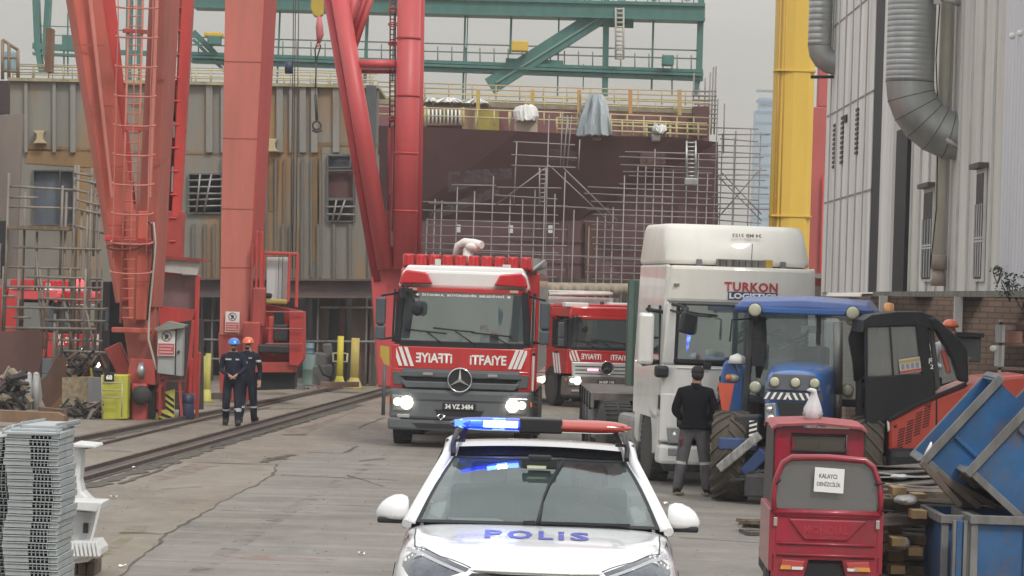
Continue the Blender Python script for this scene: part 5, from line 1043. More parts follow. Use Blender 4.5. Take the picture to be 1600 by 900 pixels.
# ================================================================== BLUE TRACTOR
def chevron_wheel(parent, x, y, r, w, name='wheel'):
    q = MB(); h = w/2; q.lathe([(r*.55, -h*.8), (r*.75, -h), (r*.92, -h*.95), (r*.95, -h*.7), (r*.955, 0), (r*.95, h*.7), (r*.92, h*.95), (r*.75, h), (r*.55, h*.8)], 'x', (0, 0, 0), 36)
    n = 18
    for i in range(n):
        for s_ in (-1, 1):
            a0 = 2*math.pi*(i+(.5 if s_ > 0 else 0))/n; sw = .42 if r < .7 else .34
            pts = []
            for u in (0.02, .35, .7, 1.0):
                a = a0 + (1-u)*sw*.0 - u*sw; xx = s_*h*u
                for da, rr in ((-.045/r, .93), (.045/r, .93), (.03/r, 1.0), (-.03/r, 1.0)): pts.append((xx, r*(rr-(.02 if u == 1 else 0))*math.sin(a+da), r*(rr-(.02 if u == 1 else 0))*math.cos(a+da)))
            fs = []
            for k in range(3):
                b = k*4; fs += [(b+j, b+(j+1) % 4, b+4+(j+1) % 4, b+4+j) for j in range(4)]
            fs += [(0, 1, 2, 3), (12, 13, 14, 15)]; q.add(pts, fs)
    o = q.build(name, M('muddy_tyre', (.075, .06, .045), .9, var=.35, scale=6, dirt=.3), parent); o.location = (x, y, r)
    s = 1 if x > 0 else -1; q = MB(); q.lathe([(r*.57, s*h*.75), (r*.45, s*h*.3), (r*.2, s*h*.4), (.001, s*h*.5)], 'x', (0, 0, 0), 20); q.build('rim', M('rim_pale', (.4, .4, .38), .6), o); return o
def tractor():
    D0 = 41.8
    t = thing('tractor', 'blue farm tractor with a glazed cab facing the viewer in front of the white lorry', 'tractor', (X(1238, D0, .8), D0, 0), R(-9))
    bl = M('tractor_blue', (.030, .130, .40), .35, var=.12, coat=.5, dirt=.15); bld = M('tractor_roof_blue', (.035, .09, .30), .45, var=.2, coat=.3, dirt=.3)
    dk = M('tractor_chassis', (.035, .035, .04), .6, var=.3, dirt=.4)
    for s_ in (-1, 1): chevron_wheel(t, s_*.85 if s_ < 0 else .95, .62, .60, .46); chevron_wheel(t, s_*.98, 3.0, .83, .50)
    # hood
    q = MB(); rows = []
    for y, hw, zt, zb in [(-.12, .26, 1.60, 1.0), (-.10, .33, 1.66, .98), (.1, .38, 1.72, .95), (.6, .42, 1.75, .95), (1.3, .46, 1.77, .95), (1.75, .48, 1.78, .95)]:
        rows.append([(-hw*1.0, y, zb), (-hw*1.02, y, (zb+zt)/2), (-hw, y, zt-.14), (-hw*.82, y, zt-.03), (0, y, zt), (hw*.82, y, zt-.03), (hw, y, zt-.14), (hw*1.02, y, (zb+zt)/2), (hw, y, zb)])
    q.grid(rows); q.add(rows[0], [tuple(range(9))]); hd = q.build('hood', bl, t, sub=2); hd.location.z = .09
    q = MB(); q.pxz([(-.27, 1.64), (.27, 1.64), (.37, 1.42), (-.37, 1.42)], -.17, -.10); q.build('lamp_recess', M('recess_grey', (.12, .13, .15), .5), hd, bevel=.015)
    q = MB(); q.pxz([(-.20, 1.28), (.20, 1.28), (.15, .92), (-.12, .92)], -.20, -.10); q.build('grille', M('grille_black', (.02, .02, .022)), hd, bevel=.01)
    q = MB(); q.pxz([(-.34, 1.28), (.34, 1.28), (.30, .86), (-.30, .86)], -.175, -.08); q.build('nose', bl, hd, bevel=.03)
    for s_ in (-1, 1):
        q = MB(); q.pxz([(s_*.22, 1.26), (s_*.36, 1.24), (s_*.35, 1.0), (s_*.28, .90), (s_*.18, .94)], -.195, -.10); l_ = q.build('headlight', M('lamp_glass_grey', (.30, .32, .33)), hd, bevel=.015)
        q = MB(); q.lathe([(.001, -.02), (.05, -.01), (.06, .02)], 'y', (s_*.27, -.195, 1.05), 12); q.lathe([(.001, -.02), (.04, -.01), (.05, .02)], 'y', (s_*.29, -.195, 1.17), 12); q.build('lamp', chrome, l_)
    def work_lamp(x, y, z, par, r_=.085):
        q = MB(); q.lathe([(r_, 0), (r_*.8, .1), (.02, .12)], 'y', (x, y, z), 16); b = q.build('work_lamp', black, par)
        q = MB(); q.lathe([(.001, -.012), (r_*.6, -.01), (r_*.92, .0), (r_*.92, .01)], 'y', (x, y, z), 16); q.build('lamp_glass', M('lamp_cream', (.50, .50, .36), .2, var=.15, scale=20, coat=1), b)
    for x in (-.24, .03, .28): work_lamp(x, -.19, 1.53, hd, .07)
    q = MB(); q.pxz([(-.37, 1.36), (.37, 1.36), (.34, 1.25), (.1, 1.33), (.0, 1.335), (-.1, 1.33), (-.34, 1.25)], -.21, -.19) if False else q.slab(-.38, .40, 1.30, -.36, .38, 1.40, -.215, -.195, 1); pn = q.build('chevron_panel', M('chevron_dark', (.06, .065, .08), .5), hd)
    for k in range(9):
        x0 = -.37+k*.083; sgn = 1 if k < 4 else -1; q = MB(); q.pxz([(x0+.0, 1.305), (x0+.035, 1.305), (x0+.035+.05*sgn, 1.395), (x0+.05*sgn, 1.395)], -.222, -.216); q.build('chevron_stripe', white_letter, pn)
    # panels beside: striped plate at left
    q = MB(); q.box(-.56, -.46, -.1, -.08, .78, 1.10); sp_ = q.build('striped_plate', white_letter, t)
    for k in range(5): q = MB(); q.pxz([(-.56, .80+k*.062), (-.46, .83+k*.062), (-.46, .86+k*.062), (-.56, .83+k*.062)], -.106, -.101); q.build('stripe', black, sp_)
    # front loader linkage
    q = MB(); q.strut((-.95, .0, .45), (-.42, -.1, .92), .12, .1); q.build('linkage_arm', M('scuffed_white_arm', (.34, .34, .33), .7, var=.6, scale=14, dirt=.5), t, bevel=.02)
    q = MB(); q.strut((-.62, .08, .40), (-.35, .0, .70), .16, .1); q.cbox((-.72, .1, .78), (.5, .12, .16)); q.build('linkage_arm', M('arm_blue', (.03, .07, .20), .5, dirt=.3), t, bevel=.02)
    q = MB(); q.box(-.95, .95, .45, .75, .42, .68); q.box(-.3, .3, -.1, 1.2, .45, .98); q.build('axle', dk, t, bevel=.03)
    for k in range(6): q = MB(); q.path([(-.8+.12*k, -.02, .30+.05*k), (-.5+.1*k, -.08, .34+.06*(k % 3)), (-.2, -.05, .25+.1*k)], .03, 6); q.build('hydraulic_hose', dk, t)
    q = MB(); q.cbox((-.35, -.06, .25), (.5, .12, .3)); q.cbox((.3, -.06, .5), (.5, .14, .5)); q.build('counterweight', dk, t, bevel=.03)
    # black side column and lamps bottom-left of cab
    q = MB(); q.cbox((-.62, .5, 1.0), (.34, .5, .32)); q.build('battery_box', dk, t, bevel=.03)
    # cab
    cg = MG('tractor_glass', (.85, .92, .90), .06, (.25, .31, .30), .82)
    q = MB()
    for s_ in (-1, 1):
        q.strut((s_*.78, 1.7, 1.05), (s_*.72, 1.85, 2.58), .09, .09); q.strut((s_*.82, 3.1, 1.2), (s_*.74, 2.95, 2.58), .09, .08)
    q.cbox((0, 1.75, 1.32), (1.5, .08, .10)); cb = q.build('cab_frame', M('cab_frame_black', (.03, .032, .035), .5), t, bevel=.015)
    q = MB(); q.box(.16, .22, 1.76, 1.82, 1.4, 2.55); q.build('cab_pillar', M('cab_frame_black', (.03, .032, .035)), cb)
    q = MB(); q.grid([[(-.74, 1.72, 1.38), (0, 1.66, 1.38), (.74, 1.72, 1.38)], [(-.69, 1.84, 2.5), (0, 1.80, 2.5), (.69, 1.84, 2.5)]]); q.build('windscreen', cg, cb)
    q = MB(); q.grid([[(-.78, 3.05, 1.3), (.78, 3.05, 1.3)], [(-.72, 2.95, 2.5), (.72, 2.95, 2.5)]]); q.build('rear_window', cg, cb)
    for s_ in (-1, 1): q = MB(); q.grid([[(s_*.79, 1.75, 1.2), (s_*.80, 3.05, 1.3)], [(s_*.71, 1.86, 2.5), (s_*.73, 2.95, 2.5)]]); q.build('side_window', cg, cb)
    q = MB(); rows = []
    for y, z0, z1 in [(1.50, 2.54, 2.60), (1.55, 2.50, 2.67), (1.9, 2.50, 2.74), (2.9, 2.50, 2.74), (3.2, 2.52, 2.66)]:
        rows.append([(-.93, y, z0), (-.95, y, z0+.07), (-.85, y, z1-.02), (0, y, z1+.02), (.85, y, z1-.02), (.95, y, z0+.07), (.93, y, z0), (0, y, z0), (-.93, y, z0)])
    q.grid(rows, False); q.add(rows[0][:8], [tuple(range(8))]); q.add(rows[-1][:8], [tuple(range(8))]); rf = q.build('cab_roof', bld, cb, bevel=.02)
    q = MB(); q.pxz([(-.55, 2.51), (.55, 2.51), (.60, 2.58), (-.60, 2.58)], 1.48, 1.56); q.build('roof_visor', bl, rf, bevel=.01)
    for x in (-.66, .66): work_lamp(x, 1.46, 2.545, rf, .095)
    for s_ in (-1, 1): work_lamp(s_*.62, 1.45, 1.50, cb, .09)
    # inside: seat, wheel, levers, cloth
    q = MB(); q.cbox((.05, 2.6, 1.75), (.5, .14, .62)); q.cbox((.05, 2.4, 1.45), (.5, .5, .14)); q.build('seat', M('tractor_seat', (.04, .045, .05), .8), cb, bevel=.04)
    q = MB(); q.path([(.05+.18*math.cos(R(a)), 2.05, 1.62+.18*math.sin(R(a))*.8) for a in range(0, 360, 20)], .018, 6, True); q.tube((.05, 2.05, 1.62), (.05, 1.95, 1.35), .03); q.build('steering_wheel', black, cb)
    q = MB(); q.cbox((.08, 2.0, 2.3), (.28, .15, .10)); q.build('interior_box', M('interior_cream', (.5, .49, .45), .6), cb)
    for k in range(7): q = MB(); q.path([(-.64, 1.8, 2.45-.05*k), (-.35, 1.85, 2.0+.05*k), (-.1, 1.9, 2.1+.08*math.sin(k)), (.05, 1.9, 2.3-.04*k)], .009, 5); q.build('cable', black, cb)
    q = MB(); q.cbox((-.35, 2.9, 1.62), (.7, .05, .5)); q.build('hung_cloth', M('cloth_teal_grey', (.28, .34, .33), .8, var=.2), cb)
    for k, (x_, w_) in enumerate(((-.60, .10), (.74, .13))): 
        q = MB(); q.path([(x_, 1.78, 2.45), (x_-.02, 1.76, 2.2), (x_+.02, 1.75, 1.9), (x_-.01, 1.75, 1.62)], [w_*.6, w_, w_*.8, w_*.35], 10); q.build('black_bag', M('black_bag_cloth', (.018, .019, .021), .8, var=.3, bump=.6, fine=14), cb)
    q = MB(); q.path([(-.50, 1.62, 1.44), (-.2, 1.6, 1.45), (.12, 1.62, 1.43)], .012, 5); q.build('wiper', black, cb)
    # exhaust
    q = MB(); q.tube((.50, 1.35, 1.1), (.50, 1.35, 1.5), .06, n=14); q.tube((.50, 1.35, 1.45), (.47, 1.35, 2.42), .065, n=16); q.build('exhaust_pipe', M('exhaust_grey', (.20, .20, .19), .45, .5, var=.2), t)
    # mirrors / indicator arms / fenders
    for s_ in (-1, 1):
        q = MB(); q.prism([(s_*.82, 2.0, 1.02), (s_*1.08, 2.0, 1.02), (s_*1.15, 2.0, 1.62), (s_*1.11, 2.0, 1.82), (s_*.98, 2.0, 1.86), (s_*.84, 2.0, 1.6)], (0, 1.3, 0)); fn = q.build('fender', bl, t, bevel=.04)
        q = MB(); q.box(s_*.80, s_*1.16, 2.9, 3.6, 1.62, 1.76); q.build('fender_top', bl, fn, bevel=.04)
        q = MB(); q.ball((s_*.98, 1.99, 1.60), (.10, .05, .055), 12, 6); il = q.build('indicator_lamp', M('lamp_cream', (.50, .50, .36)), fn)
        q = MB(); q.ball((s_*.98-.05, 1.97, 1.60), (.05, .05, .05), 10, 6); q.build('orange_lens', M('indicator_orange', (.7, .18, .03)), il)
    q = MB(); q.path([(-.72, 1.8, 2.42), (-.98, 1.6, 2.40), (-1.0, 1.6, 2.1)], .014, 6); q.cbox((-.60, 1.55, 1.95), (.17, .05, .34)); q.build('mirror', black, cb, bevel=.01)
    q = MB(); q.path([(.90, 1.8, 2.05), (1.02, 1.65, 2.45), (1.05, 1.6, 2.5)], .016, 6); q.path([(.95, 1.8, 2.52), (1.25, 1.75, 2.47), (1.65, 1.7, 2.40)], .03, 6); arm = q.build('beacon_arm', black, cb)
    q = MB(); q.lathe([(.075, 0), (.078, .06), (.06, .16), (.001, .17)], 'z', (1.13, 1.75, 2.53), 14); q.build('beacon', M('beacon_amber', (.70, .26, .03), .2, coat=1, bump=0), arm)
    # orange reflector board behind left wheel
    q = MB(); q.pxz([(-1.08, 1.55), (-.86, 1.55), (-.92, 1.18), (-1.0, 1.10)], .9, .93); q.build('reflector_board', M('reflector_orange_red', (.60, .10, .05), .5, var=.2), t)
    q = MB(); q.lathe([(.001, .14), (.10, .10), (.13, 0), (.001, 0)], 'z', (-.92, 1.95, 1.80), 12); q.build('lamp_cap', white_letter, t)
    return t
tractor()
# white carved bird figure standing between tractor and three-wheeler
t = thing('bird_figure', 'white and grey bird shaped figure standing on the three-wheeler roof', 'figurine', (X(1270, 27.2, 1.7), 27.2, 1.655))
q = MB(); q.path([(0, .02, 0), (-.005, 0, .04), (.0, 0, .10), (.005, -.01, .16), (.005, -.02, .22), (.0, -.03, .255), (-.03, -.05, .265), (-.06, -.06, .262)], [.04, .075, .08, .055, .03, .026, .018, .004], 12); q.build('figure_body', M('figure_white', (.62, .63, .65), .4, var=.15, scale=20), t)
q = MB(); q.ball((0, .0, .06), (.088, .07, .055), 12, 8); q.build('wing', M('figure_grey', (.30, .32, .34), .6, var=.5, scale=40), t)
# ================================================================== RED CARGO THREE-WHEELER (seen from behind)
def three_wheeler():
    D0 = 25.6; tr = M('trike_red', (.30, .008, .03), .34, var=.25, coat=.4, dirt=.38, scale=3); trd = M('trike_roof_dusty', (.34, .07, .075), .6, var=.2, dirt=.25, scale=6)
    t = thing('cargo_three_wheeler', 'small dark red cargo three-wheeler with a white paper sign on its rear screen', 'three-wheeler', (X(1291, D0, .8), D0, 0), R(-1.5)); t.scale = (.86, 1, 1)
    # tailgate
    q = MB(); q.box(-.475, .475, 0, .05, .60, .985); tg = q.build('tailgate', tr, t, bevel=.012)
    q = MB(); q.pxz([(-.36, .93), (.38, .93), (.26, .82), (.20, .76), (-.20, .76), (-.26, .82)], -.018, .01); q.build('pressed_panel', tr, tg, bevel=.012)
    for z_ in (.955, .73, .64): q = MB(); q.tube((-.45, -.006, z_), (.45, -.006, z_), .012, n=8); q.build('pressed_rib', tr, tg)
    text('embossed_lettering', 'MONDIAL', .1, M('worn_red_letter', (.36, .025, .045), .4), tg, face_cam(0, -.019, .845), False, .004, .42, .07, .004)
    for s_ in (-1, 1):
        q = MB(); q.cbox((s_*.475, -.01, .90), (.035, .03, .07)); q.build('latch', chrome, tg, bevel=.004)
        q = MB(); q.box(s_*.47, s_*.53, .0, 1.4, .50, 1.0); q.build('side_board', tr, t, bevel=.01)
        # lamps
        q = MB(); q.pxz([(s_*.14, .60), (s_*.505, .60), (s_*.505, .40), (s_*.20, .40)], .0, .06); q.v = [v+Vector((0, 0, .05)) for v in q.v]; pn = q.build('lamp_panel', tr, t, bevel=.01)
        q = MB(); q.pxz([(s_*.19, .54), (s_*.40, .55), (s_*.42, .47), (s_*.22, .47)], -.012, .005); q.v = [v+Vector((0, 0, .05)) for v in q.v]; lp = q.build('tail_lamp', M('lamp_red_plastic', (.45, .06, .05), .25, coat=1, bump=0), pn, bevel=.006)
        q = MB(); q.pxz([(s_*(.32 if s_ < 0 else .27), .505), (s_*.41, .505), (s_*.42, .472), (s_*(.32 if s_ < 0 else .27), .472)], -.018, -.010); q.v = [v+Vector((0, 0, .05)) for v in q.v]; q.build('orange_segment', M('lamp_amber_plastic', (.70, .30, .06), .25, coat=1, bump=0), lp)
        q = MB(); q.pxz([(s_*.20, .495), (s_*.31, .495), (s_*.31, .472), (s_*.21, .472)], -.018, -.010); q.v = [v+Vector((0, 0, .05)) for v in q.v]; q.build('clear_segment', M('lamp_clear_plastic', (.75, .74, .70), .25, coat=1, bump=0), lp)
        wheel(t, s_*.46, .55, .27, .14, (.3, .3, .3))
    q = MB(); q.box(-.16, .16, .05, .07, .36, .60); q.build('plate_recess', black, t)
    q = MB(); q.box(-.52, .52, .03, 1.6, .42, .58); q.build('load_bed', dark, t)
    # rear hoop with a dusty clear screen
    hoop = [(-.49, 0, .98), (-.50, 0, 1.10), (-.48, .0, 1.24), (-.42, 0, 1.37), (-.34, 0, 1.415), (0, 0, 1.425), (.34, 0, 1.41), (.42, 0, 1.36), (.48, 0, 1.23), (.50, 0, 1.1), (.49, 0, .98)]
    q = MB(); q.path(hoop, .026, 10); q.tube((-.49, 0, .98), (.49, 0, .98), .028); hp_ = q.build('rear_hoop', tr, t)
    q = MB(); q.prism([(a, .015, c) for a, b, c in hoop], (0, .008, 0)); q.build('plastic_screen', MG('dusty_plastic', (.42, .40, .40), .10, (.17, .165, .17), .40, .25), hp_)
    q = MB(); q.box(-.45, .45, .05, .07, 1.20, 1.235).box(-.14, -.105, .05, .07, .98, 1.2).box(.14, .175, .05, .07, .98, 1.2); q.build('inner_frame', tr, hp_)
    q = MB(); q.grid([[(x_*.1, .35+.02*math.sin(x_*2.1+z_), .98+z_*.11) for x_ in range(-4, 5)] for z_ in range(4)]); q.build('canvas_back', M('grey_canvas', (.10, .10, .10), .8, var=.4), hp_)
    q = MB(); q.cbox((.01, -.028, 1.245), (.275, .004, .195), ry=R(2)); sg = q.build('paper_sign', M('paper_white', (.74, .74, .73), .5, var=.03), t)
    ink = M('ink_black', (.03, .03, .04), .6)
    text('sign_lettering', 'KALAYCI', .05, ink, sg, face_cam(.0, -.0315, 1.277, 0, R(-2)), False, .0006, .165, .036, 0); text('sign_lettering', 'DENİZCİLİK', .05, ink, sg, face_cam(.008, -.0315, 1.217, 0, R(-2)), False, .0006, .22, .042, 0)
    q = MB(); q.tube((-.5, -.01, 1.18), (-.44, -.03, 1.24), .01); q.tube((.44, -.03, 1.22), (.53, -.01, 1.24), .01); q.build('strap', black, hp_)
    # driver's cab further forward
    q = MB(); cx = .0
    q.pxz([(-.44, .95), (.44, .95), (.42, 1.655), (-.40, 1.655)], 1.30, 1.34) if False else None
    fr = MB()
    fr.pxz([(-.43, .95), (-.27, .95), (-.27, 1.555), (-.415, 1.605)], 1.3, 1.33).pxz([(.27, .95), (.47, .95), (.445, 1.605), (.29, 1.555)], 1.3, 1.33).pxz([(-.27, 1.555), (.29, 1.555), (.445, 1.605), (-.415, 1.605)], 1.3, 1.33).pxz([(-.27, .95), (.27, .95), (.27, 1.42), (-.27, 1.42)], 1.3, 1.33).pxz([(-.27, 1.42), (-.22, 1.42), (-.24, 1.555), (-.27, 1.555)], 1.3, 1.33)
    cb = fr.build('cab_back_panel', tr, t)
    q = MB(); q.box(-.255, .28, 1.31, 1.32, 1.41, 1.55); q.build('rear_window', MG('dusty_plastic2', (.35, .33, .28), .05, (.13, .115, .09), .5, .2), cb, bevel=0)
    q = MB(); q.path([(-.255, 1.295, 1.41), (-.25, 1.295, 1.55), (.275, 1.295, 1.55), (.28, 1.295, 1.41)], .012, 8, True); q.build('window_rubber', black, cb)
    q = MB(); rows = [[(-.46, y, z), (-.40, y, z+.035), (0, y, z+.055), (.42, y, z+.03), (.48, y, z-.005)] for y, z in ((1.22, 1.60), (1.7, 1.63), (2.3, 1.62), (2.45, 1.58))]
    q.grid(rows, False); q.build('cab_roof', trd, t, solid=.02)
    q = MB(); q.pyz([(1.3, .5), (1.3, 1.61), (2.4, 1.58), (2.6, 1.1), (2.7, .5)], -.43, -.41); q.pyz([(1.3, .5), (1.3, 1.61), (2.4, 1.58), (2.6, 1.1), (2.7, .5)], .45, .47); q.build('cab_side', M('trike_side_black', (.03, .022, .024), .5), t)
    q = MB(); q.box(-.4, .4, 2.55, 2.6, .4, 1.1); q.build('front_shield', tr, t); wheel(t, .0, 2.7, .27, .12)
    return t
three_wheeler()
# ================================================================== ORANGE-RED LOADER WITH BLACK CAB
DL = 42.0
t = thing('compact_loader', 'orange red compact loader with a black glazed cab behind the tractor and blue bins', 'loader', (X(1450, DL, 0), DL, 0)); o = t.location.copy()
lr = M('loader_orange_red', (.60, .065, .035), .4, var=.1, coat=.4, dirt=.10); lk_ = M('loader_black', (.018, .020, .024), .5, var=.15, dirt=.06, spec=.25)
def lp(x, y, d=0): return at(x, y, DL+d)-o
def lpoly(nm, pts, d, dep, mt, par, bev=.02, label=None):
    q = MB(); q.prism([lp(x, y, d) for x, y in pts], (0, dep, 0)); return q.build(nm, mt, par, bevel=bev, label=label)
body = lpoly('body', [(1388, 655), (1430, 635), (1470, 618), (1511, 602), (1540, 590), (1600, 585), (1640, 600), (1640, 728), (1388, 728)], 0, 1.5, lr, t, .05)
lpoly('panel_gap', [(1462, 624), (1464.5, 623), (1464.5, 700), (1462, 700)], -.006, .01, dark, body, 0); lpoly('panel_gap', [(1388, 701), (1600, 701), (1600, 703), (1388, 703)], -.006, .01, dark, body, 0)
for k in range(4):
    for j in range(9):
        x0, y0 = 1402+k*13.5, 686-k*11+j*0; yy = y0-16+j*4.2-(k*1.5); sx = (9-j)*.5
        lpoly('vent_slot', [(x0+sx-2, yy+1.5), (x0+sx+8, yy-2.8), (x0+sx+8, yy-1.2), (x0+sx-2, yy+3.1)], -.008, .012, dark, body, 0)
for x_, y_ in ((1452, 634), (1399, 665)): q = MB(); q.ball(lp(x_, y_, -.01), .025, 8, 5); q.build('bolt', M('bolt_dark_red', (.25, .03, .02), .5), body)
cabf = MB()
out_ = [(1352, 505), (1362, 494), (1400, 489), (1438, 488), (1456, 494), (1470, 510)]
cab = lpoly('cab_roof', [(1348, 520), (1350, 500), (1362, 492), (1402, 487), (1440, 487), (1458, 494), (1480, 516), (1466, 518), (1436, 508), (1352, 512)], 0, 1.4, lk_, t, .04)
lpoly('cab_pillar', [(1430, 500), (1449, 505), (1462, 618), (1445, 626), (1440, 592)], -.01, .12, lk_, cab); lpoly('cab_pillar', [(1352, 505), (1356, 505), (1356, 600), (1352, 600)], 0, .1, lk_, cab)
lpoly('cab_door', [(1352, 588), (1445, 584), (1462, 618), (1430, 634), (1388, 655), (1352, 680)], -.012, .1, lk_, cab, .02)
lpoly('cab_pillar', [(1452, 508), (1458, 506), (1470, 605), (1462, 612)], .1, .1, M('loader_pillar_grey', (.09, .09, .10), .5), cab)
lpoly('rear_boom', [(1450, 498), (1462, 496), (1500, 530), (1512, 548), (1514, 598), (1500, 596), (1488, 560), (1466, 520)], -.05, .35, lk_, t, .03)
lpoly('trim_edge', [(1388, 652), (1430, 630), (1470, 613), (1511, 596), (1511, 602), (1470, 619), (1430, 637), (1388, 660)], -.04, .08, black, body, .01)
lpoly('side_window', [(1356, 512), (1436, 510), (1443, 584), (1356, 588)], .05, .01, MG('loader_glass', (.62, .66, .66), .12, (.25, .26, .26), .6), cab, 0)
lpoly('rear_quarter_window', [(1470, 520), (1480, 535), (1502, 592), (1472, 600)], .1, .01, MG('loader_glass', (.62, .66, .66), .12), cab, 0)
lpoly('window_bar', [(1390, 511), (1392, 511), (1397, 586), (1395, 586)], .0, .03, lk_, cab, 0)
lpoly('inner_post', [(1378, 512), (1390, 512), (1394, 586), (1380, 586)], .7, .1, lr, cab); lpoly('seat_back', [(1402, 532), (1412, 524), (1424, 530), (1428, 584), (1400, 584)], .6, .3, M('seat_brown_grey', (.12, .10, .10), .8), cab, .05)
lpoly('red_link', [(1470, 548), (1478, 546), (1487, 582), (1480, 584)], .05, .1, M('link_red', (.5, .10, .08), .5), t)
lpoly('far_wall', [(1352, 505), (1450, 505), (1460, 610), (1352, 610)], 1.35, .03, MG('loader_glass', (.62, .66, .66), .12), cab, 0)
stk = lpoly('cab_sticker', [(1404, 562), (1437, 557), (1440, 580), (1407, 585)], -.03, .01, M('sticker_cream', (.62, .56, .48), .5, var=.05), cab, 0)
lpoly('sticker_stripe', [(1405, 564), (1437, 559), (1437.5, 563), (1405.4, 568)], -.035, .004, M('sticker_ochre', (.5, .38, .12), .5), stk, 0); lpoly('sticker_stripe', [(1406.5, 580), (1439.5, 575), (1440, 579), (1407, 584)], -.035, .004, M('sticker_red', (.5, .10, .08), .5), stk, 0)
for k in range(4): lpoly('sticker_mark', [(1408+k*7.5, 569.5-k), (1413+k*7.5, 569-k), (1413.5+k*7.5, 577-k), (1408.5+k*7.5, 577.5-k)], -.035, .004, M('sticker_blue_grey', (.28, .30, .40), .5), stk, 0)
p = lp(1454, 564, -.02); text('cab_lettering', 'F', .12, white_letter, cab, face_cam(p.x, p.y, p.z), False, .003, .045, .07, 0)
p = lp(1456, 573, -.02); text('cab_lettering', '2', .12, white_letter, cab, face_cam(p.x, p.y, p.z), False, .003, .045, .06, 0)
q = MB(); q.strut(lp(1385, 718, -.1), lp(1640, 722, -.1), .3, .6); q.build('track_frame', lk_, t, bevel=.1)
for x_ in (1410, 1480, 1550, 1620): q = MB(); q.lathe([(.30, -.2), (.38, -.18), (.38, .18), (.30, .2)], 'y', (lp(x_, 726, 0).x, .1, .38), 24); q.build('wheel', rubber, t)
lpoly('rear_lamp', [(1386, 658), (1390, 656), (1391, 672), (1387, 676)], -.03, .05, white_letter, body)
# amber beacon rig seen beside the tractor roof is on the tractor
# ================================================================== BLUE BINS
bin_b = M('bin_blue_paint', (.016, .105, .27), .55, var=.35, dirt=.55, rust=.42, rustcol=(.12, .08, .06), scale=2.6, stretch=(1, 1, 1)); bin_g = M('bin_worn_edge', (.17, .17, .165), .7, var=.4, dirt=.4, scale=6)
def skip(name, lab, origin, rot, W_, L_, H_, grp='blue steel tipping bins'):
    """open-topped steel bin: floor on z=0, wall tops at H_, with rim lips and ribs"""
    t = thing(name, lab, 'bin', origin, 0, grp); t.rotation_euler = rot
    th = .02
    for nm, bx in (('side_wall', (0, W_, 0, th, 0, H_)), ('side_wall', (0, W_, L_-th, L_, 0, H_)), ('end_wall', (0, th, th, L_-th, 0, H_)), ('end_wall', (W_-th, W_, th, L_-th, 0, H_)), ('floor', (th, W_-th, th, L_-th, 0, th))):
        q = MB(); q.box(*bx); q.build(nm, bin_b, t)
    for nm, bx in (('rim', (-.04, W_+.04, -.05, .0, H_-.06, H_+.01)), ('rim', (-.04, W_+.04, L_, L_+.05, H_-.06, H_+.01)), ('rim', (-.05, .0, 0, L_, H_-.06, H_+.01)), ('rim', (W_, W_+.05, 0, L_, H_-.06, H_+.01)),
                   ('rib', (W_*.33, W_*.33+.03, -.025, -.003, .05, H_-.08)), ('skid', (.1, .18, 0, L_, -.10, -.0)), ('skid', (W_-.18, W_-.1, 0, L_, -.10, -.0)), ('corner_post', (-.03, .03, -.03, .003, 0, H_-.06))):
        q = MB(); q.box(*bx); q.build(nm, bin_g if nm in ('skid', 'rim', 'corner_post') else bin_b, t, bevel=.006)
    return t
DB = 25.5
p0 = Vector((X(1478, DB, .7), DB, 0.02))
skip('steel_bin', 'upright blue steel bin next to the ribbed panel with two paper labels', (p0.x+.22, p0.y, .12), (0, 0, 0), 1.2, 1.0, .88)
skip('steel_bin', 'narrow grey and blue steel bin with ribbed side under the tilted bins', (p0.x+.02, p0.y+.25, .12), (0, 0, 0), .26, 1.2, .86)
q = MB()
t = thing('ribbed_side_panel', 'grey ribbed steel panel carrying two white labels, against the upright blue bin', 'steel panel', (p0.x+.05, p0.y-.02, .0))
for k, (a, b, m_) in enumerate([(0, .03, bin_g), (.03, .085, bin_b), (.085, .12, bin_g), (.12, .165, M('panel_grey2', (.21, .21, .21), .6, dirt=.3)), (.165, .20, bin_g)]):
    q = MB(); q.box(a, b-.004, (k % 2)*.02, .06, .1, .96); q.build('panel_rib', m_, t, bevel=.004)
for z_ in (.36, .14): q = MB(); q.box(.145, .19, -.006, -.002, z_, z_+.12); q.build('paper_label', white_letter, t)
# tilted bins: pivot at their lower left corners, leaning up to the right
a1 = at(1502, 768, 26.2); a2 = at(1588, 806, 25.9)
ang = R(-49)
skip('steel_bin', 'tilted blue steel bin leaning up to the right, the hindmost of the tilted pair', (a1.x, a1.y+.15, a1.z), (0, ang, R(-3)), .88, 1.0, .40)
skip('steel_bin', 'tilted blue steel bin leaning in front of the other tilted bin', (a2.x, a2.y-.25, a2.z), (0, ang, R(-3)), 1.5, 1.0, .58)
t = thing('support_frame', 'rusty brown steel frame wedged under the tilted blue bins', 'steel frame', (a1.x, 26, 0))
for k, (a, b) in enumerate([((1440, 722), (1500, 790)), ((1462, 738), (1530, 792)), ((1480, 750), (1555, 792)), ((1500, 742), (1600, 790)), ((1498, 752), (1498, 790)), ((1550, 765), (1550, 790)), ((1452, 735), (1560, 790))]):
    q = MB(); q.strut(at(*a, 26.0+.12*k)-t.location, at(*b, 26.0+.12*k)-t.location, .05, .08); q.build('frame_bar', M('frame_brown', (.13, .10, .08), .8, var=.4, rust=.3), t, bevel=.005)
bl_ = M('bin_flap_brown', (.10, .075, .06), .8, var=.4)
for k in range(4): q = MB(); q.prism([at(1440+k*20, 720+k*8, 26.4+.1*k)-t.location, at(1500+k*18, 745+k*8, 26.4+.1*k)-t.location, at(1540+k*15, 790, 26.4+.1*k)-t.location, at(1495+k*15, 790, 26.4+.1*k)-t.location], (0, .04, 0)); q.build('cross_plate', bl_, t)
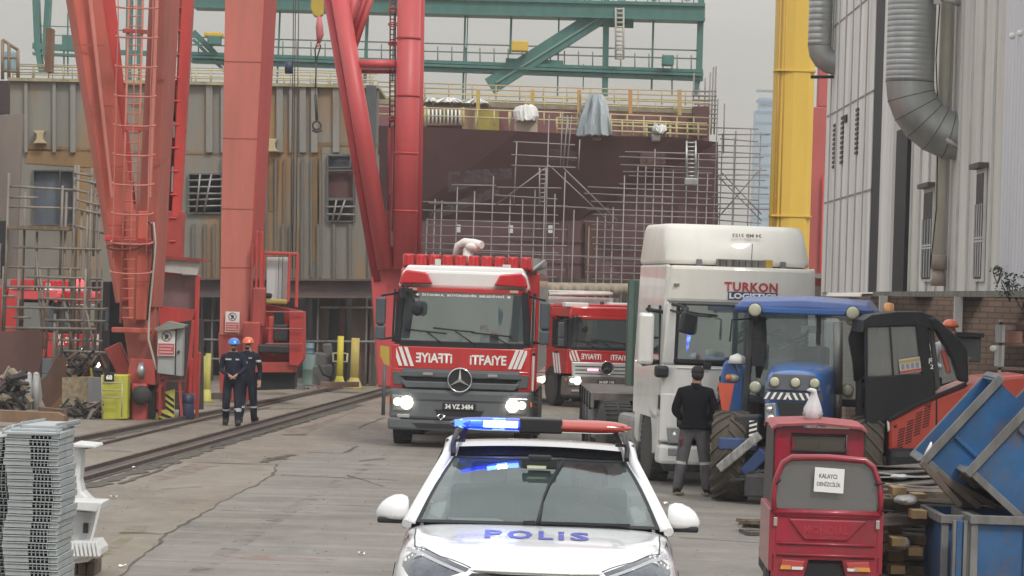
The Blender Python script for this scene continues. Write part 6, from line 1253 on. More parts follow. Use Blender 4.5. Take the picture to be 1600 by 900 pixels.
lump('cloth_rag', [(1442, 712), (1450, 694), (1457, 688), (1459, 694), (1450, 706), (1444, 716)], .10, cloth_w, 'white rag caught on the lower corner of the hindmost tilted bin', 'rag', 25.9, .01)
# ================================================================== SCRAP TIMBER between three-wheeler and bins
tm = [M('timber_%d' % k, c, .85, var=.45, scale=9) for k, c in enumerate([(.20, .15, .10), (.13, .10, .075), (.27, .21, .15), (.10, .085, .075), (.33, .27, .19)])]
grp = 'scrap boards stacked beside the blue bins'
wrd = ['short', 'long', 'split', 'thin', 'thick']
for k in range(42):
    lay = k//6; x_ = random.uniform(1392, 1450); D_ = 27.2+random.uniform(-.5, 1.2); z = .05+lay*.155+random.uniform(0, .05)
    L_ = random.uniform(.5, 1.2); q = MB(); q.cbox((0, 0, 0), (L_, random.uniform(.08, .2), random.uniform(.03, .08)), rx=random.uniform(-.15, .15))
    ob = q.build('scrap_board', random.choice(tm), bevel=.004); ob.location = (X(x_, D_, z)+.12, D_, z); ob.rotation_euler = (0, random.uniform(-.10, .10), random.uniform(-.5, .5))
    tag(ob, 'weathered timber board in the scrap stack between the red three-wheeler and the blue bins', 'board', grp)
for k in range(14):
    D_ = 27.0+random.uniform(-.2, .8); z = .06+k*.08; q = MB(); q.box(-.06, .06, -.15, .15, -.035, .035)
    ob = q.build('timber_block', M('block_tan', (.38, .26, .13), .8, var=.3, scale=9), bevel=.004); xx = random.choice((1393, 1424, 1428, 1452))+random.uniform(-4, 4); ob.location = (X(xx, D_, z), D_-.3, z)
    tag(ob, 'sawn tan timber block wedged between scrap boards beside the three-wheeler', 'timber block', 'tan timber blocks in the scrap stack')
for k, (x_, y_, w_, h_) in enumerate([(1415, 782, 22, 9), (1408, 850, 18, 12), (1405, 745, 16, 6)]):
    lump('plastic_bag', [(x_-w_, y_), (x_-w_*.6, y_-h_), (x_, y_-h_*.8), (x_+w_*.7, y_-h_), (x_+w_, y_+2), (x_+w_*.4, y_+h_), (x_-w_*.5, y_+h_*.8)], .2, M('bag_grey_white', (.45, .46, .46), .6, var=.3, scale=12, bump=.6), ['crumpled pale plastic bag on the upper boards of the scrap stack', 'crumpled pale plastic bag lowest in the scrap stack', 'small pale plastic bag on top of the scrap stack under the loader'][k], 'bag', 26.6, .015)
for k in range(8):
    q = MB(); L_ = random.uniform(.6, 1.1); q.cbox((0, 0, 0), (L_, .5, .012), rz=0); ob = q.build('sheet_offcut', random.choice([tm[2], galv, tm[3]])); z = 1.02+k*.025; ob.location = (X(1420, 29, z)+random.uniform(-.1, .1), 29+k*.15, z-.05); ob.rotation_euler = (random.uniform(-.1, .1), random.uniform(-.12, .12), random.uniform(-.4, .4))
    tag(ob, 'thin flat offcut lying on top of the scrap stack below the orange loader', 'offcut', 'offcuts on the scrap stack')
tag(MB().box(-.55, .65, -.4, 1.6, 0, 1.0).build('scrap_core', M('scrap_core_dark', (.05, .042, .035), .9, var=.6, scale=14)), 'dark heap of old timber behind the loose boards', 'timber heap'); bpy.data.objects['scrap_core'].location = (X(1424, 28.3, .5), 28.3, 0)
# low debris behind trike left (between tractor and trike)
for k in range(10):
    q = MB(); q.cbox((0, 0, 0), (random.uniform(.3, .7), .12, .04)); ob = q.build('scrap_board', random.choice(tm)); x_ = random.uniform(1175, 1215); D_ = random.uniform(36, 38.5); ob.location = (X(x_, D_), D_, .03+.03*(k % 4)); ob.rotation_euler = (0, random.uniform(-.1, .1), random.uniform(-.6, .6))
    tag(ob, 'weathered board lying on the ground between the tractor and the three-wheeler', 'board', 'boards on the ground by the tractor')
# ================================================================== GREY CORRUGATED BUILDING (right)
XW = 8.0
wall_m = M('cladding_grey', (.72, .70, .655), .6, var=.12, scale=.8, stretch=(1, 1, .10), dirt=.42, bump=.08)
wall_w = M('cladding_white', (.82, .81, .78), .6, var=.14, scale=.9, stretch=(1, 1, .10), dirt=.40, bump=.08)
wall_b = M('cladding_blue_white', (.66, .67, .71), .5, .2, var=.1, scale=.8, stretch=(1, 1, .1), dirt=.1, bump=.05)
bt = thing('factory_hall', 'tall grey clad factory hall with a brick base and round ducts', 'building', (XW, 50, 0))
def yD(px, x=XW): return x*F_PX/(px-800)
def wseg(nm, y0, y1, z0, z1, mt, dx=0, par=bt):
    q = MB(); q.box(dx, dx+.15, y0-50, y1-50, z0, z1); return q.build(nm, mt, par)
ZB, ZT = 2.95, 14
# corrugated near sheet
q = MB(); rows = [[], []]; y = 36.0; k = 0
while y < 52.4:
    dx = -.035 if k % 4 in (0, 1) else .0
    for j, z in enumerate((ZB, ZT)): rows[j].append((dx-.02, y-50, z))
    y += .07 if k % 2 else .10; k += 1
q.grid(rows, False); q.build('corrugated_sheet', wall_b, bt)
wseg('cladding', 52.4, 67.0, ZB, ZT, wall_m); wseg('cladding', 71.0, 81.4, ZB, ZT, wall_w, -.12); wseg('cladding', 67.0, 69.2, ZB, ZT, wall_w, -.12)
q = MB(); q.box(-.12, 12, 81.4-50, 81.6-50, 0, ZT); q.build('far_gable', wall_w, bt)
wseg('recess_shade_strip', 64.7, 66.6, ZB, 6.3, black, -.10); wseg('recess_shade_strip', 69.2, 71.0, ZB, ZT, M('recess_black', (.015, .015, .018), .6), -.10)  # black boxes stand in for the shade of the wall gaps
q = MB(); q.prism([(-.75, 69.3-50, 10.1), (0, 69.3-50, 10.6), (0, 69.3-50, 10.7), (-.75, 69.3-50, 10.25)], (0, 1.8, 0)); q.build('canopy_edge', M('canopy_dark', (.08, .06, .055), .6), bt)
for y in [53.6+1.35*k for k in range(11)]: q = MB(); q.box(-.045, -.002, y-50, y+.06-50, ZB, ZT); q.build('standing_seam', M('seam_pale', (.62, .61, .58), .6, var=.1, dirt=.2), bt)
for y in [72.4+1.6*k for k in range(6)]: q = MB(); q.box(-.15, -.122, y-50, y+.08-50, ZB, ZT); q.build('standing_seam', M('seam_pale2', (.50, .49, .47), .6), bt)
for z in (5.2, 7.4, 9.6): q = MB(); q.box(-.135, -.121, 70.9-50, 81.4-50, z, z+.04); q.build('sheet_lap', M('lap_brown', (.28, .24, .22), .7), bt)
q = MB(); q.box(-.30, .1, 36-50, 68.3-50, ZB-.10, ZB+.0); q.build('ledge', M('ledge_dirty', (.20, .19, .165), .85, var=.5, scale=5, dirt=.4), bt)
def wwin(px, y0p, y1p, wpx, lab):
    D_ = yD(px); d2 = yD(px-wpx); z1 = at(px, y0p, D_).z; z0 = at(px, y1p, D_).z
    q = MB(); q.box(-.055, -.01, D_-50, d2-50, z0, z1); f = q.build('window_frame', M('frame_white', (.62, .61, .58), .6), bt)
    q = MB(); q.box(-.065, -.05, D_+.08-50, d2-.08-50, z0+.05, z1-.08); q.build('window_pane', M('pane_dark', (.045, .05, .055), .25), f)
    q = MB()
    for z in (z0+(z1-z0)*.35, z0+(z1-z0)*.38): q.box(-.075, -.06, D_+.05-50, d2-.05-50, z, z+.03)
    for k in range(4): yy = D_+.1+(d2-D_-.2)*k/3; q.box(-.085, -.07, yy-50, yy+.03-50, z0+.08, z1-.6)
    q.build('window_bars', M('bars_white', (.6, .6, .58), .5), f)
    q = MB(); q.box(-.18, -.01, D_-.08-50, d2+.08-50, z1, z1+.09); q.build('window_hood', M('hood_dark', (.09, .08, .07), .6), f)
wwin(1538, 262, 440, 13, ''); wwin(1458, 292, 440, 15, '')
for px, a, b in ((1334, 165, 240), (1311, 178, 255), (1299, 190, 262), (1316, 178, 190)):
    D_ = yD(px, XW-.12); q = MB(); z0, z1 = at(px, b, D_).z, at(px, a, D_).z
    n = 10
    for k in range(n): z = z0+(z1-z0)*k/n; q.box(-.16, -.125, D_-50, D_+.5-50, z, z+(z1-z0)/n*.6)
    q.build('louvre', M('louvre_dark', (.06, .06, .06), .6), bt)
# brick base with openings
def brick_mat():
    mt = bpy.data.materials.new('brick_wall'); mt.use_nodes = True; n = mt.node_tree; b = n.nodes['Principled BSDF']; N = n.nodes.new; lk = n.links.new
    g_ = N('ShaderNodeNewGeometry'); s_ = N('ShaderNodeSeparateXYZ'); lk(g_.outputs['Position'], s_.inputs[0]); ad = N('ShaderNodeMath'); ad.operation = 'ADD'; lk(s_.outputs['X'], ad.inputs[0]); lk(s_.outputs['Y'], ad.inputs[1])
    cb_ = N('ShaderNodeCombineXYZ'); lk(ad.outputs[0], cb_.inputs[0]); lk(s_.outputs['Z'], cb_.inputs[1])
    br_ = N('ShaderNodeTexBrick'); br_.inputs['Scale'].default_value = 1; br_.inputs['Brick Width'].default_value = .26; br_.inputs['Row Height'].default_value = .10; br_.inputs['Mortar Size'].default_value = .012
    br_.inputs['Color1'].default_value = (.30, .20, .15, 1); br_.inputs['Color2'].default_value = (.24, .155, .12, 1); br_.inputs['Mortar'].default_value = (.13, .11, .095, 1)
    lk(cb_.outputs[0], br_.inputs[0]); nn = N('ShaderNodeTexNoise'); nn.inputs['Scale'].default_value = 2; nn.inputs['Detail'].default_value = 6; lk(g_.outputs['Position'], nn.inputs[0])
    m_ = N('ShaderNodeMix'); m_.data_type = 'RGBA'; m_.blend_type = 'MULTIPLY'; m_.inputs[0].default_value = .6; lk(br_.outputs[0], m_.inputs[6]); lk(nn.outputs[0], m_.inputs[7]); lk(m_.outputs[2], b.inputs[0]); b.inputs['Roughness'].default_value = .9; return mt
bk = brick_mat()
q = MB(); q.box(.9, 1.1, -14, 33, 0, ZB); q.build('back_wall', M('base_dark', (.055, .05, .045), .9, var=.4), bt)
for y0, y1, x0 in ((55.0, 55.6, -.32), (61.5, 62.2, -.85), (74, 81.3, -.2), (66, 67, -.6)): q = MB(); q.box(x0, .9, y0-50, y1-50, 0, ZB-.1); q.build('brick_pier', bk, bt)
q = MB(); q.box(-.40, -.26, 54.9-50, 55.0-50, 1.6, ZB-.1).box(-.95, -.8, 61.3-50, 61.45-50, 1.2, ZB-.1); q.build('pier_edging', M('edge_white', (.55, .53, .50), .7), bt)
# black compressor box and pipes on the wall
t = thing('junction_unit', 'dark grey equipment box mounted on the brick pier', 'equipment box', (X(1506, 54, 2.2), 54, 1.75))
q = MB(); q.box(-.3, .3, 0, .35, .0, .42); q.build('case', M('case_dark', (.05, .052, .055), .5), t, bevel=.02); q = MB(); q.box(-.34, .34, -.05, .38, .42, .5); q.build('case_lid', black, t, bevel=.01)
t = thing('ventilation_duct', 'large galvanised round duct with a segmented elbow entering the grey wall', 'duct', (7.14, 58.4, 0)); rr = .44
zE = at(1425, 128, 58.4).z
q = MB(); z = zE; k = 0; prof = []
while z < 14: prof += [(rr, z), (rr, z+.075), (rr*.992, z+.082), (rr*.992, z+.092)]; z += .10
q.lathe(prof, 'z', (0, 0, 0), 32); st_ = q.build('duct_pipe', galv, t)
q = MB(); rows = []; RB = .98; seam = MB()
for i in range(7):
    a = R(90)*i/6; c = Vector((RB-RB*math.cos(a), 0, zE-RB*math.sin(a))); u = Vector((math.cos(a), 0, math.sin(a)))
    ring = [c + u*rr*math.cos(R(12*j)) + Vector((0, 1, 0))*rr*math.sin(R(12*j)) for j in range(31)]; rows.append(ring); seam.path(ring[:-1], .011, 5, True)
q.grid(rows); el = q.build('duct_elbow', galv, t); seam.build('elbow_seam', M('seam_dark_metal', (.16, .16, .15), .5, .5), el)
bpy.context.view_layer.update()
for p_ in el.data.polygons: p_.use_smooth = True
q = MB(); q.tube((rr*.95, -.2, zE+1.55), (.85, -.1, zE+1.45), .06); q.cbox((.4, -.35, zE+1.5), (.12, .12, .2)); q.build('duct_bracket', M('bracket_pale', (.5, .5, .48), .5), t)
q = MB(); q.lathe([(rr+.015, zE+1.5), (rr+.015, zE+1.56)], 'z', (0, 0, 0), 32); q.build('duct_clamp', M('clamp_stained', (.38, .33, .28), .5, .4), t)
q = MB(); q.tube((.62, -.46, zE-1.05), (1.1, -.5, zE-1.33), .05, n=10); q.path([(1.1, -.5, zE-1.33), (1.4, -.5, zE-1.7), (1.42, -.48, zE-1.9), (1.2, -.4, zE-2.05)], .015, 5); q.build('drain_spout', steel, t)
t = thing('ventilation_duct', 'smaller galvanised duct with an elbow at the far corner of the grey hall', 'duct', (X(1281, 80, 9), 80, 0)); z2 = at(1281, 72, 80).z
q = MB(); prof = []; z = z2
while z < 14: prof += [(.30, z), (.30, z+.12), (.295, z+.13), (.295, z+.15)]; z += .16
q.lathe(prof, 'z', (0, 0, 0), 24); q.build('duct_pipe', galv, t); q = MB(); q.grid([[Vector((.42-.42*math.cos(a), 0, z2-.42*math.sin(a))) + Vector((math.cos(a), 0, math.sin(a)))*.30*math.cos(R(15*j)) + Vector((0, .30*math.sin(R(15*j)), 0)) for j in range(25)] for a in [R(90)*i/4 for i in range(5)]]); q.build('duct_elbow', galv, t)
q = MB(); q.tube((-.2, 0, z2-.78), (.9, 0, z2-.74), .04); q.build('pipe_stub', dark, t)
t = thing('downpipe', 'cream plastic downpipe running down the grey wall behind the large duct', 'pipe', (7.82, 58.75, 0))
q = MB(); q.tube((0, 0, 3.35), (0.0, 0, 14), .115, n=16); q.build('pipe', M('pipe_cream', (.72, .69, .60), .5, var=.1, dirt=.25, stretch=(1, 1, .2)), t); q = MB(); q.lathe([(.15, 3.35), (.15, 3.6), (.13, 3.62)], 'z', (0, 0, 0), 16); q.lathe([(.14, 3.05), (.11, 3.35)], 'z', (0, 0, 0), 12); q.build('pipe_socket', M('socket_stained', (.36, .30, .25), .7), t)
q = MB(); q.path([(-.16, -.2, 8.2), (-.2, -.22, 7.2), (-.13, -.2, 6.2), (-.1, -.2, 4.5), (-.18, -.2, 3.4)], .012, 5); q.build('hanging_cable', black, t)
t = thing('wall_lamp', 'pair of pale round insulators on a thin wire on the near wall', 'insulator', (7.9, 50.8, 7.0))
for k in range(2): q = MB(); q.lathe([(.02, 0), (.05, .02), (.055, .08), (.02, .1)], 'x', (-.1, -.55+k*.8, .0+.02*k), 12); q.build('insulator', white_letter, t)
# clutter at the building's foot
t = thing('corrugated_offcut', 'upright strip of corrugated grey sheet leaning on the brick pier', 'metal sheet', (X(1563, 51, 2), 51, 1.75))
q = MB(); q.grid([[(-.09+.02*k, .01*(k % 2), z) for k in range(9)] for z in (0, .66)], False); q.build('sheet', M('sheet_pale', (.45, .46, .47), .5, .3), t, solid=.005)
q = MB(); q.lathe([(.025, -.02), (.05, -.02), (.05, .02), (.025, .02)], 'y', (-.12, -.05, .28), 16); q.build('tape_roll', white_letter, t)
t = thing('storage_rack', 'dark cluttered shelf rack against the brick wall above the blue bins', 'rack', (X(1575, 49.5, 0), 49.5, 0))
for z in (1.35, 1.72, 2.1, 2.42): q = MB(); q.box(-.2, 1.3, 0, .8, z, z+.04); q.build('shelf', M('shelf_rust', (.14, .085, .06), .8, var=.4), t)
for x_ in (-.2, .35, 1.25): q = MB(); q.box(x_, x_+.04, 0, .05, 0, 2.5); q.build('upright', M('upright_pale', (.36, .33, .29), .7), t)
for k in range(14):
    z = (1.39, 1.76, 2.14)[k % 3]; q = MB(); x_ = random.uniform(-.1, 1.1); s_ = random.uniform(.06, .16); q.box(x_, x_+s_*1.6, .02, .3, z, z+s_*1.3); ob = q.build('boxed_part', M('part_%d' % (k % 5), [(.05, .05, .05), (.25, .12, .09), (.3, .28, .25), (.09, .10, .12), (.35, .16, .10)][k % 5], .7), bevel=.01); ob.location = t.location
    tag(ob, 'small machine part among the clutter on the dark shelf rack', 'part', 'parts on the shelf rack')
t = thing('timber_rack', 'rough timber stand below the brick pier behind the blue bins', 'stand', (X(1560, 47, 0), 47, 0))
for a, b in [((-.3, 1.62), (.8, 1.60)), ((-.28, 1.30), (.8, 1.34)), ((-.2, 1.62), (-.05, 1.0)), ((.1, 1.62), (-.02, 1.3)), ((.25, 1.62), (.1, 1.3)), ((.45, 1.6), (.45, .2)), ((-.3, 1.6), (-.3, .2))]:
    q = MB(); q.strut((a[0], 0, a[1]), (b[0], 0, b[1]), .07, .1); q.build('rail', tm[0], t, bevel=.005)
q = MB(); q.box(-.6, -.2, -.1, .3, 1.50, 1.62); q.build('tan_plank', M('tan_plank', (.45, .25, .10), .7), t)
t = thing('green_bench', 'greyish green steel beam behind the tilted bins', 'beam', (X(1525, 44, 1.5), 44, 0))
q = MB(); q.strut((-.1, 0, 1.53), (.42, 0, 1.48), .10, .2); q.build('beam', M('beam_green', (.16, .24, .20), .6, var=.2), t); q = MB(); q.box(.1, .2, 0, .1, 0, 1.45); q.build('leg', rusty, t)
# plants on the ledge
leafm = M('leaf_green', (.09, .13, .03), .7, var=.4); leafd = M('leaf_dark', (.035, .045, .03), .8, var=.4)
def plant(lab, x, D, z, n, r_, mts, nm='ledge_plant'):
    t = thing(nm, lab, 'plant', (x, D, z)); q = MB()
    for i in range(n):
        a = random.uniform(0, 6.28); h = random.uniform(0, r_); p = Vector((math.cos(a)*h, math.sin(a)*h*.6, random.uniform(-.3, .8)*r_)); u = Vector((random.uniform(-1, 1), random.uniform(-1, 1), random.uniform(-.5, .8))).normalized()*random.uniform(.04, .08); v = u.cross(Vector((random.random(), .3, .7))).normalized()*.02
        q.add([p, p+u*.5+v, p+u, p+u*.5-v], [(0, 1, 2, 3)])
    q.build('foliage', mts, t); q = MB()
    for k in range(5): q.tube((0, 0, -.2), (random.uniform(-1, 1)*r_*.8, 0, random.uniform(0, .6)*r_), .008, n=4)
    q.build('stem', tm[3], t)
plant('yellow green leafy plant under the wall above the shelf rack', X(1597, 49, 2.7), 49, at(1597, 464, 49).z, 130, .16, leafm)
plant('dark dead creeper hanging over the wall ledge above the shelf rack', X(1572, 50, 2.8), 49.6, at(1575, 452, 49.6).z, 160, .30, leafd, 'dead_creeper')
plant('small green weed growing on the wall beside the downpipe', X(1552, 52, 3.3), 51.5, at(1553, 425, 51.5).z, 50, .12, leafm, 'wall_weed')
# ================================================================== PEOPLE
skin = M('skin', (.42, .25, .18), .6, var=.08, bump=0); navy = M('navy_workwear', (.022, .026, .042), .85, var=.45, scale=7, bump=.9, fine=11, spec=.1); boot = M('boot_black', (.02, .018, .016), .6)
band = M('reflective_band', (.50, .50, .48), .4); blackw = M('black_jacket', (.008, .009, .012), .85, var=.3, bump=.8, fine=10, spec=.08); greyt = M('grey_trousers', (.115, .108, .115), .85, var=.4, scale=8, bump=.9, fine=11, spec=.1)
def person(label, loc, rz, joints, mats, region, group=None, fac=1):
    """one continuous skinned body; joints: name -> (pos, radius x, radius y, parent)"""
    names = list(joints); idx = {n: i for i, n in enumerate(names)}
    me = bpy.data.meshes.new('person'); me.from_pydata([joints[n][0] for n in names], [(idx[n], idx[joints[n][3]]) for n in names if joints[n][3]], [])
    o = bpy.data.objects.new('tmp', me); sc.collection.objects.link(o)
    sk = o.modifiers.new('k', 'SKIN'); sk.use_smooth_shade = True
    for n in names:
        v = me.skin_vertices[0].data[idx[n]]; v.radius = (joints[n][1], joints[n][2]); v.use_root = (n == 'pelvis')
    sb = o.modifiers.new('s', 'SUBSURF'); sb.levels = 2; sb.render_levels = 2
    dg = bpy.context.evaluated_depsgraph_get(); m2 = bpy.data.meshes.new_from_object(o.evaluated_get(dg)); bpy.data.objects.remove(o)
    m2.name = 'person'; m2.materials.clear()
    for mt in mats: m2.materials.append(mt)
    for p in m2.polygons: p.material_index = region(p.center); p.use_smooth = True
    o = bpy.data.objects.new('person', m2); sc.collection.objects.link(o); o.location = loc; o.rotation_euler = (0, 0, rz)
    return tag(o, label, 'person', group)
def body_joints(arm_l, arm_r, leg_l, leg_r, lean=0.0, head=(0, -.02), foot=-1, w=1.0, turn=0):
    """arm: shoulder offset overrides [elbow, wrist, hand]; leg: [hip, knee, ankle, toe]"""
    J = {'pelvis': ((0, 0, .95), .155*w, .115*w, None), 'waist': ((0, lean*.3, 1.08), .150*w, .11*w, 'pelvis'), 'chest': ((0, lean*.7, 1.25), .175*w, .125*w, 'waist'),
         'upper': ((0, lean, 1.40), .155*w, .10*w, 'chest'), 'neck': ((0, lean+head[1]*.5, 1.50), .06, .06, 'upper'), 'jaw': ((head[0], lean+head[1], 1.575), .068, .078, 'neck'), 'head': ((head[0], lean+head[1], 1.66), .080, .096, 'jaw'), 'crown': ((head[0], lean+head[1]+.01, 1.725), .060, .07, 'head'),
         'nose': ((head[0], lean+head[1]-.115*-foot, 1.615), .014, .016, 'jaw')}
    for s_, nm, a, l_ in ((-1, 'l', arm_l, leg_l), (1, 'r', arm_r, leg_r)):
        J['sh'+nm] = ((s_*.175*w, lean, 1.405), .078, .075, 'upper'); J['el'+nm] = (a[0], .056, .056, 'sh'+nm); J['wr'+nm] = (a[1], .036, .036, 'el'+nm); J['pa'+nm] = (a[2], .038, .026, 'wr'+nm)
        d = (Vector(a[2])-Vector(a[1])).normalized(); side = Vector((1, 0, 0)) if abs(d.x) < .7 else Vector((0, 1, 0))
        for k in range(4):
            b = Vector(a[2])+side*(k-1.5)*.019; J['f%s%d' % (nm, k)] = (tuple(b+d*.05), .009, .009, 'pa'+nm); J['g%s%d' % (nm, k)] = (tuple(b+d*(.085+.008*(k in (1, 2)))+Vector((0, -foot*-.012, 0))), .008, .008, 'f%s%d' % (nm, k))
        tb = Vector(a[1])+d*.02-side*s_*.04; J['t'+nm] = (tuple(tb+d*.03), .011, .011, 'wr'+nm); J['u'+nm] = (tuple(tb+d*.06), .009, .009, 't'+nm)
        J['hi'+nm] = (l_[0], .108, .112, 'pelvis'); J['kn'+nm] = (l_[1], .086, .088, 'hi'+nm); J['an'+nm] = (l_[2], .070, .074, 'kn'+nm); J['to'+nm] = (l_[3], .045, .035, 'an'+nm)
    for s_, nm in ((-1, 'l'), (1, 'r')): J['ear'+nm] = ((head[0]+s_*.082, lean+head[1]+.01, 1.62), .010, .018, 'head')
    return J
# man in black seen from behind
hands_front = lambda s_, f: [(s_*.27, f*-.02, 1.14), (s_*.15, f*.17, 1.02), (s_*.06, f*.21, .99)]
J = body_joints(hands_front(-1, 1), hands_front(1, 1), [(-.10, 0, .88), (-.15, .02, .50), (-.20, -.01, .09), (-.23, .13, .045)], [(.10, 0, .88), (.15, .02, .50), (.19, -.01, .09), (.24, .12, .045)], 0, (.02, .02), 1, 1.08)
for k in ('ell', 'elr'): J[k] = (J[k][0], .066, .066, J[k][3])
def reg_man(c):
    if c.z > 1.50: return 0
    if c.z > .93: return 0 if (abs(c.x) < .13 and c.y > .16 and c.z < 1.04) else 1
    if c.z < .10: return 3
    return 4 if .44 < c.z < .475 else 2
Dm = 43.3; man = person('man in a black jacket and grey work trousers seen from behind beside the white lorry', (X(1085, Dm, .8), Dm, 0), R(-3), J, [skin, blackw, greyt, boot, band], reg_man); man.scale = (1.02, 1.02, 1.0)
q = MB(); q.ball((.02, .008, 1.685), (.088, .10, .085), 14, 9); q.ball((.02, -.03, 1.63), (.080, .07, .07), 12, 8); q.build('hair', M('hair_dark', (.018, .014, .012), .8, bump=.8, fine=90), man)
q = MB(); q.lathe([(.085, 1.44), (.075, 1.50), (.066, 1.53)], 'z', (.005, .0, 0), 14); q.build('collar', blackw, man)
q = MB(); q.path([(.195*math.cos(R(a)), .142*math.sin(R(a)), .935+.008*math.sin(R(a*3))) for a in range(0, 360, 18)], .026, 8, True); q.build('jacket_hem', blackw, man)
q = MB(); q.cbox((-.175, -.06, .74), (.03, .10, .10), rx=.4); q.build('red_knee_patch', M('patch_dark_red', (.18, .02, .05), .7), man)
for s_ in (-1, 1): q = MB(); q.cbox((s_*.20-.01*s_, .03, .035), (.105, .27, .03), rz=-s_*.25); q.build('shoe_sole', M('sole_tan', (.25, .19, .12), .8), man, bevel=.01)
# two workers walking towards the camera
def worker(lab, px, D, hel, swing, rz, hl):
    fr = [(.24, -.10, 1.16), (.10, -.22, 1.05), (.02, -.24, 1.00)]
    if hl: al = [(-.25, -.06, 1.14), (-.10, -.22, 1.04), (-.02, -.24, 1.0)]; ar = fr
    else: al = [(-.25, .05, 1.13), (-.27, -.03, .90), (-.27, -.05, .83)]; ar = [(.25, .05, 1.13), (.27, -.05, .90), (.27, -.08, .83)]
    J = body_joints(al, ar, [(-.10, 0, .88), (-.12, -.06*swing, .50), (-.12, .05*swing, .10), (-.13, -.08+.05*swing, .045)], [(.10, 0, .88), (.12, -.05*swing+.0, .50), (.13, -.10*swing, .09), (.14, -.23*swing, .045)], -.03, (.0, -.03), -1, 1.12)
    def reg(c):
        if c.z > 1.505: return 0
        if hl and c.z > .95 and c.z < 1.09 and abs(c.x) < .09 and c.y < -.18: return 0
        if (not hl) and c.z < .90 and abs(c.x) > .22: return 0
        if c.z < .09: return 2
        return 3 if .31 < c.z < .35 else 1
    p = person(lab, (X(px, D, .8), D, 0), rz, J, [skin, navy, boot, band], reg)
    hm = M('helmet_%s' % hel[0], hel[1], .3, var=.05, coat=.6, bump=0)
    q = MB(); q.lathe([(.001, .115), (.05, .108), (.09, .085), (.118, .04), (.128, .0), (.132, -.008), (.128, -.012), (.112, -.004)], 'z', (0, -.055, 1.685), 20); q.prism([(-.07, -.17, 1.676), (.07, -.17, 1.676), (.05, -.225, 1.668), (-.05, -.225, 1.668)], (0, 0, .008)); q.build('helmet', hm, p)
    q = MB(); q.ball((0, -.145, 1.565), (.05, .03, .035), 10, 6); q.build('scarf', navy, p)
    for k_ in ('tol', 'tor'):
        a_, b_ = J['an'+k_[2]][0], J[k_][0]; q = MB(); q.path([(a_[0], a_[1]+.06, .06+a_[2]-.09), (a_[0], a_[1], .075+a_[2]-.09), (b_[0], b_[1], .05+a_[2]*.1), (b_[0]*1.02, b_[1]-.06, .04)], [.055, .068, .06, .035], 10); q.cbox(((a_[0]+b_[0])/2, (a_[1]+b_[1])/2, .016), (.10, .28, .03)); q.build('work_boot', boot, p)
    for s_ in (-1, 1): q = MB(); q.ball((s_*.03, -.148, 1.645), (.012, .008, .008), 8, 5); q.build('eye', M('eye_dark', (.03, .02, .02), .3), p)
    q = MB(); q.cbox((-.10, -.165, 1.36), (.12, .008, .03)); q.cbox((.08, -.165, 1.36), (.07, .008, .03)); q.build('chest_badge', band, p)
    for s_ in (-1, 1): q = MB(); q.lathe([(.068, 0), (.070, .02), (.068, .05)], 'z', (s_*.215, -.02, 1.27), 10); q.build('sleeve_band', band, p)
    p.scale = (.93, .93, .925); return p
worker('worker in navy overalls and a blue helmet walking with hands clasped', 364, 60.6, ('blue', (.03, .20, .62)), 1.6, R(4), True)
worker('worker in navy overalls and an orange helmet walking behind the one in blue', 387, 62.2, ('orange', (.72, .13, .04)), -1.4, R(-8), False)
# worker with orange helmet by the building
J = body_joints([(-.25, -.08, 1.15), (-.22, -.28, 1.10), (-.2, -.34, 1.1)], [(.25, -.08, 1.15), (.2, -.3, 1.2), (.18, -.36, 1.22)], [(-.1, 0, .88), (-.12, -.03, .5), (-.12, 0, .09), (-.13, -.13, .045)], [(.1, 0, .88), (.12, -.03, .5), (.12, 0, .09), (.13, -.13, .045)], -.10, (0, -.05), -1)
Dw = 47.5; p = person('worker in an orange helmet standing behind the loader cab by the brick wall', (X(1478, Dw, 2.3), Dw, .68), R(20), J, [skin, M('worker_white_top', (.55, .55, .54), .8), boot, navy], lambda c: 0 if c.z > 1.5 else (3 if c.z < .95 else 1))
q = MB(); q.lathe([(.001, .12), (.05, .112), (.09, .09), (.12, .04), (.13, .0), (.112, -.004)], 'z', (0, -.14, 1.69), 18); q.build('helmet', M('helmet_orange', (.72, .13, .04), .3, coat=.6), p)
t = thing('work_platform', 'low dark steel platform behind the loader carrying the helmeted worker', 'platform', (X(1478, Dw, 0), Dw, 0)); q = MB(); q.box(-.9, .6, -.5, .6, .60, .68); q.build('deck', dark, t)
for x_ in (-.85, .5): q = MB(); q.box(x_, x_+.08, -.45, -.37, 0, .6); q.build('leg', dark, t)
# driver in the police car
J = body_joints([(-.26, -.15, 1.2), (-.2, -.38, 1.24), (-.14, -.44, 1.26)], [(.26, -.15, 1.2), (.2, -.38, 1.24), (.14, -.44, 1.26)], [(-.1, -.1, .93), (-.12, -.45, .96), (-.12, -.5, .62), (-.12, -.6, .60)], [(.1, -.1, .93), (.12, -.45, .96), (.12, -.5, .62), (.12, -.6, .60)], 0, (0, -.03), -1)
pd = person('driver in a pale cap sitting behind the windscreen of the police car', (0, 0, 0), 0, J, [skin, M('driver_dark_shirt', (.10, .11, .13), .8)], lambda c: 0 if c.z > 1.5 else 1)
pd.matrix_world = Matrix.Translation(police.location) @ Matrix.Rotation(police.rotation_euler.z, 4, 'Z') @ Matrix.Translation((.36, 2.62, -.31))
q = MB(); q.lathe([(.001, .08), (.07, .07), (.10, .02), (.105, -.02)], 'z', (0, -.03, 1.70), 16); q.build('cap', M('cap_pale', (.55, .55, .5), .7), pd)
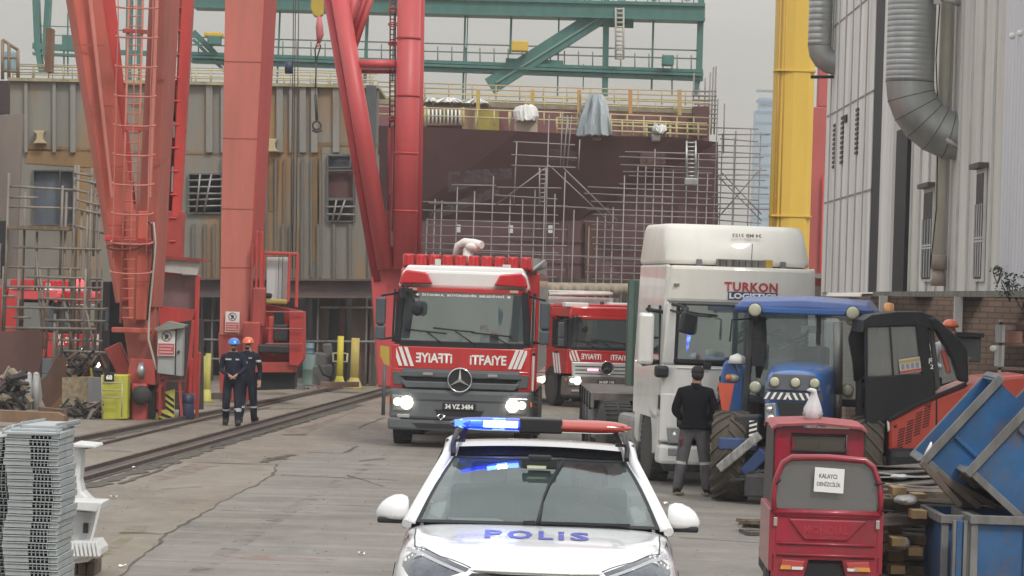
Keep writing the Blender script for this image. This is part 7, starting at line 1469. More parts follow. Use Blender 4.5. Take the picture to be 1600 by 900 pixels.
# ================================================================== RED CRANES
def sx(nm, a, b, wa, da, wb, db, mt, par, o, D, rz=0, bev=.02, dd=0):
    q = MB(); q.strut(at(*a, D+dd)-o, at(*b, D+dd)-o, wa*S(D), da, wb*S(D), db, rz); return q.build(nm, mt, par, bevel=bev)
def sign_plate(nm, lab, x, y, wpx, hpx, D, rz=0, word=True, par=None):
    p = at(x, y, D); w_, h_ = wpx*S(D), hpx*S(D); t = thing(nm, lab, 'sign', p, rz)
    q = MB(); q.box(-w_/2, w_/2, 0, .012, -h_/2, h_/2); pl = q.build('plate', M('sign_white', (.68, .66, .64), .5, var=.05), t, bevel=.003)
    q = MB(); q.box(-w_*.46, w_*.46, -.005, -.001, -h_*.46, -h_*.02); rd = q.build('red_panel', M('sign_red', (.50, .09, .09), .5, var=.1), pl)
    cz, r_ = h_*.26, w_*.27
    q = MB(); q.path([(r_*math.cos(R(a)), -.006, cz+r_*math.sin(R(a))) for a in range(0, 360, 20)], w_*.022, 6, True); q.strut((-r_*.7, -.006, cz+r_*.7), (r_*.7, -.006, cz-r_*.7), w_*.045, .006); q.build('prohibition_ring', M('sign_ring', (.10, .07, .07), .5), pl)
    q = MB(); q.ball((-.0, -.004, cz+r_*.1), (r_*.45, .004, r_*.35), 10, 5); q.strut((-r_*.3, -.004, cz-r_*.6), (r_*.3, -.004, cz), r_*.35, .004); q.build('pictogram', ink_, pl)
    for k in range(3): q = MB(); q.box(-w_*.40, w_*(.40-.1*(k % 2)), -.009, -.006, -h_*.14-k*h_*.12, -h_*.09-k*h_*.12); q.build('text_line', M('sign_text_line', (.62, .40, .38), .6), pl)
    return t
ink_ = M('pictogram_black', (.05, .04, .04), .6)
# --- crane A, nearest, left
DA = 62.5
t = thing('portal_crane_leg', 'nearest red crane leg frame standing on the rail beside the electric cabinet', 'crane leg', at(226, 655, DA).xy.to_3d()); o = t.location.copy(); A = lambda *k, **w_: sx(*k, t, o, DA, **w_)
rb = M('crane_red_brown', (.40, .105, .078), .6, var=.3, dirt=.42, scale=1.1, stretch=(1, 1, .2))
A('outer_leg', (128, -20), (206, 470), 46, .75, 44, .55, red_orange, rz=R(-18))
A('outer_leg_flank', (163, -20), (205, 330), 28, .55, 16, .4, red_crane, rz=R(-10), dd=.25)
A('outer_leg_highlight', (139, -20), (176, 310), 6, .1, 5, .1, M('pink_edge_highlight', (.56, .20, .16), .6), dd=-.52)  # pink strip stands in for the highlight along the leg face
A('inner_leg', (258, -20), (232, 480), 30, .75, 34, .5, rb, rz=R(14))
A('inner_leg_highlight', (246, -20), (234, 310), 6, .1, 5, .1, M('pink_edge_highlight', (.56, .20, .16), .6), dd=-.50)  # same painted highlight pink along this leg
A('trunk', (208, 320), (225, 565), 78, .5, 42, .6, rb, dd=.1)
A('trunk_front', (214, 330), (216, 500), 34, .3, 26, .3, red_orange, dd=-.40)
A('trunk_flange', (165, 372), (240, 378), 9, .35, 9, .35, red_crane, dd=-.55); A('trunk_flange', (176, 515), (236, 517), 8, .35, 8, .35, red_orange, dd=-.55)
A('bogie_head', (226, 560), (224, 600), 38, .8, 46, .9, red_dark, dd=-.1); A('wheel_housing', (219, 598), (218, 662), 25, .35, 22, .35, M('housing_red', (.44, .07, .065), .5, var=.2, dirt=.3), dd=-.5, bev=.05)
A('bogie_frame', (206, 602), (206, 650), 12, .7, 12, .7, dark); A('bogie_frame', (238, 602), (238, 652), 14, .7, 14, .7, dark); A('side_gusset', (176, 540), (205, 600), 26, .4, 20, .4, red_dark, dd=.4)
A('side_gusset', (250, 598), (250, 640), 16, .5, 14, .4, red_dark)
q = MB(); q.ball(at(221, 618, DA-.8)-o, (.20, .12, .19), 14, 8); q.build('buffer', M('buffer_black', (.04, .038, .036), .8), t)
q = MB(); q.path([at(221, 567, DA-.7)-o, at(221, 580, DA-.75)-o, at(221, 592, DA-.7)-o], [.05, .09, .05], 8); q.build('bogie_pin', galv, t)
# back part with rungs: the rear leg
for y_, a_, w_ in ((70, 140, 46), (165, 155, 45), (260, 171, 44), (352, 186, 44)): A('weld_band', (a_-w_*.46+3, y_), (a_+w_*.46+2, y_+1), 2.0, .02, 2.0, .02, red_dark, dd=-.52-.02*(y_ > 200), bev=0)
for y_ in (120, 250, 390, 440): tri_ = A('weld_band', (214 if y_ > 300 else 236, y_), (240 if y_ > 300 else 262, y_+1), 1.8, .02, 1.8, .02, red_dark, dd=-.62 if y_ > 300 else -.42, bev=0)
t2 = thing('portal_crane_leg', 'red crane leg with an open rung bay just behind the service hut', 'crane leg', at(278, 640, DA+3).xy.to_3d()); o2 = t2.location.copy(); DB2 = DA+3
B_ = lambda *k, **w_: sx(*k, t2, o2, DB2, **w_)
B_('right_plate', (295, -20), (276, 340), 17, .5, 13, .4, red_crane); B_('left_plate', (273, -20), (260, 400), 7, .4, 5, .4, rb); B_('right_strip', (285, -20), (270, 400), 6, .3, 5, .3, rb)
B_('lower_column', (274, 330), (266, 620), 30, .4, 20, .4, red_dark)
for k in range(11): y_ = 12+k*36.5; B_('rung', (274-k*.9-1, y_), (287-k*1.2, y_), 3, .08, 3, .08, red_crane, dd=-.2)
for y0, y1, mt in ((125, 190, red_crane), (215, 260, red_crane), (175, 190, dark), (300, 330, red_crane)): B_('bay_plate', (279-y0*.035, y0), (279-y1*.035, y1), 10, .05, 10, .05, mt, dd=.1)
# caged ladder
lad = thing('caged_ladder', 'tall caged ladder climbing the nearest red crane leg', 'ladder', at(205, 520, DA-1).copy()); lo_ = lad.location.copy(); Dl = DA-1
pk2 = M('ladder_pink_paint', (.52, .17, .13), .6, var=.2)
for x0, x1 in ((196, 184), (218, 206)):
    q = MB(); q.tube(at(x0+6, -20, Dl)-lo_, at(x1+4, 505, Dl)-lo_, .022); q.build('side_rail', pk2, lad)
for k in range(34):
    y_ = -5+k*15.2; f_ = y_/500; q = MB(); q.tube(at(201-f_*12, y_, Dl)-lo_, at(223-f_*12, y_, Dl)-lo_, .013, n=5); q.build('rung', pk2, lad)
for k in range(10):
    y_ = 10+k*46; f_ = y_/500; c = at(213-f_*12, y_, Dl-.28)-lo_; q = MB(); q.path([c+Vector((.40*math.cos(R(a)), -.34*math.sin(R(a))+.2, -.05*math.sin(R(a)))) for a in range(-20, 201, 20)], .018, 6); q.build('cage_hoop', pk2, lad)
for dx in (-28, 0, 26):
    q = MB(); q.path([at(213+dx-(y_/500)*12+random.uniform(-1, 1), y_, Dl-.55 if dx == 0 else Dl-.3)-lo_ for y_ in range(-10, 440, 46)], .012, 5); q.build('cage_strap', pk2, lad)
q = MB(); q.path([at(193+26*math.cos(R(a)), 385+5*math.sin(R(a)), Dl-.3)-lo_ for a in range(0, 360, 24)], .03, 6, True); q.build('landing_ring', M('ring_rust', (.20, .05, .035), .7), lad)
for y_ in (48, 200): q = MB(); q.strut(at(192, y_, Dl)-lo_, at(230, y_+2, Dl)-lo_, 6*S(Dl), .1); q.build('stay', red_dark, lad)
q = MB(); q.path([at(x_, y_, DA-.9)-o for x_, y_ in ((228, 350), (240, 348), (243, 380), (238, 440), (233, 490), (232, 530), (240, 560), (244, 578))], .022, 6); q.build('cable_conduit', M('conduit_pale', (.45, .42, .36), .6), t)
q = MB(); q.path([at(x_, y_, DA-.95)-o for x_, y_ in ((230, 346), (237, 352), (239, 400), (234, 450), (230, 500))], .018, 6); q.build('cable_conduit', black, t)
# cabinet with sign
t = thing('electric_cabinet', 'light grey electric cabinet with a red and white sign, fixed beside the crane foot', 'cabinet', at(266, 590, DA-.6).copy()); o = t.location.copy()
q = MB(); q.prism([at(247, 512, DA-.6)-o, at(286, 509, DA-.6)-o, at(284, 588, DA-.6)-o, at(246, 583, DA-.6)-o], (0, .4, 0)); cbn = q.build('cabinet_box', M('cabinet_grey', (.36, .38, .37), .5, var=.12, dirt=.2), t, bevel=.01)
q = MB(); q.prism([at(240, 514, DA-.8)-o, at(262, 502, DA-.8)-o, at(290, 508, DA-.8)-o, at(288, 512, DA-.8)-o, at(248, 517, DA-.8)-o], (0, .6, 0)); q.build('cabinet_roof', M('cabinet_roof_grey', (.24, .24, .22), .6), t)
q = MB(); q.strut(at(275, 511, DA-.62)-o, at(274, 586, DA-.62)-o, .015, .02); q.build('door_seam', dark, cbn); q = MB(); q.cbox(at(279, 550, DA-.63)-o, (.04, .02, .05)); q.build('lock', black, cbn)
sign_plate('warning_sign', 'prohibition sign with a red text panel on the grey electric cabinet', 260, 536, 27, 40, DA-.66)
q = MB()
for a, b in [((248, 592), (270, 585)), ((246, 612), (262, 590)), ((250, 596), (250, 650)), ((280, 590), (284, 650))]: q.strut(at(*a, DA-.4)-o, at(*b, DA-.4)-o, .05, .05)
q.build('stand', red_dark, t)
# red slanted bars and cabin (operator stair/hut) right of crane A
t = thing('service_hut', 'grimy service hut with a white roof fascia and red frame behind the electric cabinet', 'hut', at(285, 640, DA+2).xy.to_3d()); o = t.location.copy(); H = lambda *k, **w_: sx(*k, t, o, DA+1.5, **w_)
q = MB(); q.prism([at(252, 403, DA+1.4)-o, at(313, 408, DA+1.4)-o, at(308, 430, DA+1.4)-o, at(250, 424, DA+1.4)-o], (0, .05, 0)); q.build('fascia', M('fascia_white', (.55, .56, .53), .6, dirt=.25), t)
q = MB(); q.prism([at(250, 399, DA+1.3)-o, at(316, 404, DA+1.3)-o, at(316, 409, DA+1.3)-o, at(250, 404, DA+1.3)-o], (0, 1.6, 0)); q.build('roof', red_dark, t)
q = MB(); q.prism([at(250, 430, DA+1.7)-o, at(305, 430, DA+1.7)-o, at(304, 486, DA+1.7)-o, at(250, 484, DA+1.7)-o], (0, .05, 0)); q.build('panel', M('hut_panel_mauve', (.20, .13, .13), .7, var=.3), t)
q = MB(); q.prism([at(246, 478, DA+1.2)-o, at(304, 484, DA+1.2)-o, at(300, 500, DA+1.2)-o, at(250, 508, DA+1.2)-o], (0, .3, 0)); q.build('red_base', red_crane, t)
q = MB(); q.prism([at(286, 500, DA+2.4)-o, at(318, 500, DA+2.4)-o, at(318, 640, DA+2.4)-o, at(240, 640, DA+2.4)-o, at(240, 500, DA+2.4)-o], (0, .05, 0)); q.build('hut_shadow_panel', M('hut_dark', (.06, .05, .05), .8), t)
H('post', (309, 430), (304, 640), 7, .1, 7, .1, red_crane); H('post', (302, 500), (290, 640), 5, .08, 8, .08, red_crane, dd=-.3); H('post', (300, 560), (294, 655), 5, .08, 6, .08, red_crane, dd=-.5); H('post', (312, 550), (307, 658), 5, .1, 5, .1, red_dark, dd=-.6)
for y_ in (596, 612, 632): H('rail', (255, y_), (290, y_), 2, .05, 2, .05, rusty, dd=-.7)
t = thing('hazard_board', 'black and yellow striped hazard board beside the red crane foot', 'hazard board', at(262, 655, DA-.3).xy.to_3d()); o = t.location.copy()
q = MB(); q.prism([at(x_, y_, DA-.3)-o for x_, y_ in ((258, 612), (273, 608), (272, 655), (243, 657), (244, 644), (259, 640))], (0, .05, 0)); hb = q.build('board', M('hazard_yellow', (.55, .52, .10), .6, dirt=.25), t)
for k in range(5):
    y_ = 614+k*9.5; q = MB(); x0 = 258 if k < 3 else 246+(k-3)*2; q.prism([at(x0, y_, DA-.31)-o, at(272, y_+10, DA-.31)-o, at(272, y_+14.5, DA-.31)-o, at(x0, y_+4.5, DA-.31)-o], (0, .008, 0)); q.build('stripe', black, hb)
t = thing('drum', 'dark blue barrel standing at the foot of the service hut', 'barrel', G(291, 655).copy()); q = MB(); q.lathe([(.14, 0), (.15, .02), (.15, .3), (.145, .31), (.15, .32), (.15, .5), (.0, .5)], 'z', (0, 0, 0), 18); q.build('barrel_body', M('barrel_blue', (.03, .045, .09), .5), t)
# --- crane B, middle
DC = 73
t = thing('portal_crane_leg', 'broad salmon red box leg with a winch platform, behind the two workers', 'crane leg', at(370, 625, DC).xy.to_3d()); o = t.location.copy(); Cc = lambda *k, **w_: sx(*k, t, o, DC, **w_)
sal = M('salmon_red_paint', (.52, .150, .115), .55, var=.2, scale=1.3, dirt=.26, stretch=(1, 1, .15), bump=.25, fine=8, rust=.03, rustcol=(.3, .08, .05))
def tri(nm, pts, mt, dd=0, dep=.1, bev=.01): q = MB(); q.prism([at(x_, y_, DC+dd)-o for x_, y_ in pts], (0, dep, 0)); return q.build(nm, mt, t, bevel=bev)
tri('front_face', [(352, -20), (414, -20), (386, 525), (343, 523)], sal, 0, .5)
def tri2(nm, pts, mt): q = MB(); q.add([at(x_, y_, DC+d)-o for x_, y_, d in pts], [(0, 1, 2, 3)]); return q.build(nm, mt, t, solid=.04)
tri2('side_face', [(414, -20, 0), (431, -20, .9), (408, 400, .9), (391.5, 420, 0)], M('side_red', (.42, .055, .05), .5, var=.12, dirt=.1, scale=.8, stretch=(1, 1, .2)))
tri('lower_leg', [(341, 520), (386, 520), (388, 626), (344, 628)], red_dark, .02, .5); [tri('weld_band', [(352-.0125*y_*1.35, y_), (413-.0515*y_, y_+1), (413-.0515*y_, y_+2.2), (352-.0125*y_*1.35, y_+1.2)], M('weld_salmon', (.40, .11, .08), .6), -.012, .01, 0) for y_ in (95, 215, 325)]; tri('joint_band', [(345, 417), (392, 417), (392, 419), (345, 419)], red_dark, -.01, .02)
for x_, w_, y0 in ((400, 4, 360), (407, 5, 362), (393, 3, 380)): Cc('vertical_pipe', (x_+2, y0), (x_-1, 560), w_, .1, w_, .1, red_crane, dd=-.2)
tri('platform_rear', [(388, 470), (474, 486), (474, 560), (462, 575), (388, 572)], red_crane, .5, .1); tri('platform_side', [(452, 486), (474, 487), (474, 560), (466, 572), (452, 570)], red_crane, -.5, .9)
tri('winch_base', [(398, 566), (462, 566), (460, 582), (398, 582)], red_dark, -.4, .9); tri('counterweight', [(398, 582), (462, 582), (460, 608), (398, 610)], dark, -.2, .8)
tri('door_panel', [(417, 402), (450, 402), (448, 470), (416, 468)], M('panel_white_grey', (.60, .63, .63), .5, var=.04), .2, .06)
for a, b in [((411, 395), (466, 397)), ((413, 395), (409, 470)), ((453, 397), (450, 472)), ((465, 397), (463, 480))]: Cc('panel_frame', a, b, 5, .12, 5, .12, red_crane)
for a, b in [((436, 402), (434, 470)), ((442, 402), (440, 470))]: Cc('cable', a, b, 1, .02, 1, .02, dark, dd=.1)
for c, s_, mt in [((418, 462), (.2, .2, .12), dark), ((436, 500), (.22, .3, .45), dark), ((440, 520), (.35, .4, .4), M('motor_black', (.03, .03, .032), .5)), ((430, 545), (.75, .5, .2), M('motor_black', (.03, .03, .032))), ((405, 480), (.3, .3, .9), red_dark), ((432, 471), (.5, .15, .12), M('gear_yellow', (.40, .30, .08), .6)), ((425, 525), (.18, .2, .9), red_crane), ((394, 530), (.4, .4, .8), red_dark)]:
    q = MB(); q.cbox(at(*c, DC-.2)-o, s_); q.build('winch_part', mt, t, bevel=.04)
for y_ in (487, 513, 537): Cc('guard_rail', (415, y_), (474, y_+1), 1.8, .04, 1.8, .04, M('rail_worn', (.30, .12, .11), .6), dd=-.6)
sign_plate('warning_sign', 'prohibition sign with a red text panel on the salmon red crane leg', 363, 503, 22, 32, DC-.1)
# --- crane C, tubes behind the first fire engine
DD = 80
t = thing('portal_crane_leg', 'red tubular A-frame crane leg rising directly behind the first fire engine', 'crane leg', at(620, 600, DD).xy.to_3d()); o = t.location.copy()
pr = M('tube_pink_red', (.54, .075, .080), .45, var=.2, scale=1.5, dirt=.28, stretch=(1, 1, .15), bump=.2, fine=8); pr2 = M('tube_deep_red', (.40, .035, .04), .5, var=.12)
def tb(nm, a, b, wpx, mt, dd=0, n=20): q = MB(); q.tube(at(*a, DD+dd)-o, at(*b, DD+dd)-o, wpx/2*S(DD), n=n); return q.build(nm, mt, t)
tb('column', (640, -20), (632, 420), 37, pr, -.2); tb('column_back', (655, -20), (649, 420), 18, pr2, .1); tb('column_edge', (629, -20), (622, 400), 10, pr2, -.1)  # deep red rear tube stands in for the column's shaded right side
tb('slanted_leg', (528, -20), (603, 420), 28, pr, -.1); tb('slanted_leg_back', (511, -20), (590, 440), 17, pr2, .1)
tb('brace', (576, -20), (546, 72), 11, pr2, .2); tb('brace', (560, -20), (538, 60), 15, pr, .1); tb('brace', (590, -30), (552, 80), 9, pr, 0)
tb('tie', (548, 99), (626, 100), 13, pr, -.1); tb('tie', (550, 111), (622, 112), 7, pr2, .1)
q = MB(); q.prism([at(x_, y_, DD)-o for x_, y_ in ((583, 380), (655, 385), (640, 440), (648, 605), (590, 605), (580, 440))], (0, .5, 0)); q.build('foot_plate', pr, t, bevel=.05)
for y_ in (60, 150, 240, 330): q = MB(); q.lathe([(19.2*S(DD), -.03), (19.6*S(DD), 0), (19.2*S(DD), .03)], 'z', at(640-(y_+20)*.018, y_, DD-.2)-o, 24); q.build('weld_ring', pr2, t)
tb('inner_web', (612, 200), (600, 600), 8, pr2, .3)
lt = thing('caged_ladder', 'thin dark red caged ladder beside the tubular crane column', 'ladder', at(614, 190, DD).copy()); lo2 = lt.location.copy()
for x_ in (610, 618): q = MB(); q.tube(at(x_, -20, DD)-lo2, at(x_-1, 200, DD)-lo2, .02, n=5); q.build('side_rail', M('rail_dark_red', (.18, .035, .035), .6), lt)
for k in range(26): q = MB(); q.tube(at(609, -10+k*8, DD)-lo2, at(618, -10+k*8, DD)-lo2, .015, n=5); q.build('rung', M('rail_dark_red', (.18, .035, .035)), lt)
for y_ in (15, 38, 68, 185): q = MB(); q.path([at(614+7*math.cos(R(a)), y_+3*math.sin(R(a)), DD-.1)-lo2 for a in range(0, 360, 30)], .02, 5, True); q.build('cage_hoop', red_dark, lt)
for y_ in (68, 185, 300): q = MB(); q.strut(at(607, y_, DD)-lo2, at(628, y_+1, DD)-lo2, .08, .08); q.build('stay', red_dark, lt)
for x_, y1 in ((607, 330), (616, 330)): q = MB(); q.tube(at(x_, 195, DD)-lo2, at(x_-1, y1, DD)-lo2, .018, n=5); q.build('guide_rail', M('rail_dark_red', (.18, .035, .035)), lt)
# hook
t = thing('crane_hook', 'pink hook block with a sling hanging from a yellow hoist over the grey hull', 'hook', at(497, 60, 76).copy()); o = t.location.copy(); hk = lambda x_, y_: at(x_, y_, 76)-o
q = MB(); q.prism([hk(x_, y_) for x_, y_ in ((486, 0), (505, -8), (505, 22), (498, 28), (489, 24), (485, 12))], (0, .3, 0)); q.build('hoist_body', M('hoist_yellow', (.52, .38, .05), .5, dirt=.3), t, bevel=.03)
q = MB(); q.path([hk(499, 26), hk(499, 42), hk(500, 55), hk(498, 66)], [.05, .09, .09, .05], 8); q.build('hook_block', M('hook_pink_red', (.50, .14, .15), .5), t, bevel=0)
q = MB(); q.path([hk(498, 66), hk(500, 70), hk(497, 72), hk(494, 68)], .03, 6); q.build('hook', M('hook_pink_red', (.50, .14, .15)), t)
slm = M('sling_dark', (.07, .06, .05), .8)
q = MB(); q.path([hk(497, 64), hk(492, 78), hk(494, 98), hk(497, 85), hk(501, 72), hk(498, 64)], .02, 5); q.path([hk(494, 98), hk(493, 138)], .02, 5); q.path([hk(493, 148), hk(495, 188)], .035, 6); q.path([hk(493, 138), hk(493, 148)], .012, 4); q.build('sling', slm, t)
q = MB(); q.path([hk(495+6.5*math.cos(R(a)), 196+6.5*math.sin(R(a))) for a in range(0, 360, 30)], .025, 6, True); q.path([hk(488, 203), hk(494, 206), hk(503, 203)], .035, 6); q.build('shackle', slm, t)
t = thing('hoist_cables', 'thin steel hoist cables hanging in front of the grey hull beside the salmon leg', 'cable', at(453, 50, 78).copy()); o = t.location.copy()
for x_ in (459, 462, 467): q = MB(); q.tube(at(x_, -20, 78)-o, at(x_-5, 420, 78)-o, .012, n=4); q.build('cable', slm, t)
q = MB(); q.tube(at(451, 95, 78)-o, at(451, 115, 78)-o, .1, n=10); q.build('cable_socket', M('socket_navy', (.03, .045, .08), .5), t)
# ================================================================== LEFT SCAFFOLD AND DEBRIS
tubm = M('scaffold_tube_brown', (.26, .23, .195), .6, .3, var=.35, scale=5, rust=.15)
scaffold('scaffold', 'rusty tube scaffold standing in front of the half hidden fire engine', 68,
    [(14, 291, 118, 297), (14, 323, 125, 326), (14, 354, 110, 356), (14, 417, 125, 420), (10, 448, 160, 450), (10, 480, 165, 483), (8, 512, 150, 514), (10, 463, 24, 463), (20, 496, 48, 496), (14, 308, 60, 309), (118, 280, 158, 288), (120, 312, 160, 322), (20, 386, 158, 390), (40, 432, 160, 436), (60, 466, 160, 470), (70, 500, 165, 502), (70, 530, 160, 533), (100, 548, 165, 551), (118, 297, 158, 306), (118, 326, 160, 335), (115, 352, 165, 365), (4, 463, 24, 462), (115, 270, 145, 275)],
    [(14, 270, 520), (6, 416, 520), (58, 362, 455), (76, 418, 560), (110, 418, 450), (118, 258, 560), (123, 258, 560), (128, 330, 555), (144, 262, 560), (156, 300, 555), (134, 420, 555), (86, 490, 600), (90, 500, 610), (160, 420, 550), (40, 300, 500), (30, 420, 560), (98, 290, 430), (104, 300, 560), (116, 420, 570), (138, 300, 540), (150, 262, 400), (68, 448, 590), (142, 420, 600), (0, 380, 540)],
    [(56, 395, 68, 545), (62, 420, 74, 530), (100, 470, 118, 560), (132, 470, 150, 560)], tubm, .03, loc_px=60)
for k, (a_, b_) in enumerate([((16, 355), (112, 358))]):
    q = MB(); q.strut(at(*a_, 68.2), at(*b_, 68.2), .08, .9); tag(q.build('scaffold_plank', tm[0]), 'brown walkway plank laid across the scaffold in front of the red cab', 'plank')
def flat(nm, pts, D, dep, mt, lab, cat, bev=.005, grp=None):
    c = at(*pts[0], D); q = MB(); q.prism([at(x_, y_, D)-c for x_, y_ in pts], (0, dep, 0)); ob = q.build(nm, mt, bevel=bev); ob.location = c; return tag(ob, lab, cat, grp)
flat('steel_plate', [(-20, 518), (62, 515), (66, 560), (60, 586), (-20, 586)], 66, .06, M('plate_red_brown', (.17, .085, .075), .7, var=.25, rust=.2, scale=1.5), 'large rusty red brown steel plate leaning against the tube scaffold', 'steel plate')
flat('steel_plate', [(-20, 584), (45, 584), (62, 600), (60, 640), (-20, 640)], 66.5, .06, M('plate_tan', (.26, .20, .15), .8, var=.3), 'tan board standing beneath the large rusty plate', 'board')
flat('particle_board', [(97, 590), (140, 588), (157, 590), (157, 640), (97, 640)], 64, .04, M('particle_board_mat', (.42, .34, .22), .8, var=.45, scale=10, stretch=(1, 1, 1)), 'pale tan particle board standing beside the yellow container', 'board')
flat('steel_plate', [(138, 589), (158, 590), (158, 634), (138, 634)], 63.8, .03, M('plate_grey_lt', (.33, .34, .34), .6), 'narrow light grey plate overlapping the particle board', 'steel plate')
flat('rusty_channel', [(88, 560), (102, 556), (104, 575), (100, 635), (72, 640), (56, 600), (70, 590)], 65, .10, M('rust_brown2', (.17, .095, .065), .8, var=.4, rust=.3), 'crooked rusty brown steel channel standing beside the particle board', 'steel channel')
flat('rusty_channel', [(76, 640), (102, 612), (105, 635), (84, 645)], 64.5, .10, M('rust_orange', (.26, .14, .07), .8, var=.3), 'short orange rust channel end lying in front of the crooked one', 'steel channel')
for k, x_ in enumerate((43, 55)):
    p_ = at(x_, 640, 63); q = MB(); q.tube((0, 0, 0), (0, 0, .68), .065, n=14); q.ball((0, 0, .68), .065, 10, 6); ob = q.build('bollard_post', M('post_grey', (.40, .41, .40), .5, var=.15), None); ob.location = (p_.x, p_.y, p_.z); tag(ob, ['light grey round capped post nearest the scrap heap', 'light grey round capped post nearest the particle board'][k], 'post')
flat('steel_plate', [(58, 590), (62, 585), (66, 620), (60, 640), (40, 640), (40, 600)], 63.4, .03, M('plate_grey_mid', (.27, .29, .28), .6), 'small grey plate between the two round posts', 'steel plate')
flat('kerb_beam', [(-20, 640), (90, 645), (100, 650), (100, 664), (-20, 658)], 57, .3, M('beam_brown', (.22, .14, .085), .8, var=.35, rust=.2), 'long rusty brown steel beam lying behind the galvanised plank stack', 'steel beam')
flat('kerb_beam', [(60, 636), (100, 640), (104, 660), (96, 660), (60, 650)], 58, .3, M('beam_dark_rust', (.13, .075, .05), .8, var=.35), 'dark rusty beam end behind the long brown beam', 'steel beam')
# yellow container with number 68
t = thing('gas_bottle_cage', 'lime yellow steel cage container marked 68 beside the crane foot', 'container', at(180, 655, 61.5).copy()); o = t.location.copy(); yl = M('lime_yellow_paint', (.50, .50, .06), .55, var=.15, dirt=.3, scale=3)
q = MB(); q.prism([at(x_, y_, 61.5)-o for x_, y_ in ((158, 586), (200, 586), (199, 655), (160, 656))], (0, .7, 0)); yb = q.build('container_body', yl, t, bevel=.02)
q = MB(); q.prism([at(x_, y_, 61.45)-o for x_, y_ in ((163, 583), (178, 583), (178, 596), (163, 596))], (0, .03, 0)); nb = q.build('number_panel', black, t)
p_ = at(170.5, 589.5, 61.42)-o; text('number_lettering', '68', .1, white_letter, nb, face_cam(p_.x, p_.y, p_.z), False, .006, 10*S(61), 8*S(61), 0)
for a, b in [((160, 598), (192, 598)), ((160, 610), (190, 610)), ((160, 621), (190, 621)), ((191, 598), (190, 652)), ((159, 586), (160, 656))]: q = MB(); q.tube(at(*a, 61.3)-o, at(*b, 61.3)-o, .016, n=6); q.build('pipe_bar', M('pipe_cream_dirty', (.44, .40, .24), .6, dirt=.3), t)
# debris: individual pieces
cols = [(.03, .03, .03), (.10, .08, .07), (.24, .15, .14), (.16, .15, .14), (.07, .045, .04), (.26, .22, .16), (.05, .055, .06), (.04, .035, .03)]
def debris(lab, x0, x1, y0, y1, D, n, smin, smax, grp, nm='scrap_piece', cs=cols):
    for k in range(n):
        s1, s2 = random.uniform(smin, smax), random.uniform(smin*.2, smax*.22); q = MB(); q.cbox((0, 0, 0), (s1, s2, s2*.7)); q.v = [v+Vector([random.uniform(-.02, .02) for _ in range(3)]) for v in q.v]
        c = random.choice(cs); ob = q.build(nm, M('scrap_%02d%02d' % (int(c[0]*100), int(c[2]*100)), c, .8, var=.4), bevel=.004)
        ob.location = at(random.uniform(x0, x1), random.uniform(y0, y1), D+random.uniform(-.3, .3)); ob.rotation_euler = (random.uniform(-.6, .6), random.uniform(-1.1, 1.1), random.uniform(-.8, .8))
        tag(ob, lab, 'scrap piece', grp)
debris('dark scrap piece in the heap behind the long brown beam', -5, 36, 588, 640, 62.5, 60, .15, .6, 'scrap heap behind the brown beam')
debris('scrap piece lying at the foot of the particle board', 98, 156, 630, 655, 61.6, 60, .08, .34, 'scrap heap under the particle board')
debris('dark scrap part stacked on the ground behind the scaffold', 100, 160, 556, 592, 66, 44, .10, .42, 'scrap parts behind the scaffold', cs=[(.03, .03, .03), (.20, .16, .10), (.12, .05, .04), (.06, .06, .07)])
debris('broken brick piece at the foot of the columns under the grey block', 400, 500, 603, 611, 84, 26, .1, .35, 'broken bricks under the grey block', 'broken_brick', [(.30, .28, .25), (.18, .15, .13), (.22, .12, .09)])
flat('propped_pole', [(140, 575), (143, 575), (150, 612), (146, 614)], 65, .05, yl, 'thin yellow bar leaning behind the particle board', 'bar'); flat('scrap_offcut', [(112, 586), (120, 586), (120, 592), (112, 592)], 65.5, .05, M('bar_orange', (.5, .22, .06), .6), 'small orange piece on top of the particle board', 'bar')
for x0, x1, y0, D_, dep in ((-8, 38, 602, 62.6, 1.3), (98, 157, 640, 61.9, .5), (100, 160, 566, 66.2, 1.0)):
    a_, b_ = at(x0, y0, D_), at(x1, y0, D_); h_ = a_.z; q = MB(); w_ = b_.x-a_.x
    q.grid([[(w_*u, -dep*.5*(1-v)*1.0+random.uniform(-.04, .04), max(0, h_*v*(1-abs(2*u-1)**3)+random.uniform(-.05, .05))) for u in [k/12 for k in range(13)]] for v in (0, .35, .7, 1)], False)
    ob = q.build('scrap_mound', M('mound_dark', (.04, .035, .03), .9, var=.6, scale=12), solid=.05); ob.location = (a_.x, D_+.4, 0)
    tag(ob, {602: 'dark mound of mixed scrap behind the long brown beam', 640: 'low dark mound of scrap at the foot of the particle board', 566: 'dark mound of scrap parts between scaffold and particle board'}[y0], 'scrap mound')
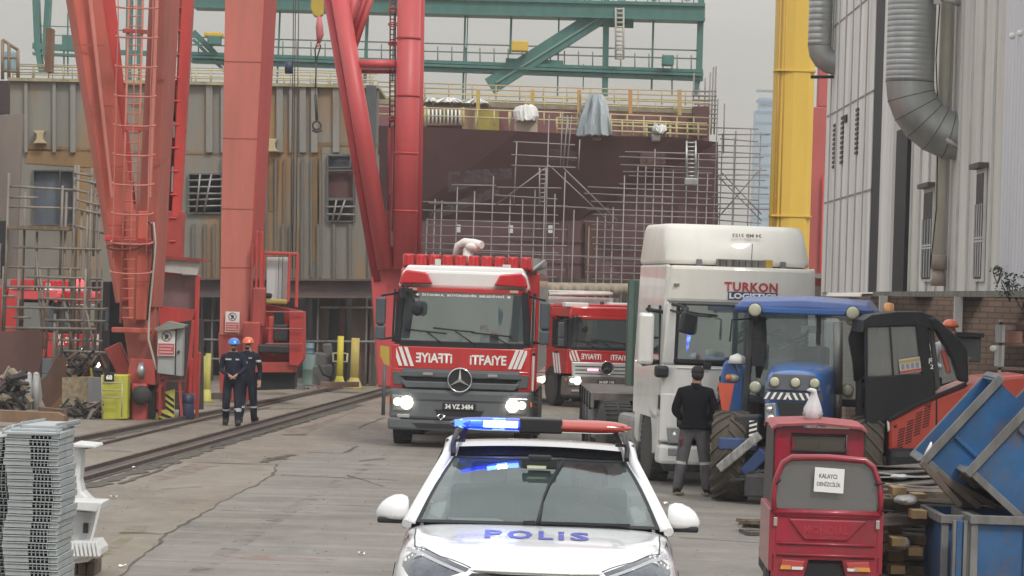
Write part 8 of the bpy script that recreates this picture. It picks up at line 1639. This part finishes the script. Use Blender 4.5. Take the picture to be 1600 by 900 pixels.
# under the grey block: posts, barrels, machine
def post(px, y0, y1, wpx, D, mt, lab, arms):
    b = at(px, y1, D); t = thing('steel_post', lab, 'post', (b.x, b.y, 0)); h_ = at(px, y0, D).z; w_ = wpx*S(D)
    q = MB(); q.tube((0, 0, 0), (0, 0, h_), w_/2, n=14); q.build('post_tube', mt, t); q = MB(); q.lathe([(w_*1.1, 0), (w_*1.0, .05), (w_*.5, .3)], 'z', (0, 0, 0), 12); q.build('foot_flare', mt, t)
    if arms:
        for s_ in (-1, 1):
            q = MB(); q.path([(s_*w_*.5, 0, h_*.66), (s_*w_*1.1, 0, h_*.66), (s_*w_*1.1, 0, h_*.50), (s_*w_*.5, 0, h_*.50)], .03, 6); q.build('bracket_loop', M('bracket_cream', (.5, .47, .35), .6), t)
post(530, 525, 608, 10, 86.5, M('post_yellow', (.58, .50, .04), .55, var=.12, dirt=.15), 'bright yellow round post with side brackets under the grey block', True)
post(553, 528, 612, 13, 85.5, M('post_yellow_rusty', (.48, .38, .10), .6, var=.4, rust=.35), 'chipped ochre yellow post beside the first fire engine under the grey block', False)
post(324, 552, 612, 9, 72, M('post_yellow_lime', (.50, .46, .10), .6, var=.3, dirt=.2), 'short yellow post between the hut and the salmon crane leg', False)
post(319, 556, 612, 5, 72.4, M('post_yellow_lime', (.50, .46, .10)), 'thin yellow tube beside the short yellow post and the hut', False)
for k, (x_, y_, c, w_, h_) in enumerate([(484, 608, (.14, .22, .20), .42, .85), (483, 578, (.13, .24, .28), .24, .3)]):
    p_ = at(x_, y_, 87); t = thing('barrel', ['grey green barrel under the grey block', 'small teal drum on top of the grey green barrel'][k], 'barrel', (p_.x, 87, 0.0 if k == 0 else .86)); q = MB(); q.lathe([(w_/2, 0), (w_/2+.01, .02), (w_/2, .04), (w_/2, h_*.5), (w_/2+.01, h_*.52), (w_/2, h_*.54), (w_/2, h_-.02), (w_/2-.02, h_), (.0, h_)], 'z', (0, 0, 0), 20); q.build('barrel_body', M('barrel_%d' % k, c, .5, var=.25, dirt=.3), t)
t = thing('machine', 'dusty grey workshop machine beside the barrels under the grey block', 'machine', at(508, 608, 87).xy.to_3d()); o = t.location.copy(); gmx = M('machine_grey', (.12, .12, .115), .6, var=.35, dirt=.3)
for c, s_ in [((506, 590), (.7, .4, .7)), ((500, 565), (.35, .3, .5)), ((512, 548), (.25, .25, .4)), ((494, 580), (.2, .3, .9)), ((520, 598), (.5, .3, .35))]: q = MB(); q.cbox(at(*c, 87)-o, s_, ry=random.uniform(-.15, .15)); q.build('machine_part', gmx, t, bevel=.05)
for pts in ([(498, 570), (505, 585), (520, 590)], [(515, 555), (522, 575), (516, 600)]): q = MB(); q.path([at(*p_, 86.6)-o for p_ in pts], .04, 6); q.build('hose', dark, t)
for k, (x_, y_, w_, h_, c, lab) in enumerate([(440, 606, 14, 14, (.26, .10, .08), 'small stack of red bricks on the ground under the winch platform'), (530, 603, 60, 6, (.24, .15, .11), 'long brown timber lying between the yellow posts'), (345, 622, 30, 8, (.10, .08, .06), 'dark timber block at the base of the short yellow post'), (430, 595, 50, 22, (.03, .03, .035), 'dark steel crate under the winch platform')]):
    flat('ground_block', [(x_-w_/2, y_-h_), (x_+w_/2, y_-h_), (x_+w_/2, y_+2), (x_-w_/2, y_+2)], [80, 82, 70, 79][k], .4, M('block_%d' % k, c, .85, var=.35), lab, 'block')
flat('teal_box', [(462, 600), (474, 600), (474, 610), (462, 610)], 83, .3, M('box_grey', (.2, .2, .2), .7), 'small grey box beside the grey green barrel', 'box')
# red and white clutter right of posts (behind truck)
flat('painted_panel', [(572, 470), (590, 470), (590, 600), (572, 600)], 89, .05, M('panel_maroon_b', (.16, .04, .045), .7, var=.5, scale=4), 'dark red painted panel between the posts and the first fire engine', 'panel')
t = thing('steel_bracket', 'yellow bracket plate standing beside the first fire engine and ochre post', 'bracket', at(597, 560, 68).copy()); o = t.location.copy(); q = MB(); q.prism([at(x_, y_, 68)-o for x_, y_ in ((594, 540), (608, 542), (608, 572), (600, 568), (594, 556))], (0, .1, 0)); q.build('plate', M('bracket_yellow', (.50, .36, .05), .6), t); q = MB(); q.tube(at(601, 570, 68)-o, (at(601, 570, 68)-o).xy.to_3d()-Vector((0, 0, o.z)), .04); q.build('leg', grey_pl, t)
# ================================================================== GALVANISED STACK (left foreground)
gl = M('galvanised_plank', (.42, .46, .47), .45, .3, var=.14, scale=4, bump=.15, dirt=.12); gd = M('plank_cell_shade', (.03, .033, .04), .8)
grp = 'galvanised planks stacked beside the white pedestal'
def plank_layer(i, x0, w_, D, z, h_, cellx, ncell, lab, side, yaw):
    p_ = at(x0, 700, D); t = thing('steel_plank', lab, 'steel plank', (p_.x, D, z), yaw, grp)
    q = MB(); L_ = .8; wt = w_*S(D)
    q.box(0, wt, .05, L_, .004, h_-.010).box(0, wt, -.012, L_, h_-.010, h_-.002); pb = q.build('plank_body', gl, t, bevel=.003)
    if side: q = MB(); q.box(0, cellx[0]*S(D), 0, .05, .004, h_-.010); q.build('plank_edge', gl, t, bevel=.003)
    q = MB(); c0, c1 = cellx[0]*S(D), cellx[1]*S(D); q.box(c0, c1, .045, .0495, .004, h_-.012); q.build('cell_shade', gd, t)  # dark sheet stands in for the shade inside the cells
    q = MB(); n = ncell
    for k in range(n+1): x_ = c0+(c1-c0)*k/n; q.box(x_-.0035, x_+.0035, 0, .045, .004, h_-.012)
    q.box(c0, c1, 0, .045, h_*.46, h_*.54); q.build('cell_webs', gl, t)
    if cellx[1] < w_-2: q = MB(); q.box(c1+.004, wt, .01, .05, .004, h_-.012); q.build('plank_edge', gl, t, bevel=.003)
Dg = 24.6; nl = 26; hh = .053
for i in range(nl):
    z = .10+i*hh; lean = 4*math.sin(i*.5)+random.uniform(-1.5, 1.5)
    plank_layer(i, 14+lean-(i/nl)*4, 84-lean*.3, Dg, z, hh, (40+2.5*math.sin(i*.7), 70), 5, 'galvanised steel plank with an open honeycomb end stacked beside the white pedestal', True, R(-1+random.uniform(-1, 1)))
grp = 'galvanised planks in the rear stack'
for i in range(nl-1):
    z = .10+i*hh; plank_layer(i, -42+3*math.sin(i*.6), 56, Dg+.25, z, hh, (42, 55), 2, 'galvanised steel plank in the rear stack behind the honeycomb ended planks', True, R(random.uniform(-1, 1)))
for k in range(3):
    q = MB(); q.cbox((0, 0, 0), (1.1, .1, .10)); ob = q.build('pallet_bearer', tm[0], bevel=.005); ob.location = (at(60, 700, Dg).x, Dg+.15+k*.6, .05); tag(ob, 'timber bearer lying under the galvanised plank stacks', 'timber', 'timber bearers under the plank stacks')
for k in range(3):
    q = MB(); w_ = (88-14*k)*S(Dg); q.box(0, w_, 0, .8, 0, .02).box(0, .015, 0, .8, 0, .04).box(w_-.015, w_, 0, .8, 0, .04); ob = q.build('tray_section', gl, bevel=.003); z0 = .10+nl*hh+k*.022-.02; ob.location = (at(4+k*10, 690, Dg).x, Dg-.03+.12*k, z0); ob.rotation_euler = (0, 0, R(3-4*k))
    tag(ob, ['wide galvanised tray lying lowest on top of the plank stack', 'middle galvanised tray on top of the plank stack', 'narrow galvanised tray lying uppermost on the plank stack'][k], 'steel tray')
# white moulded brackets behind the stack
wb = M('white_bracket_plastic', (.62, .63, .62), .45, var=.08, dirt=.08)
t = thing('white_column_stand', 'white flared pedestal leg with a flat top behind the galvanised stack', 'pedestal', at(125, 880, 29).copy()); o = t.location.copy(); K = lambda x_, y_, d=0: at(x_, y_, 29+d)-o
q = MB(); q.prism([K(x_, y_) for x_, y_ in ((112, 696), (126, 696), (127, 722), (124, 750), (128, 768), (140, 780), (150, 786), (112, 788))], (0, .3, 0)); q.build('pedestal_stem', wb, t, bevel=.02)
q = MB(); q.prism([K(x_, y_, -.15) for x_, y_ in ((112, 693), (147, 696), (149, 700), (112, 699))], (0, .6, 0)); q.build('pedestal_top', wb, t, bevel=.008)
t = thing('white_bracket_stack', 'stack of white ribbed brackets on a wooden pallet behind the galvanised planks', 'bracket stack', at(125, 880, 28.6).copy()); o = t.location.copy()
K = lambda x_, y_, d=0: at(x_, y_, 28.6+d)-o
for pts, d in [([(108, 783), (160, 785), (158, 797), (150, 800), (108, 796)], -.1), ([(108, 848), (150, 846), (158, 858), (158, 868), (108, 876)], -.2), ([(108, 870), (140, 868), (138, 878), (108, 882)], -.15)]:
    q = MB(); q.prism([K(x_, y_, d) for x_, y_ in pts], (0, .5, 0)); q.build('bracket_plate', wb, t, bevel=.01)
for k in range(7): q = MB(); q.strut(K(112+k*6.5, 846, -.25), K(116+k*6.5, 870, -.28), .022, .03); q.build('bracket_rib', wb, t, bevel=.004)
q = MB(); q.strut(K(158, 786, -.15), K(142, 848, -.15), .022, .05); q.build('bracket_strut', wb, t, bevel=.004)
q = MB(); q.prism([K(x_, y_, .1) for x_, y_ in ((108, 800), (146, 800), (136, 850), (108, 850))], (0, .2, 0)); q.build('bracket_web', M('bracket_shade', (.42, .43, .43), .5), t)
q = MB(); q.cbox(K(134, 825, .05), (.04, .06, .09)); q.build('bracket_slot', dark, t)
t = thing('wooden_pallet', 'brown wooden pallet blocks under the white brackets', 'pallet', at(118, 893, 28.8).xy.to_3d()); 
for k in range(4): q = MB(); q.box(-.14+k*.08, -.07+k*.08, 0, .5, 0.0, .12); q.build('pallet_block', tm[1], t, bevel=.005)
q = MB(); q.box(-.16, .17, -.02, .6, .122, .145); q.build('pallet_deck', tm[0], t)
# litter
for k, (x_, y_) in enumerate(((185, 887), (172, 779), (203, 732), (1035, 789), (560, 868))):
    q = MB(); q.grid([[(a*.024+random.uniform(-.01, .01), b*.03, random.uniform(.0, .03)) for a in range(4)] for b in range(3)]); ob = q.build('litter_scrap', white_letter); ob.location = G(x_, y_)+Vector((0, 0, .012)); tag(ob, ['white paper scrap on the yard floor in front of the pallet', 'white paper scrap beside the white pedestal', 'small pale scrap beside the crane rail', 'pale scrap on the ground beside the lorry wheel', 'tiny pale scrap beside the pink stripe'][k], 'litter')
# ================================================================== every loose piece of these parts becomes a part of its own
def split_loose(o):
    me = o.data; n = len(me.vertices); par = list(range(n))
    def fd(i):
        while par[i] != i: par[i] = par[par[i]]; i = par[i]
        return i
    for e_ in me.edges: par[fd(e_.vertices[0])] = fd(e_.vertices[1])
    comp = {}
    for p in me.polygons: comp.setdefault(fd(p.vertices[0]), []).append(p)
    if len(comp) < 2: return
    first = True
    for ps in comp.values():
        vi = {}; fs = []
        for p in ps: fs.append([vi.setdefault(v, len(vi)) for v in p.vertices])
        m2 = bpy.data.meshes.new(me.name); m2.from_pydata([me.vertices[v].co for v in vi], [], fs)
        for mt in me.materials: m2.materials.append(mt)
        m2.polygons.foreach_set('use_smooth', [p.use_smooth for p in ps])
        if first: o.data = m2; first = False
        else:
            c = o.copy(); c.data = m2; sc.collection.objects.link(c)
for o in [x for x in bpy.data.objects if x.type == 'MESH' and x.name.split('.')[0] in ('stiffener', 'pipe_rail', 'cab_frame', 'sun_curtain', 'door_frame', 'notice_paper', 'shut_line', 'cab_side', 'pallet_bearer', 'work_lamp', 'pier_edging', 'counterweight', 'side_stripe', 'mirror_arm', 'linkage_arm', 'stand', 'kerb_mirror')]: split_loose(o)
# ================================================================== HAZE
HZ = 0.0006
hb_ = MB(); hb_.box(-250, 250, -12, 720, -1, 60); hz = hb_.build('haze', None) if False else None
me = bpy.data.meshes.new('haze'); me.from_pydata([tuple(v) for v in hb_.v], [], hb_.f); hzm = bpy.data.materials.new('haze_volume'); hzm.use_nodes = True; n = hzm.node_tree; n.nodes.clear()
ov = n.nodes.new('ShaderNodeOutputMaterial'); vv = n.nodes.new('ShaderNodeVolumePrincipled'); vv.inputs['Density'].default_value = HZ; vv.inputs['Color'].default_value = (.86, .87, .90, 1); vv.inputs['Anisotropy'].default_value = 0.0
n.links.new(vv.outputs[0], ov.inputs['Volume']); me.materials.append(hzm); hz = bpy.data.objects.new('haze', me); sc.collection.objects.link(hz); tag(hz, 'thin grey haze over the yard', kind='stuff')
